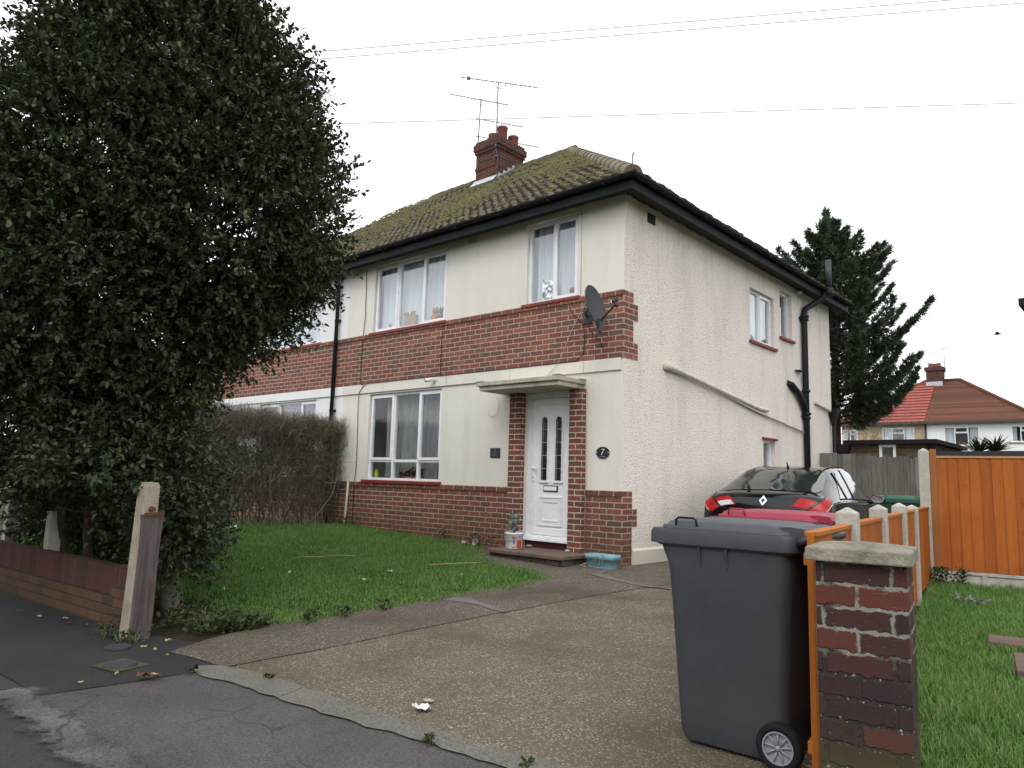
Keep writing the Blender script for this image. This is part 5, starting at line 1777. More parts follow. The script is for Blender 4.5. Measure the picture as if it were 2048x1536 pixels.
for i, (x, y) in enumerate([(-1.95, -5.80), (-2.3, -5.84), (-1.7, -5.68), (-2.1, -5.75), (-2.8, -5.9), (-1.5, -5.73)]):
    scrap('fallen_leaf', (x, y, zg(x, y) + 0.012), 0.06, 0.03, leaf_b if i % 2 else leaf_w, 'small dead leaf on the pavement below the low brick wall', 'leaf', 'dead leaves below the low brick wall', rz=i * 1.7, n=3)
for i, (x, y) in enumerate([(-2.496, -3.796), (-2.049, -3.75), (-1.696, -3.622), (-1.489, -4.417), (-1.0, -3.2), (-0.62, -2.2), (-2.0, -4.3), (-1.2, -2.7)]):
    scrap('fallen_leaf', (x, y, zg(x, y) + 0.05), 0.055, 0.032, leaf_w, 'small pale dead leaf lying on the lawn', 'leaf', 'pale leaves on the lawn', rz=i * 1.1, n=3, crinkle=0.03)

# things standing on the window sills, seen through the glass
foil = mat_plain('silver foil', (0.80, 0.81, 0.83), 0.25, 0.5, 0.1, 30, Metallic=1.0)
m = MB()
n = 9
pts = [(-1.50 + 0.26 * i / n, 0.135 + 0.03 * noise.noise((i * 0.9, j * 0.8, 2)), 3.60 + 0.36 * j / n * (1 - 0.2 * (i / n))) for j in range(n + 1) for i in range(n + 1)]
m.add(pts, [(j * (n + 1) + i, j * (n + 1) + i + 1, (j + 1) * (n + 1) + i + 1, (j + 1) * (n + 1) + i) for j in range(n) for i in range(n)])
tag(m.build('crumpled_foil', foil), 'crumpled silver foil behind the left pane of the upper right window', 'foil')
card = mat_plain('brown card', (0.42, 0.27, 0.15), 0.8, 0.2, 0.2)
t = thing('cardboard_box', 'open brown cardboard box behind the middle pane of the upper left window', 'box', (-4.42, 0.155, 3.6))
m = MB()
m.box(-4.58, -4.30, 0.125, 0.185, 3.595, 3.80)
m.build('box', card, t)
for x0, x1, dx in ((-4.58, -4.44, -0.03), (-4.44, -4.30, 0.03)):
    m = MB()
    m.add([(x0, 0.125, 3.801), (x1, 0.125, 3.801), (x1 + dx, 0.105, 3.86), (x0 + dx, 0.105, 3.86)], [(0, 1, 2, 3)])
    m.build('flap', card, t)
def toy(label, x, z, col, s_):
    t = thing('soft_toy', label, 'toy', (x, 0.15, z))
    fm = mat_plain('toy plush', col, 0.9, 0.1, 0.2, 20)
    m = MB()
    prof = lambda r_: [(0.0, -r_), (r_ * 0.7, -r_ * 0.7), (r_, 0), (r_ * 0.7, r_ * 0.7), (0.0, r_)]
    m.lathe(prof(0.07 * s_), (x, 0.15, z + 0.07 * s_), 12)
    m.build('body', fm, t)
    m = MB()
    m.lathe(prof(0.05 * s_), (x, 0.145, z + 0.175 * s_), 12)
    h = m.build('head', fm, t)
    for sx in (-1, 1):
        m = MB()
        m.lathe(prof(0.018 * s_), (x + sx * 0.04 * s_, 0.145, z + 0.225 * s_), 8)
        m.build('ear', fm, h)
toy('orange soft toy behind the right pane of the upper left window', -3.82, 3.60, (0.50, 0.20, 0.05), 1.1)
toy('dark brown soft toy beside the orange one in the upper left window', -3.66, 3.60, (0.10, 0.06, 0.04), 1.0)
toy('white soft toy in the right corner of the upper left window', -3.53, 3.60, (0.62, 0.60, 0.52), 0.8)
toy('orange and pink soft toy behind the left pane of the upper left window', -5.0, 3.585, (0.60, 0.22, 0.14), 0.6)
t = thing('box', 'dark box with a red lid behind the right pane of the upper right window', 'box', (-0.92, 0.14, 3.6))
m = MB()
m.box(-0.99, -0.85, 0.12, 0.18, 3.60, 3.72)
m.build('box', slate, t)
m = MB()
m.box(-0.985, -0.87, 0.12, 0.18, 3.721, 3.75)
m.build('lid', mat_plain('red lid', (0.40, 0.04, 0.05), 0.5), t)
yt = thing('flower', 'yellow flower behind the bottom left pane of the lower window', 'flower', (-5.14, 0.13, 1.02))
m = MB()
m.tube([(-5.17, 0.13, 1.24), (-5.15, 0.13, 1.10), (-5.13, 0.13, 1.0)], 0.005, 5)
m.build('stem', mat_plain('green stem', (0.08, 0.16, 0.03), 0.6), yt)
m = MB()
for k in range(6):
    a = k * 1.047
    m.add([(-5.135, 0.125, 1.08), (-5.135 + 0.05 * math.cos(a - 0.4), 0.115, 1.08 + 0.06 * math.sin(a - 0.4)), (-5.135 + 0.065 * math.cos(a), 0.11, 1.08 + 0.08 * math.sin(a)), (-5.135 + 0.05 * math.cos(a + 0.4), 0.115, 1.08 + 0.06 * math.sin(a + 0.4))], [(0, 1, 2, 3)])
m.build('petals', mat_plain('yellow petal', (0.62, 0.60, 0.03), 0.6), yt)
wp = thing('window_plant', 'row of dark red leaved plants behind the bottom middle pane of the lower window', 'plant', (-4.28, 0.15, 1.0))
rl = mat_leaf('dark red leaf', [(0.2, (0.05, 0.018, 0.016)), (0.9, (0.12, 0.045, 0.035))], 0.6, 0.3, 0.1)
gg = np.random.default_rng(91)
k_ = 260
xx = gg.uniform(-4.56, -4.03, k_)
P_ = np.stack([xx, gg.normal(0.16, 0.02, k_), 1.0 + gg.uniform(0, 1, k_) * (0.09 + 0.10 * np.clip((xx + 4.5) / 0.4, 0, 1))], 1)
scatter_mesh('leaves', [(0, 0, 0), (0.30, 0.27, 0.10), (0.68, 0.22, 0.07), (1.0, 0, -0.06), (0.68, -0.22, 0.07), (0.30, -0.27, 0.10)], [(0, 3, 2, 1), (0, 5, 4, 3)], frames(np.abs(gg.normal(size=(k_, 3))) * np.array([[1, 0.5, 1]]) * gg.choice([-1, 1], (k_, 1)), gg.uniform(0, 6, k_)) * 0.06, P_, rl, wp)
m = MB()
m.box(-4.57, -4.02, 0.13, 0.20, 0.995, 1.04)
m.build('trough', card, wp)

# ---------------------------------------------------------------- the black car
car = thing('parked_car', 'black hatchback parked nose in beside the pebbledash wall', 'car', (1.38, 1.05, 0.0), R(6))
paint = mat_plain('black car paint', (0.007, 0.007, 0.008), 0.10, 0.25, 0.1, 3, Coat_Weight=0.35, Coat_Roughness=0.03)
car_glass = mat_plain('tinted car glass', (0.020, 0.028, 0.026), 0.05, 0.6, 0.15, 2, Coat_Weight=0.6, Coat_Roughness=0.02)
lamp_red = mat_plain('red lamp lens', (0.36, 0.008, 0.010), 0.2, 0.25, 0.2, 12)
lamp_clear = mat_plain('clear lamp lens', (0.55, 0.53, 0.55), 0.2, 0.4, 0.3, 40)
chrome = mat_plain('chrome', (0.75, 0.76, 0.78), 0.15, 0.5, 0.05, Metallic=1.0)
black_trim = mat_plain('black trim', (0.012, 0.012, 0.013), 0.5)
ST = [  # y, bottom (w, z), widest, shoulder (w, z), glass base (w, z), roof edge (w, z), roof mid (w, z), centre z
    (-0.03, 0.05, 0.60, 0.06, 0.06, 0.62, 0.05, 0.63, 0.04, 0.64, 0.02, 0.645, 0.65),
    (-0.02, 0.40, 0.42, 0.52, 0.52, 0.66, 0.48, 0.74, 0.38, 0.79, 0.22, 0.81, 0.815),
    (0.00, 0.55, 0.34, 0.72, 0.72, 0.70, 0.68, 0.80, 0.54, 0.86, 0.30, 0.885, 0.89),
    (0.05, 0.68, 0.28, 0.82, 0.82, 0.78, 0.785, 0.86, 0.63, 0.95, 0.38, 0.98, 0.985),
    (0.12, 0.74, 0.24, 0.87, 0.86, 0.85, 0.82, 0.905, 0.69, 1.00, 0.42, 1.035, 1.04),
    (0.28, 0.78, 0.22, 0.895, 0.885, 0.89, 0.845, 0.94, 0.71, 1.035, 0.45, 1.07, 1.08),
    (0.70, 0.80, 0.20, 0.91, 0.90, 0.91, 0.845, 0.965, 0.655, 1.19, 0.43, 1.235, 1.25),
    (1.15, 0.80, 0.20, 0.915, 0.90, 0.91, 0.84, 0.96, 0.60, 1.345, 0.40, 1.385, 1.40),
    (1.65, 0.80, 0.20, 0.915, 0.90, 0.90, 0.84, 0.95, 0.585, 1.405, 0.39, 1.44, 1.45),
    (2.30, 0.80, 0.20, 0.915, 0.90, 0.89, 0.84, 0.94, 0.585, 1.41, 0.39, 1.445, 1.455),
    (2.90, 0.80, 0.20, 0.91, 0.895, 0.88, 0.83, 0.93, 0.62, 1.27, 0.42, 1.31, 1.325),
    (3.50, 0.80, 0.20, 0.90, 0.88, 0.85, 0.80, 0.90, 0.66, 0.98, 0.44, 1.01, 1.02),
    (4.10, 0.76, 0.22, 0.86, 0.83, 0.76, 0.74, 0.81, 0.58, 0.85, 0.38, 0.875, 0.88),
    (4.50, 0.62, 0.26, 0.74, 0.72, 0.62, 0.62, 0.66, 0.48, 0.69, 0.3, 0.70, 0.71),
    (4.62, 0.45, 0.34, 0.55, 0.53, 0.50, 0.46, 0.53, 0.36, 0.55, 0.2, 0.56, 0.56)]
def sec(s_):
    y, wb, zb, w, ws, zs, wgl, zgl, wr, zr, wm, zm, zc = s_
    return [(0, zb), (wb, zb), (w, 0.45 if zs > 0.55 else (zb + zs) / 2), (ws, zs), (wgl, zgl), (wr, zr), (wm, zm), (0, zc)]
def cr(a, b, c_, d, t):
    return 0.5 * ((2 * b) + (-a + c_) * t + (2 * a - 5 * b + 4 * c_ - d) * t * t + (-a + 3 * b - 3 * c_ + d) * t ** 3)
SECS = np.array([[(x, s_[0], z) for x, z in sec(s_)] for s_ in ST])
def S(u, v):
    """car surface: u in stations, v in profile points, right half"""
    def prof(i):
        P = SECS[i]
        k = min(int(v), 6)
        t = v - k
        g = lambda q: P[max(0, min(7, q))] if q <= 7 else P[6] * np.array([-1, 1, 1])
        return cr(g(k - 1) if k > 0 else P[1] * np.array([-1, 1, 1]), g(k), g(k + 1), g(k + 2), t)
    k = min(int(u), len(ST) - 2)
    t = u - k
    n_ = len(ST) - 1
    return cr(prof(max(k - 1, 0)), prof(k), prof(k + 1), prof(min(k + 2, n_)), t)
CS = 0.92
def Sm(u, v, off=0.0, sx=1):
    p = S(u, v)
    if off:
        e = 0.02
        a = S(min(u + e, len(ST) - 1), v) - S(max(u - e, 0), v)
        b = S(u, min(v + e, 7)) - S(u, max(v - e, 0))
        n_ = np.cross(a, b)
        n_ = n_ / (np.linalg.norm(n_) + 1e-9)
        if n_[0] * p[0] + (n_[2]) * 0.5 < 0:
            n_ = -n_
        p = p + n_ * off
    return (p[0] * sx * CS, p[1] * CS, p[2] * CS)
def grid_faces(nu, nv, flip):
    f = []
    for i in range(nu):
        for j in range(nv):
            q = (i * (nv + 1) + j, (i + 1) * (nv + 1) + j, (i + 1) * (nv + 1) + j + 1, i * (nv + 1) + j + 1)
            f.append(q if not flip else q[::-1])
    return f
def patch(u0, u1, v0, v1, off=0.006, nu=14, nv=8, sides=(1, -1), mask=None, mb=None):
    mb = mb or MB()
    for sx in sides:
        pts = [Sm(u0 + (u1 - u0) * i / nu, v0 + (v1 - v0) * j / nv, off, sx) for i in range(nu + 1) for j in range(nv + 1)]
        fs = grid_faces(nu, nv, sx < 0)
        if mask:
            fs = [f for k, f in enumerate(fs) if mask((k // nv + 0.5) / nu, (k % nv + 0.5) / nv)]
        mb.add(pts, fs, True)
    return mb
m = MB()
NU, NV = 98, 42
for sx in (1, -1):
    pts = [Sm(i * (len(ST) - 1) / NU, j * 7 / NV, 0, sx) for i in range(NU + 1) for j in range(NV + 1)]
    m.add(pts, grid_faces(NU, NV, sx < 0), True)
body = m.build('body', paint, car, local=True)
rr_ = lambda a, b, r_=0.22: (max(abs(a - 0.5) * 2 - (1 - r_), 0) ** 2 + max(abs(b - 0.5) * 2 - (1 - r_), 0) ** 2) < r_ * r_
m = MB()
for sx in (1, -1):
    patch(5.03, 6.82, 5.12, 7.0, 0.007, 30, 18, (sx,), lambda a, b: not (b < 0.16 and (a < 0.16 * (1 - b / 0.16) + 0.02)) and not (b < 0.10 and a > 0.9), m)
m.build('rear_window', car_glass, body, local=True)
m = MB()
sidemask = lambda a, b: b < 0.06 + 2.6 * a and b < 0.04 + 3.3 * (1 - a) and b < 0.93
patch(6.05, 10.7, 4.12, 4.98, 0.006, 60, 14, (1, -1), sidemask, m)
m.build('side_window', car_glass, body, local=True)
m = MB()
patch(9.75, 10.9, 5.15, 7.0, 0.006, 16, 10, (1, -1), None, m)
m.build('windscreen', car_glass, body, local=True)
for sx in (1, -1):
    m = MB()
    for u in (6.95, 7.95):
        m.tube([Sm(u + 0.25 * (v - 4.1), v, 0.008, sx) for v in (4.12, 4.4, 4.7, 4.95)], 0.012, 5)
    m.tube([Sm(6.05 + 0.1 * k, 4.10, 0.007, sx) for k in range(47)], 0.007, 5)
    m.build('window_trim', black_trim, body, local=True)
    m = MB()
    patch(1.9, 3.15, 4.70, 5.72, 0.008, 10, 10, (sx,), lambda a, b: b > 0.05, m)
    lr = m.build('tail_lamp', lamp_red, body, local=True)
    m = MB()
    patch(1.9, 5.0, 3.3, 4.64, 0.008, 14, 10, (sx,), lambda a, b: b > 0.18 + 0.75 * max(0, a - 0.25), m)
    m.build('tail_lamp', lamp_red, body, local=True)
    m = MB()
    patch(2.3, 4.6, 3.35, 3.62, 0.011, 8, 3, (sx,), lambda a, b: b > 0.6 * a, m)
    m.build('indicator_lens', mat_plain('amber white lens', (0.55, 0.30, 0.24), 0.2), lr, local=True)
    if sx < 0:
        m = MB()
        patch(1.95, 2.55, 4.80, 5.64, 0.012, 6, 8, (sx,), None, m)
        m.build('reverse_lens', lamp_clear, lr, local=True)
    # door mirror
    m = MB()
    c_ = Vector((sx * 0.98 * CS, 2.62 * CS, 0.985 * CS))
    m.loft([[c_ + Vector((sx * 0.10 * k * math.cos(a), dy, 0.068 * k * math.sin(a))) for a in (2 * math.pi * q / 16 for q in range(16))] for dy, k in ((-0.035, 0.55), (-0.033, 0.95), (-0.01, 1.0), (0.03, 0.85), (0.07, 0.45), (0.085, 0.1))])
    m.tube([c_ + Vector((-sx * 0.14, 0.02, -0.06)), c_ + Vector((-sx * 0.02, 0.02, -0.03))], 0.022, 8)
    mi = m.build('door_mirror', paint, car, local=True)
    m = MB()
    m.loft([[c_ + Vector((sx * 0.088 * k * math.cos(a), dy, 0.056 * k * math.sin(a))) for a in (2 * math.pi * q / 16 for q in range(16))] for dy, k in ((-0.0355, 1.0), (-0.037, 0.98))])
    m.build('mirror_glass', chrome, mi, local=True)
    for y in (0.92, 3.62):
        mx = Matrix.Translation((sx * 0.80 * CS, y * CS, 0.31 * CS)) @ Matrix.Rotation(R(90), 4, 'Y')
        m = MB()
        m.lathe([(0.20, -0.10), (0.285, -0.105), (0.30, -0.08), (0.30, 0.08), (0.285, 0.105), (0.20, 0.10), (0.20, -0.10)], n=30, m=mx)
        wh = m.build('wheel', black_trim, car, local=True)
        m = MB()
        m.lathe([(0.0, sx * 0.07), (0.05, sx * 0.085), (0.06, sx * 0.05), (0.17, sx * 0.06), (0.202, sx * 0.10), (0.202, -sx * 0.05), (0.0, -sx * 0.05)], n=24, m=mx)
        m.build('rim', mat_plain('alloy wheel', (0.35, 0.36, 0.38), 0.3), wh, local=True)
m = MB()
for sx in (1, -1):
    m = MB()
    m.tube([Sm(1.2, 4.67, 0.006, sx), Sm(2.0, 4.67, 0.006, sx), Sm(3.2, 4.67, 0.006, sx), Sm(4.3, 4.72, 0.006, sx), Sm(5.0, 4.85, 0.006, sx)], 0.005, 4)
    m.build('boot_gap', black_trim, body, local=True)
m = MB()
bc = Vector(Sm(2.45, 7.0, 0.012))
nrm = Vector((0, -0.88, 0.47)).normalized()
vup = Vector((0, 0.47, 0.88)).normalized()
vx = Vector((1, 0, 0))
def dia(sx_, sz_, off):
    return [bc + vx * a * sx_ + vup * b * sz_ + nrm * off for a, b in ((0, 1), (1, 0.0), (0, -1), (-1, 0.0))]
o_, i_ = dia(0.050, 0.072, 0.004), [bc + vx * a + vup * b + nrm * 0.006 for a, b in ((0.004, 0.034), (0.024, 0.0), (-0.004, -0.034), (-0.024, 0.0))]
ob = dia(0.054, 0.076, -0.004)
m.add(o_ + i_ + ob, [(k, (k + 1) % 4, 4 + (k + 1) % 4, 4 + k) for k in range(4)] + [(8 + k, 8 + (k + 1) % 4, (k + 1) % 4, k) for k in range(4)])
m.build('emblem', chrome, body, local=True)
m = MB()
m.tube([Sm(5.25, 6.35, 0.02, -1), Sm(5.8, 6.1, 0.018, -1), Sm(6.35, 5.7, 0.018, -1)], [0.012, 0.009, 0.006], 6)
m.tube([Sm(5.25, 6.35, 0.0, -1), Sm(5.25, 6.35, 0.035, -1)], 0.022, 8)
m.build('rear_wiper', black_trim, body, local=True)
m = MB()
a_ = Vector(Sm(7.2, 7.0, 0.0))
m.tube([a_, a_ + Vector((0, 0.0, 0.02)), a_ + Vector((0, -0.05, 0.075))], [0.022, 0.014, 0.006], 8)
m.build('aerial', black_trim, body, local=True)

# ---------------------------------------------------------------- houses beyond the gardens
def slope_strips(mb, e0, e1, r0, r1, n, lift):
    e0, e1, r0, r1 = map(Vector, (e0, e1, r0, r1))
    nr = (e1 - e0).cross(r0 - e0).normalized()
    for i in range(n):
        t0, t1 = i / n, (i + 1) / n
        a0, b0, a1, b1 = e0.lerp(r0, t0), e1.lerp(r1, t0), e0.lerp(r0, t1), e1.lerp(r1, t1)
        mb.add([a0 + nr * lift, b0 + nr * lift, b1, a1, a0, b0], [(0, 1, 2, 3), (4, 5, 1, 0)])


def half_semi(label, loc, rz, W, D, ez, rzz, left_hip, wall_mat, roof_mat, wins, rows=14, lift=0.05, group=None, chim=True):
    """one half of a hipped pair: u to the right along the front, d into the house"""
    t = thing('house', label, 'house', loc, rz, group)
    m = MB()
    holes = [(a, b, p, q) for a, b, p, q, _ in wins]
    m.wall(0, W, -0.3, ez, holes, 0.0, 0.08)
    for a, b in (((0, D), (0, 0)), ((W, 0), (W, D)), ((W, D), (0, D))):
        m.face([(a[0], a[1], -0.3), (b[0], b[1], -0.3), (b[0], b[1], ez), (a[0], a[1], ez)])
    m.face([(0, 1.6, -0.3), (W, 1.6, -0.3), (W, 1.6, ez), (0, 1.6, ez)])
    m.build('wall', wall_mat, t, local=True)
    ov = 0.3
    x0, x1 = (-ov, W) if left_hip else (0, W + ov)
    ra, rb = (x0 + D / 2 + ov, W) if left_hip else (0, x1 - D / 2 - ov)
    m = MB()
    slope_strips(m, (x0, -ov, ez), (x1, -ov, ez), (ra, D / 2, rzz), (rb, D / 2, rzz), rows, lift)
    slope_strips(m, (x1, D + ov, ez), (x0, D + ov, ez), (rb, D / 2, rzz), (ra, D / 2, rzz), rows, lift)
    if left_hip:
        slope_strips(m, (x0, D + ov, ez), (x0, -ov, ez), (ra, D / 2, rzz), (ra, D / 2 - 0.01, rzz), rows, lift)
    else:
        slope_strips(m, (x1, -ov, ez), (x1, D + ov, ez), (rb, D / 2 - 0.01, rzz), (rb, D / 2, rzz), rows, lift)
    m.box(x0, x1, -ov + 0.01, D + ov - 0.01, ez - 0.06, ez - 0.002)
    rf = m.build('roof', roof_mat, t, local=True)
    m = MB()
    if left_hip:
        m.tube([(x0, -ov, ez + 0.05), (ra, D / 2, rzz + 0.04), (rb, D / 2, rzz + 0.04)], 0.10, 7)
    else:
        m.tube([(x1, -ov, ez + 0.05), (rb, D / 2, rzz + 0.04), (ra, D / 2, rzz + 0.04)], 0.10, 7)
    m.build('ridge_tiles', roof_mat, rf, local=True)
    m = MB()
    m.box(x0, x1, -ov - 0.10, -ov + 0.005, ez - 0.12, ez + 0.02)
    m.build('gutter', mat_far_gutter, t, local=True)
    for a, b, p, q, kind in wins:
        if kind == 3:
            h3, mid = (b - a) / 3.2, q - 0.36
            li = [(a, a + h3, p, q, False), (a + h3, b - h3, p, mid, False), (a + h3, b - h3, mid, q, True), (b - h3, b, p, q, False)]
        else:
            h2, mid = (a + b) / 2, q - 0.30
            li = [(a, h2, p, q, False), (h2, b, p, mid, False), (h2, b, mid, q, True)]
        window(t, None, a, b, p, q, li, rec=0.03, fr=0.07, sash=0.05, local=True, sill_h=0.06, sill_out=0.08, sill_over=0.1,
               curtain=[(a + 0.05, a + (b - a) * 0.28, p + 0.02, q, net_pale, 30), (b - (b - a) * 0.28, b - 0.05, p + 0.02, q, net_pale, 30)], sill_mat=mat_far_sill)
    return t

mat_far_gutter = mat_plain('far gutter', (0.05, 0.045, 0.045), 0.6)
mat_far_sill = mat_plain('far sill', (0.30, 0.22, 0.21), 0.7)
red_roof = mat_plain('new red concrete tile', (0.29, 0.085, 0.072), 0.8, 0.2, 0.15, 2)
brown_roof = mat_tile('old brown tile', (0.095, 0.040, 0.028), (0.20, 0.078, 0.052), (0.09, 0.06, 0.045), 0.5)
buff = mat_plain('buff pebbledash', (0.42, 0.32, 0.23), 0.95, 0.1, 0.15, 3, 0.4, 30)
EZF, RZF = 5.08, 8.0
fa = half_semi('far house with bright red tiled roof and buff walls', (-9.95, 40.0, 0), R(2.0), 4.63, 8.0, EZF, RZF, True, buff, red_roof,
               [(0.05, 0.92, 3.86, 4.76, 2), (2.30, 4.05, 3.70, 4.82, 3), (2.0, 4.0, 0.9, 2.3, 3)], 14, 0.06)
fb = half_semi('far house with old brown tiled roof and white walls', (-9.95 + 4.635 * math.cos(R(2.0)), 40.0 + 4.635 * math.sin(R(2.0)), 0), R(2.0), 5.3, 8.0, EZF, RZF, False, white_render, brown_roof,
               [(0.92, 2.68, 3.70, 4.80, 3), (4.15, 5.05, 3.88, 4.80, 2), (1.0, 3.0, 0.9, 2.3, 3)], 40, 0.012)
m = MB()
m.box(-0.47, 0.42, 3.5, 4.3, RZF - 0.6, RZF + 0.62)
m.box(-0.55, 0.50, 3.42, 4.38, RZF + 0.62, RZF + 0.86)
ch = m.build('chimney', brick_chimney, fb, local=True)
for (x, y) in ((-0.20, 3.7), (-0.05, 4.0), (0.22, 3.75)):
    m = MB()
    m.lathe([(0.13, RZF + 0.85), (0.12, RZF + 1.12), (0.09, RZF + 1.12), (0.09, RZF + 0.9)], (x, y, 0), 12)
    m.build('chimney_pot', terracotta, ch, local=True)
m = MB()
m.box(-0.49, 0.44, 3.46, 3.498, RZF - 0.42, RZF - 0.08)
m.build('flashing', lead, ch, local=True)
m = MB()
m.tube([(0.02, -0.05, 0.2), (0.02, -0.05, 5.0)], 0.05, 8)
m.build('downpipe', mat_far_gutter, fb, local=True)
for (x, h, lab) in ((-0.38, 1.75, 'shorter left aerial on the far house chimney'), (0.52, 2.0, 'taller right aerial on the far house chimney')):
    q = Matrix.Rotation(R(2), 4, 'Z')
    p = Vector((-9.95 + 4.632, 40.16, 0)) + q @ Vector((x, 3.9, 0))
    ae = thing('aerial', lab, 'aerial', (p.x, p.y, RZF + 0.3))
    m = MB()
    m.tube([(p.x, p.y, RZF + 0.2), (p.x, p.y, RZF + h)], 0.022, 6)
    m.build('mast', metal_dark, ae)
    m = MB()
    yagi(m, (p.x - 0.1, p.y, RZF + h + 0.05), (0.98, -0.2, -0.06), 1.3, 10, 0.3, 0.016)
    m.build('antenna', metal_dark, ae)

# garage and sheds between
gd = mat_plain('dark felt roof edge', (0.014, 0.012, 0.012), 0.8, 0.2, 0.3)
shed_wall = mat_brick('mossy garage brick', [(0, (0.07, 0.05, 0.03)), (1, (0.15, 0.11, 0.06))], (0.14, 0.11, 0.07), moss=0.0)
gr = thing('garage', 'flat roofed brick garage with a small white window behind the grey fence', 'garage', (0.5, 10.0, 0))
m = MB()
m.wall(-0.34, 1.42, -0.2, 2.07, [(0.32, 0.66, 1.62, 2.06)], 0.0, 0.08)
m.build('wall', shed_wall, gr, Matrix.Translation((0, 10.0, 0)))
m = MB()
m.box(-0.30, 1.40, 10.09, 13.0, -0.2, 2.06)
m.build('back_wall', shed_wall, gr)
m = MB()
m.box(-0.42, 1.5, 9.86, 13.1, 2.071, 2.165)
m.box(1.32, 1.48, 9.93, 9.999, 1.80, 2.07)
m.build('roof', gd, gr)
window(gr, Matrix.Translation((0, 10.0, 0)), 0.32, 0.66, 1.62, 2.06, [(0.32, 0.66, 1.62, 2.06, False)], rec=-0.02, fr=0.055, sill=False)
sh = thing('shed', 'low black roofed shed at the left of the brick garage', 'shed', (-0.52, 9.9, 0))
m = MB()
m.box(-0.75, -0.345, 9.9, 11.5, -0.1, 1.90)
m.build('wall', mat_wood('dark shed boards', (0.02, 0.017, 0.014), (0.05, 0.042, 0.035)), sh)
m = MB()
m.box(-0.78, -0.30, 9.82, 11.6, 1.901, 2.07)
m.build('roof', gd, sh)
sh = thing('shed', 'long flat black roof showing just above the tall orange fence', 'shed', (3.2, 9.0, 0))
m = MB()
m.box(1.62, 6.0, 9.1, 11.6, -0.1, 1.745)
m.build('wall', mat_plain('dark shed render', (0.10, 0.095, 0.09), 0.9), sh)
m = MB()
m.box(1.55, 6.1, 9.0, 11.7, 1.746, 1.86)
m.build('roof', mat_plain('dark blue grey felt', (0.026, 0.028, 0.033), 0.7), sh)

# the neighbour on the right: only an eave corner reaches the frame
rn = thing('house', 'eave corner of the house to the right at the edge of the frame', 'house', (7.5, 9.2, 0))
m = MB()
m.box(3.62, 10.0, 9.6, 17.0, -0.3, 4.72)
m.build('wall', cream, rn)
m = MB()
m.add([(3.25, 9.25, 4.86), (10.4, 9.25, 4.86), (10.4, 17.4, 4.86), (3.25, 17.4, 4.86), (6.8, 13.3, 7.6), (7.0, 13.3, 7.6)], [(0, 1, 5, 4), (1, 2, 5), (2, 3, 4, 5), (3, 0, 4), (3, 2, 1, 0)])
m.build('roof', tile_mossy, rn)
m = MB()
m.box(3.18, 10.4, 9.16, 9.26, 4.72, 4.86)
m.box(3.18, 3.28, 9.261, 17.4, 4.72, 4.86)
m.build('gutter', black_paint, rn)

# houses over the road, behind the photographer: they darken the reflections
for k, (x, lab) in enumerate(((-16.0, 'brown roofed house over the road, opposite the neighbour'), (-2.0, 'brown roofed house over the road, opposite the drive'), (12.0, 'brown roofed house over the road, opposite the right hand garden'))):
    half_semi(lab, (x + 6, -24.0, -0.3), R(180), 12.0, 8.0, 5.0, 7.9, True, buff, brown_roof, [(1.0, 3.0, 1.0, 2.3, 3), (8.0, 10.0, 1.0, 2.3, 3), (1.0, 3.0, 3.4, 4.6, 3), (8.0, 10.0, 3.4, 4.6, 3)], 20, 0.02, chim=False, group='houses over the road')

# ---------------------------------------------------------------- evergreen holly
holly_leaf = mat_leaf('holly leaf', [(0.15, (0.030, 0.045, 0.024)), (0.5, (0.046, 0.068, 0.032)), (0.80, (0.070, 0.092, 0.040)), (0.97, (0.12, 0.13, 0.050))], 0.6, 0.24, 0.12)
bark = mat_plain('pale grey bark', (0.20, 0.185, 0.15), 0.95, 0.1, 0.4, 9, 0.6, 30)
bark_dark = mat_plain('dark bark', (0.055, 0.042, 0.032), 0.95, 0.1, 0.4, 9, 0.6, 30)
LEAF_V = [(0, 0, 0), (0.30, 0.27, 0.10), (0.68, 0.22, 0.07), (1.0, 0, -0.06), (0.68, -0.22, 0.07), (0.30, -0.27, 0.10)]
LEAF_F = [(0, 3, 2, 1), (0, 5, 4, 3)]


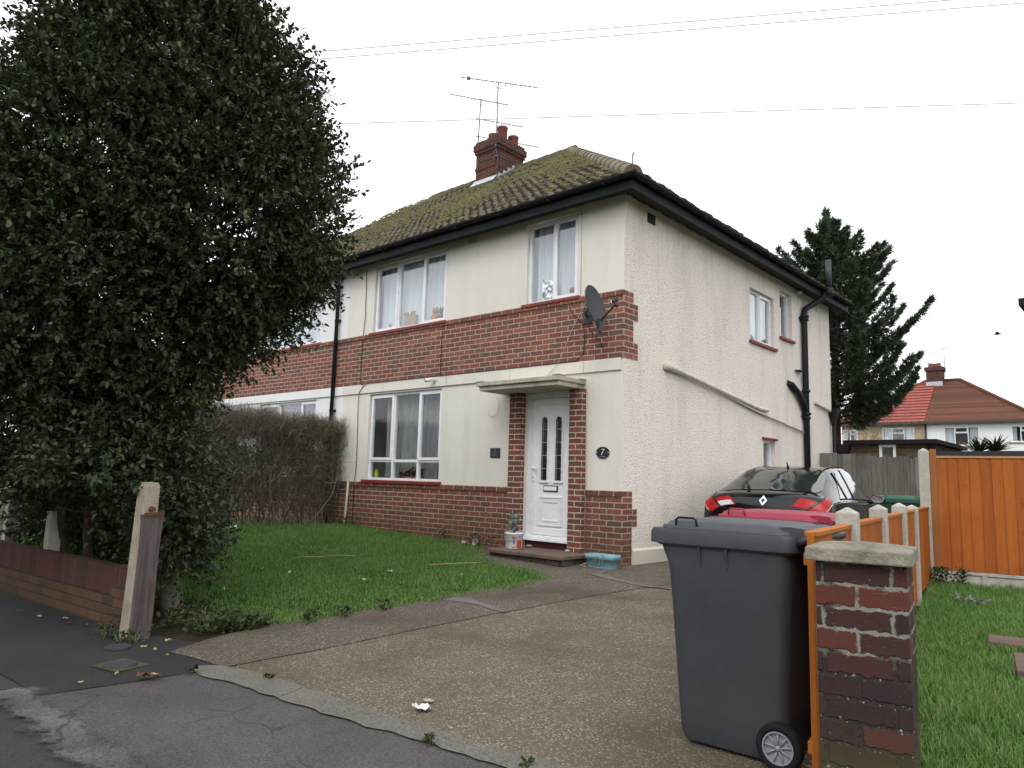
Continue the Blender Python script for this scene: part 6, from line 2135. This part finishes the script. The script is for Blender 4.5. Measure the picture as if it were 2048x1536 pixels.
def crown(name, blobs, n_shoots, per, leaf, parent, mat, seed, inner=0.25, updir=0.35, size_j=0.3, shoot_len=(0.16, 0.40), floor=None):
    """blobs = [(centre, (rx, ry, rz))]; leafy shoots from the outer part of the union of ellipsoids"""
    g = np.random.default_rng(seed)
    cs = np.array([b[0] for b in blobs], float)
    rs = np.array([b[1] for b in blobs], float)
    area = rs[:, 0] * rs[:, 2] + rs[:, 1] * rs[:, 2] + rs[:, 0] * rs[:, 1]
    pr = area / area.sum()
    P, D = [], []
    while len(P) < n_shoots:
        k = g.choice(len(blobs), p=pr)
        d = unit(g.normal(size=3))
        depth = 1 - abs(g.normal()) * inner
        if depth < 0.15:
            continue
        p = cs[k] + d * rs[k] * depth
        q = np.linalg.norm((p - cs) / rs, axis=1)
        q[k] = 9
        if q.min() < 0.62:
            continue
        if floor is not None and p[2] < floor(p[0], p[1]):
            continue
        nz = noise.noise(Vector(p * 1.7)) + 0.6 * noise.noise(Vector(p * 4.0))
        if nz < -0.46 + (0.0 if depth > 0.8 else -0.3):
            continue
        dd = unit(d / rs[k] + np.array([0, 0, updir]) + g.normal(size=3) * 0.38)
        P.append(p); D.append(dd)
    P, D = np.array(P), np.array(D)
    n = len(P)
    L = g.uniform(shoot_len[0], shoot_len[1], n)
    t = (np.arange(per) + 0.5) / per
    droop = np.array([0, 0, -0.10])
    pos = P[:, None, :] + D[:, None, :] * (L[:, None] * t[None, :])[:, :, None] + droop[None, None, :] * (t ** 2)[None, :, None] * L[:, None, None]
    pos = pos.reshape(-1, 3)
    rad = unit(g.normal(size=(n * per, 3)))
    Dr = np.repeat(D, per, axis=0)
    ld = unit(Dr * 0.55 + rad * 0.9)
    m_ = frames(ld, g.uniform(-0.9, 0.9, n * per))
    sz = leaf * (1 + g.uniform(-size_j, size_j, n * per))
    m_ = m_ * sz[:, None, None]
    cr_ = scatter_mesh(name, LEAF_V, LEAF_F, m_, pos, mat, parent)
    tw = MB()
    for i in range(0, n, 3):
        a = Vector(P[i] - D[i] * L[i] * 0.8)
        b = Vector(P[i] + D[i] * L[i])
        tw.tube([a, b], [0.006, 0.002], 3, False)
    return cr_, tw


def limb(mb, a, b, r0, r1, bend=0.15, n=6, k=8, seed=0):
    r_ = random.Random(seed)
    a, b = Vector(a), Vector(b)
    L = (b - a).length
    pts = []
    for i in range(n + 1):
        t = i / n
        w = math.sin(t * math.pi) * bend * L
        pts.append(a.lerp(b, t) + Vector((noise.noise((t * 2, seed, 0.3)), noise.noise((t * 2, seed, 5.3)), 0)) * w)
    mb.tube(pts, [r0 + (r1 - r0) * i / n for i in range(n + 1)], k)


holly = thing('holly_tree', 'large dark evergreen holly tree filling the left of the view behind the low brick wall', 'tree', (-1.58, -4.92, zg(-1.58, -4.92)))
BL = [((-1.24, -5.44, 4.96), (0.76, 0.76, 0.76)), ((-1.13, -5.20, 4.20), (0.97, 0.97, 0.97)), ((-1.13, -4.99, 3.38), (1.13, 1.13, 1.13)),
      ((-1.20, -4.88, 2.92), (0.86, 0.86, 0.82)), ((-1.58, -5.32, 2.35), (0.78, 0.78, 0.8)), ((-1.56, -5.83, 3.63), (0.97, 0.97, 0.97)),
      ((-1.61, -5.99, 4.69), (0.41, 0.41, 0.41)), ((-1.19, -5.53, 5.71), (0.58, 0.58, 0.58)), ((-1.73, -5.88, 2.71), (1.07, 1.07, 1.07)),
      ((-1.60, -5.50, 1.61), (0.58, 0.58, 0.6)), ((-1.21, -5.26, 1.07), (0.30, 0.30, 0.30)), ((-1.14, -5.12, 0.61), (0.20, 0.20, 0.20)), ((-1.30, -4.98, 0.42), (0.2, 0.2, 0.3))]
fl_ = lambda x, y: 0.88 if y < -5.62 else (0.46 if y < -5.46 else zg(x, y) + 0.03)
cr1, tw1 = crown('crown', BL, 14500, 14, 0.050, holly, holly_leaf, 11, 0.31, floor=fl_)
tw1.build('twigs', bark_dark, holly)
m = MB()
limb(m, (-1.50, -4.90, -0.25), (-1.62, -5.02, 0.9), 0.10, 0.075, 0.05, 8, 10, 1)
limb(m, (-1.62, -5.02, 0.85), (-1.40, -5.15, 2.6), 0.085, 0.07, 0.05, 6, 9, 2)
limb(m, (-1.40, -5.15, 2.6), (-1.30, -5.4, 5.4), 0.07, 0.02, 0.06, 8, 8, 3)
limb(m, (-1.62, -5.02, 0.85), (-1.15, -4.75, 2.2), 0.055, 0.03, 0.05, 6, 8, 4)
for k, (b, z0) in enumerate([((-2.5, -6.0, 3.4), 1.5), ((-0.5, -4.3, 3.3), 1.9), ((-2.3, -6.3, 4.4), 2.3), ((-0.4, -5.2, 3.9), 2.4), ((-1.9, -6.2, 5.0), 3.0), ((-0.9, -4.5, 4.4), 2.8), ((-2.2, -5.6, 2.3), 1.1), ((-1.0, -6.1, 2.9), 1.7), ((-1.4, -4.2, 3.0), 2.0)]):
    limb(m, (-1.45, -5.12, z0), b, 0.042, 0.010, 0.08, 6, 6, 10 + k)
tr = m.build('trunk', bark, holly)

bush = thing('evergreen_shrub', 'dark evergreen shrub hanging over the low brick wall at the far left', 'shrub', (-2.9, -5.6, zg(-2.9, -5.6)))
BB = [((-2.43, -5.93, 1.71), (0.85, 0.85, 0.85)), ((-1.28, -5.71, 0.93), (0.40, 0.36, 0.40)), ((-1.72, -5.72, 0.80), (0.42, 0.3, 0.36)), ((-3.80, -6.20, 1.40), (1.1, 0.9, 1.13)),
      ((-3.62, -6.1, 2.65), (1.15, 1.1, 1.19)), ((-3.4, -5.0, 1.2), (0.9, 0.5, 0.9)), ((-3.7, -4.35, 0.75), (1.2, 0.5, 0.8)), ((-5.3, -4.6, 0.85), (1.1, 0.6, 0.9)), ((-2.5, -4.5, 0.6), (0.6, 0.35, 0.5))]
crb, twb = crown('crown', BB, 6400, 14, 0.051, bush, holly_leaf, 23, 0.22, floor=fl_)
twb.build('twigs', bark_dark, bush)
m = MB()
for k, (a, b) in enumerate((((-2.9, -5.35, -0.1), (-2.6, -5.7, 2.0)), ((-3.3, -5.2, -0.1), (-3.5, -5.7, 2.4)), ((-2.3, -5.3, -0.1), (-2.0, -5.6, 1.4)))):
    limb(m, a, b, 0.05, 0.015, 0.06, 6, 7, 40 + k)
m.build('trunk', bark_dark, bush)

# ---------------------------------------------------------------- bare hedge between the two front gardens
hedge = thing('hedge', 'bare brown twiggy hedge between the lawn and the white house', 'hedge', (-6.25, -1.5, 0.17))
twig_mat = mat_leaf('hedge twig', [(0.2, (0.09, 0.078, 0.056)), (0.6, (0.20, 0.175, 0.128)), (0.95, (0.34, 0.30, 0.23))], 0.9, 0.1, 0)
def twig_template(seed, seg=4, bend=0.2):
    r_ = random.Random(seed)
    v, f = [], []
    y = z = 0.0
    for i in range(seg + 1):
        t = i / seg
        if i:
            y += r_.uniform(-bend, bend) / seg * 1.6
            z += r_.uniform(-bend, bend) / seg * 1.6
        r0 = 0.5 * (1 - 0.75 * t)
        for k in range(3):
            a = 2 * math.pi * k / 3
            v.append((t, y, z, r0 * math.cos(a), r0 * math.sin(a)))
    for i in range(seg):
        for k in range(3):
            f.append((i * 3 + k, i * 3 + (k + 1) % 3, (i + 1) * 3 + (k + 1) % 3, (i + 1) * 3 + k))
    return v, f
def twigs(name, starts, dirs, lens, thick, mat, parent, seed, bend=0.35):
    """curved twigs from starts; several shapes so that none repeats visibly"""
    g = np.random.default_rng(seed)
    n = len(starts)
    allv, allf = [], []
    ms = frames(dirs, g.uniform(0, 6.28, n))
    K = 8
    objs = MB()
    vs_all, f_all, off = [], [], 0
    for s_ in range(K):
        idx = np.arange(s_, n, K)
        tv, tf = twig_template(seed * 31 + s_, 4, bend)
        tv = np.array(tv)
        base = tv[:, :3]
        ring = np.stack([np.zeros(len(tv)), tv[:, 3], tv[:, 4]], 1)
        P = base[None] * lens[idx][:, None, None] + ring[None] * thick[idx][:, None, None]
        P = np.einsum('nij,nkj->nki', ms[idx], P) + starts[idx][:, None, :]
        vs_all.append(P.reshape(-1, 3))
        F = (np.array(tf)[None] + (np.arange(len(idx)) * len(tv))[:, None, None] + off).reshape(-1, 4)
        f_all.append(F)
        off += P.shape[0] * P.shape[1]
    V = np.concatenate(vs_all)
    F = np.concatenate(f_all)
    if parent is not None:
        V = V - np.array(root_matrix(parent).translation)[None]
    me = bpy.data.meshes.new(name)
    me.vertices.add(len(V)); me.vertices.foreach_set('co', V.reshape(-1).astype(np.float32))
    me.loops.add(F.size); me.loops.foreach_set('vertex_index', F.reshape(-1).astype(np.int32))
    me.polygons.add(len(F)); me.polygons.foreach_set('loop_start', (np.arange(len(F)) * 4).astype(np.int32))
    me.update(calc_edges=True); me.validate()
    me.materials.append(mat)
    o = bpy.data.objects.new(name, me)
    C.objects.link(o)
    if parent is not None:
        o.parent = parent
    return o
g = np.random.default_rng(5)
HY0, HY1 = -4.3, 0.03
def hedge_top(y): return 2.12 + 0.05 * math.sin(y * 2.3) + 0.04 * math.sin(y * 7)
ns = 300
sy = g.uniform(HY0, HY1 - 0.12, ns)
sx = g.normal(-6.25, 0.13, ns)
st_pos = np.stack([sx, sy, np.array([zg(a, b) for a, b in zip(sx, sy)])], 1)
sd_ = np.stack([g.normal(0, 0.16, ns), g.normal(0, 0.20, ns), np.ones(ns)], 1)
twigs('stems', st_pos, sd_, g.uniform(0.7, 1.35, ns), g.uniform(0.012, 0.026, ns), twig_mat, hedge, 3, 0.25)
N2 = 22000
hy = g.uniform(HY0, HY1, N2)
hz = 0.32 + (g.beta(1.5, 1.05, N2)) * 1.62
hx = g.normal(-6.25, 0.17, N2)
hp = np.stack([hx, hy, hz], 1)
keep = np.array([noise.noise((p[1] * 2.2, p[2] * 1.6, 2.0)) > -0.36 - 0.4 * (p[2] > 1.55) for p in hp])
hp = hp[keep]
n2 = len(hp)
hd = np.stack([g.normal(0, 0.55, n2), g.normal(0, 0.5, n2), g.uniform(0.25, 1.1, n2)], 1)
hl = g.uniform(0.18, 0.48, n2)
tops = np.array([hedge_top(p[1]) for p in hp])
hl = np.minimum(hl, np.maximum(0.06, (tops - hp[:, 2]) / np.maximum(unit(hd)[:, 2], 0.2)))
twigs('twigs', hp, hd, hl, g.uniform(0.004, 0.010, n2), twig_mat, hedge, 7, 0.5)
N3 = 9000
hy = g.uniform(HY0, HY1 + 0.02, N3)
tp = np.array([hedge_top(a) for a in hy])
hz = tp - np.abs(g.normal(0, 0.28, N3)) - 0.12
hx = g.choice([-6.55, -5.98, -6.25], N3, p=[0.2, 0.45, 0.35]) + g.normal(0, 0.07, N3)
hd = np.stack([g.normal(0, 0.5, N3), g.normal(0, 0.5, N3), g.uniform(0.3, 1.0, N3)], 1)
twigs('fine_twigs', np.stack([hx, hy, hz], 1), hd, g.uniform(0.08, 0.22, N3), g.uniform(0.003, 0.006, N3), twig_mat, hedge, 9, 0.5)
hl_mat = mat_leaf('sparse hedge leaf', [(0.2, (0.022, 0.030, 0.014)), (0.9, (0.055, 0.06, 0.025))], 0.6, 0.3, 0.1)
N4 = 7500
lp_ = np.stack([g.normal(-6.2, 0.2, N4), HY0 + (HY1 - HY0) * g.beta(1, 2.2, N4), g.uniform(0.3, 1.6, N4)], 1)
scatter_mesh('leaves', LEAF_V, LEAF_F, frames(g.normal(size=(N4, 3)), g.uniform(0, 6, N4)) * g.uniform(0.02, 0.035, N4)[:, None, None], lp_, hl_mat, hedge)

# ---------------------------------------------------------------- conifer behind the house
con = thing('conifer', 'tall dark green conifer with upswept shoots standing behind the house', 'tree', (-1.92, 14.0, 0))
needle = mat_leaf('conifer foliage', [(0.1, (0.020, 0.036, 0.022)), (0.5, (0.036, 0.062, 0.032)), (0.95, (0.075, 0.105, 0.045))], 0.7, 0.3, 0.05)
m = MB()
TX, TY = -1.92, 14.0
m.tube([(TX, TY, -0.1), (TX + 0.02, TY, 2.5), (TX + 0.05, TY, 5.0), (TX - 0.05, TY, 7.5), (TX - 0.1, TY, 9.0)], [0.16, 0.13, 0.10, 0.06, 0.02], 10)
r5 = random.Random(12)
pos, dirs, sizes = [], [], []
nb_ = 92
for i in range(nb_):
    t = i / nb_
    z0 = 2.9 + 5.7 * t
    az = i * 2.399 + r5.uniform(-0.4, 0.4)
    env = 2.65 * (1 - t) ** 0.55 + 0.28
    L = env * r5.uniform(0.72, 1.12)
    if z0 < 3.6:
        L *= 0.75
    h = Vector((math.cos(az), math.sin(az), 0))
    rise = r5.uniform(0.10, 0.34)
    pts = []
    for k in range(9):
        q = k / 8
        zz = z0 + L * (rise * q + 0.30 * q ** 3 - 0.22 * q * (1 - q))
        pts.append(Vector((TX, TY, 0)) + h * (L * q) + Vector((0, 0, zz)))
    m.tube(pts, [0.035 * (1 - 0.8 * k / 8) for k in range(9)], 5)
    nsp = int(420 * L / 2.4) + 60
    for _ in range(nsp):
        q = r5.uniform(0.16, 1.0) ** 0.85
        k = min(int(q * 8), 7)
        p = pts[k].lerp(pts[k + 1], q * 8 - k)
        tan = (pts[k + 1] - pts[k]).normalized()
        wdt = 0.46 * L / 2.4 * (1 - q) ** 0.7 + 0.05
        sd2 = tan.cross(Vector((0, 0, 1))).normalized()
        o_ = sd2 * r5.uniform(-wdt, wdt) + Vector((0, 0, r5.uniform(-0.26, 0.07) * (1.15 - q)))
        pos.append(p + o_)
        d = (tan * r5.uniform(0.5, 1.2) + o_.normalized() * 0.7 + Vector((r5.gauss(0, .3), r5.gauss(0, .3), r5.gauss(0.10, .3)))).normalized()
        dirs.append(d); sizes.append(r5.uniform(0.09, 0.24))
for _ in range(500):
    z = r5.uniform(7.6, 9.25)
    rr = (9.4 - z) * 0.35
    pos.append(Vector((TX - 0.1 + r5.gauss(0, rr * 0.5), TY + r5.gauss(0, rr * 0.5), z)))
    dirs.append(Vector((r5.gauss(0, .5), r5.gauss(0, .5), 1)).normalized()); sizes.append(r5.uniform(0.14, 0.3))
m.build('trunk', bark_dark, con)
FR_V, FR_F = [], []
for a, l in ((0, 1.0), (28, 0.75), (-28, 0.75), (52, 0.5), (-52, 0.5)):
    for tw_ in (0.16 if a == 0 else -0.12,):
        o = len(FR_V)
        ca, sa = math.cos(R(a)), math.sin(R(a))
        for u_, v_ in ((0, 0), (0.45, 0.09), (1, 0), (0.45, -0.09)):
            x, y = u_ * l, v_ * 0.8
            FR_V.append((x * ca - y * sa + 0.0, x * sa + y * ca, tw_ * u_))
        FR_F.append((o, o + 1, o + 2, o + 3))
g = np.random.default_rng(15)
pos = np.array([tuple(p) for p in pos]); dirs = np.array([tuple(d) for d in dirs]); sizes = np.array(sizes)
scatter_mesh('crown', FR_V, FR_F, frames(dirs, g.uniform(0, 6.28, len(pos))) * sizes[:, None, None], pos, needle, con)

bare = thing('bare_tree', 'small bare twiggy tree in front of the far red roof beside the conifer trunk', 'tree', (-1.9, 20.0, 0))
g = np.random.default_rng(25)
nb2 = 420
bp_ = np.stack([g.normal(-2.6, 0.75, nb2), g.normal(20.0, 0.5, nb2), g.uniform(1.6, 3.9, nb2)], 1)
bd_ = np.stack([g.normal(0, 0.6, nb2), g.normal(0, 0.5, nb2), g.uniform(0.2, 1.0, nb2)], 1)
twigs('twigs', bp_, bd_, g.uniform(0.3, 0.8, nb2), g.uniform(0.008, 0.018, nb2), twig_mat, bare, 27, 0.5)
m = MB()
limb(m, (-2.5, 20, 0), (-2.6, 20, 2.6), 0.07, 0.03, 0.08, 5, 7, 3)
m.build('trunk', bark_dark, bare)
grn = mat_leaf('bright shrub leaf', [(0.2, (0.03, 0.07, 0.012)), (0.9, (0.08, 0.16, 0.03))], 0.5, 0.3, 0.2)
sh2 = thing('shrub', 'bright green shrub top below the small window of the far buff house', 'shrub', (-2.6, 22.0, 0))
g = np.random.default_rng(33)
n_ = 900
pp = np.stack([g.normal(-3.35, 0.38, n_), g.normal(22, 0.3, n_), 2.05 + np.abs(g.normal(0, 0.16, n_))], 1)
scatter_mesh('foliage', LEAF_V, LEAF_F, frames(g.normal(size=(n_, 3)), g.uniform(0, 6, n_)) * 0.12, pp, grn, sh2)
m = MB()
limb(m, (-3.35, 22, 0), (-3.35, 22, 2.2), 0.05, 0.02, 0.05, 5, 6, 8)
m.build('stem', bark_dark, sh2)

yuc = thing('yucca', 'spiky green yucca showing above the black shed roof in front of the white far house', 'plant', (2.02, 12.3, 0))
ym = mat_leaf('yucca blade', [(0.1, (0.018, 0.030, 0.012)), (0.9, (0.07, 0.085, 0.035))], 0.5, 0.4, 0.1)
m = MB()
m.tube([(2.02, 12.3, -0.1), (2.02, 12.3, 2.0)], [0.09, 0.08], 8)
m.build('trunk', bark_dark, yuc)
g = np.random.default_rng(41)
for hx_, hz_, n_ in ((1.86, 2.0, 55), (2.20, 2.03, 60)):
    d = unit(np.stack([g.normal(0, 1, n_), g.normal(0, 1, n_), g.uniform(0.05, 1.3, n_)], 1))
    BV = [(0, 0.05, 0), (0, -0.05, 0), (0.5, -0.06, 0.03), (0.5, 0.06, 0.03), (1.0, 0, -0.04)]
    scatter_mesh('blades', BV, [(0, 1, 2, 3), (3, 2, 4)], frames(d, g.uniform(-0.3, 0.3, n_)) * np.stack([g.uniform(0.36, 0.56, n_)] * 1, 1)[:, :, None], np.repeat([[hx_, 12.3, hz_]], n_, 0) + g.normal(0, 0.03, (n_, 3)), ym, yuc)

# ---------------------------------------------------------------- grass
grass_mat = mat_leaf('grass blade', [(0.13, (0.055, 0.125, 0.030)), (0.43, (0.100, 0.226, 0.047)), (0.71, (0.155, 0.285, 0.065)), (0.94, (0.31, 0.30, 0.14))], 0.6, 0.25, 0.3)
BLV = [(-0.5, 0, 0), (0.5, 0, 0), (0.38, 0.12, 0.5), (-0.38, 0.12, 0.5), (0.0, 0.45, 1.0)]
BLF = [(0, 1, 2, 3), (3, 2, 4)]
def grass(name, poly, n, seed, h0=0.03, h1=0.07, w=0.006, dz=0.0, wear=None):
    g = np.random.default_rng(seed)
    P = np.array(poly)
    lo, hi = P.min(0), P.max(0)
    pts = []
    while len(pts) < n:
        q = lo + (hi - lo) * g.random(2)
        if not inside(q, poly):
            continue
        c_ = noise.noise((q[0] * 1.1, q[1] * 1.1, seed)) + 0.6 * noise.noise((q[0] * 4, q[1] * 4, seed))
        if wear and wear(q[0], q[1]) > g.random():
            continue
        if c_ < -0.45 and g.random() < 0.5:
            continue
        pts.append((q[0], q[1], zg(q[0], q[1]) + dz, c_))
    A = np.array(pts)
    k = len(A)
    yaw = g.uniform(0, 6.283, k)
    tilt = g.normal(0.25, 0.35, k)
    h = g.uniform(h0, h1, k) * (1 + 0.45 * np.clip(A[:, 3], -0.6, 1))
    ww = g.uniform(0.6, 1.3, k) * w
    c_, s_ = np.cos(yaw), np.sin(yaw)
    ct, stt = np.cos(tilt), np.sin(tilt)
    Rz = np.zeros((k, 3, 3)); Rz[:, 0, 0] = c_; Rz[:, 0, 1] = -s_; Rz[:, 1, 0] = s_; Rz[:, 1, 1] = c_; Rz[:, 2, 2] = 1
    Rx = np.zeros((k, 3, 3)); Rx[:, 0, 0] = 1; Rx[:, 1, 1] = ct; Rx[:, 1, 2] = stt; Rx[:, 2, 1] = -stt; Rx[:, 2, 2] = ct
    Sc = np.zeros((k, 3, 3)); Sc[:, 0, 0] = ww; Sc[:, 1, 1] = h; Sc[:, 2, 2] = h
    M_ = Rz @ Rx @ Sc
    o = scatter_mesh(name, BLV, BLF, M_, A[:, :3], grass_mat)
    return tag(o, kind='stuff')
LAWN_G = [(-5.9, 0.0)] + [(x + 0.03 * noise.noise((x * 7, y * 7, 0)) , y + 0.03 * noise.noise((x * 7, y * 7, 4))) for x, y in LAWN[1:16]] + [(-0.85, -5.0), (-2.5, -5.2), (-7.5, -5.4), (-6.2, -2.6)]
def lawn_wear(x, y):
    v = 0.0
    if y < -4.6:
        v += min(1, (-4.6 - y) / 0.5) * 0.85
    v += 0.9 * max(0, 1 - math.hypot(x + 1.5, (y + 4.95)) / 0.8)
    if x > -0.35:
        v += 0.35 * (x + 0.35) / 0.4
    return v
grass('grass', LAWN_G, 150000, 51, 0.018, 0.048, 0.0060, 0.0, lawn_wear)
RG = [(4.12, -4.6), (4.50, -4.7), (5.8, -4.2), (6.2, 2.2), (3.25, 1.75), (3.10, 1.6), (3.75, -2.3)]
def garden_wear(x, y):
    for (a, b, w_, d_) in ((4.42, -1.42, 0.31, 0.16), (4.66, -2.02, 0.31, 0.31)):
        u_ = (x - a) * math.cos(0.16) + (y - b) * math.sin(0.16)
        v_ = -(x - a) * math.sin(0.16) + (y - b) * math.cos(0.16)
        if abs(u_) < w_ and abs(v_) < d_:
            return 1.0
    if y > 0.2 and x > 3.9:
        return 0.45
    return 0.0
grass('grass', RG, 120000, 53, 0.025, 0.080, 0.0055, 0.0, garden_wear)

# scruffy growth along the edges
weed_mat = mat_leaf('weed leaf', [(0.1, (0.020, 0.034, 0.012)), (0.6, (0.045, 0.07, 0.02)), (0.95, (0.11, 0.11, 0.05))], 0.6, 0.3, 0.15)
def weeds(name, label, spots, seed, h=0.12, leaf=0.03, dens=40, mat=None):
    g = np.random.default_rng(seed)
    x0, y0 = spots[0][:2]
    t = thing(name, label, 'weeds', (x0, y0, zg(x0, y0)))
    P, D, S_ = [], [], []
    for (x, y, r_) in spots:
        n_ = int(dens * max(r_ / 0.1, 0.5))
        for _ in range(n_):
            a, q = g.uniform(0, 6.28), abs(g.normal(0, 0.5)) * r_
            px_, py_ = x + math.cos(a) * q, y + math.sin(a) * q
            P.append((px_, py_, zg(px_, py_) + g.uniform(0.0, h)))
            D.append((math.cos(a) + g.normal(0, 0.5), math.sin(a) + g.normal(0, 0.5), g.uniform(0, 1)))
            S_.append(leaf * g.uniform(0.5, 1.4))
    scatter_mesh('leaves', LEAF_V, LEAF_F, frames(np.array(D), g.uniform(0, 6, len(P))) * np.array(S_)[:, None, None], np.array(P), mat or weed_mat, t)
    for (x, y, r_) in spots:
        m = MB()
        for k in range(5):
            a = g.uniform(0, 6.28)
            m.tube([(x, y, zg(x, y) - 0.02), (x + math.cos(a) * r_ * 0.4, y + math.sin(a) * r_ * 0.4, zg(x, y) + h * 0.8)], [0.003, 0.0015], 4)
        m.build('stem', twig_mat, t)
    return t
weeds('weed_clump', 'scruffy weeds round the foot of the leaning gate post', [(-0.62, -5.66, 0.10), (-0.80, -5.70, 0.08), (-0.50, -5.60, 0.08), (-0.95, -5.62, 0.08)], 61, 0.07, 0.035, 40)
weeds('weed_border', 'untidy low weeds along the near edge of the lawn beside the path', [(-0.25 - 0.02 * k, -4.75 - 0.05 * k, 0.10) for k in range(8)] + [(-0.12, -4.4, 0.07), (-0.08, -4.1, 0.06), (-0.04, -3.7, 0.06), (-0.5, -5.1, 0.13), (-0.8, -5.2, 0.14), (-1.0, -5.0, 0.16), (-0.6, -4.85, 0.14), (-0.35, -5.05, 0.12)], 63, 0.10, 0.042, 60)
weeds('weed_clump', 'dark green weeds in the corner at the foot of the tall orange fence', [(3.14, 1.40, 0.14), (3.25, 1.45, 0.10), (3.08, 1.2, 0.10), (3.4, 1.55, 0.08)], 65, 0.20, 0.035, 150)
weeds('weed_clump', 'silvery weeds in the right hand grass halfway to the tall fence', [(3.66, 0.1, 0.10), (3.82, 0.0, 0.10)], 67, 0.08, 0.04, 60, mat_leaf('silvery weed leaf', [(0.1, (0.10, 0.12, 0.09)), (0.9, (0.26, 0.29, 0.24))], 0.7, 0.2, 0.1))
weeds('weed_clump', 'ragged weeds growing at the wall foot between the hedge and the lower window', [(-5.55, -0.12, 0.10), (-5.3, -0.10, 0.06), (-5.75, -0.2, 0.12), (-4.4, -0.08, 0.05), (-3.2, -0.10, 0.07), (-2.45, -0.15, 0.10), (-2.1, -0.16, 0.08)], 69, 0.16, 0.04, 40)
weeds('weed_clump', 'small green tufts rooted in cracks of the cement strip', [(2.46, -5.42, 0.03), (3.0, -5.33, 0.03), (1.0, -5.40, 0.03), (2.5, -5.45, 0.02)], 71, 0.025, 0.022, 60)

# plant in the tub
pbk = thing('potted_plant', 'straggly grey green plant growing in the white tub', 'plant', (-1.43, -0.42, 0.25))
pm_ = mat_leaf('grey green leaf', [(0.1, (0.10, 0.125, 0.10)), (0.9, (0.24, 0.28, 0.26))], 0.7, 0.2, 0.1)
g = np.random.default_rng(73)
m = MB()
P, D = [], []
for k in range(7):
    a = k * 0.9
    top = Vector((-1.45 + 0.06 * math.cos(a), -0.42 + 0.06 * math.sin(a), 0.45 + 0.16 * g.random()))
    m = MB()
    m.tube([(-1.43, -0.42, 0.24), (-1.44 + 0.02 * math.cos(a), -0.42 + 0.02 * math.sin(a), 0.36), top], [0.005, 0.004, 0.002], 5)
    m.build('stem', twig_mat, pbk)
    for q in range(9):
        t = g.uniform(0.3, 1)
        P.append(tuple(Vector((-1.43, -0.42, 0.26)).lerp(top, t))); D.append(g.normal(size=3))
scatter_mesh('leaves', LEAF_V, LEAF_F, frames(np.array(D), g.uniform(0, 6, len(P))) * 0.065, np.array(P), pm_, pbk)

# a bird far off in the white sky
bird = MB()
bc_ = Vector((-4.573, 62.283, 14.03))
bird.loft([[bc_ + Vector((x, 0.09 * k * math.cos(a), 0.09 * k * math.sin(a))) for a in (2 * math.pi * q / 10 for q in range(10))] for x, k in ((-0.28, 0.1), (-0.15, 0.7), (0.0, 1.0), (0.14, 0.7), (0.2, 0.6), (0.26, 0.1))])
for sy_ in (1, -1):
    bird.add([bc_ + Vector(p) for p in ((-0.10, sy_ * 0.05, 0.03), (0.10, sy_ * 0.05, 0.03), (0.12, sy_ * 0.30, 0.13), (-0.02, sy_ * 0.55, 0.10), (-0.10, sy_ * 0.28, 0.12))], [(0, 1, 2, 4), (4, 2, 3)])
bird.add([bc_ + Vector(p) for p in ((-0.25, -0.03, 0), (-0.25, 0.03, 0), (-0.42, 0.07, 0), (-0.42, -0.07, 0))], [(0, 1, 2, 3)])
tag(bird.build('bird', black_paint), 'small dark bird flying in the white sky to the right', 'bird')
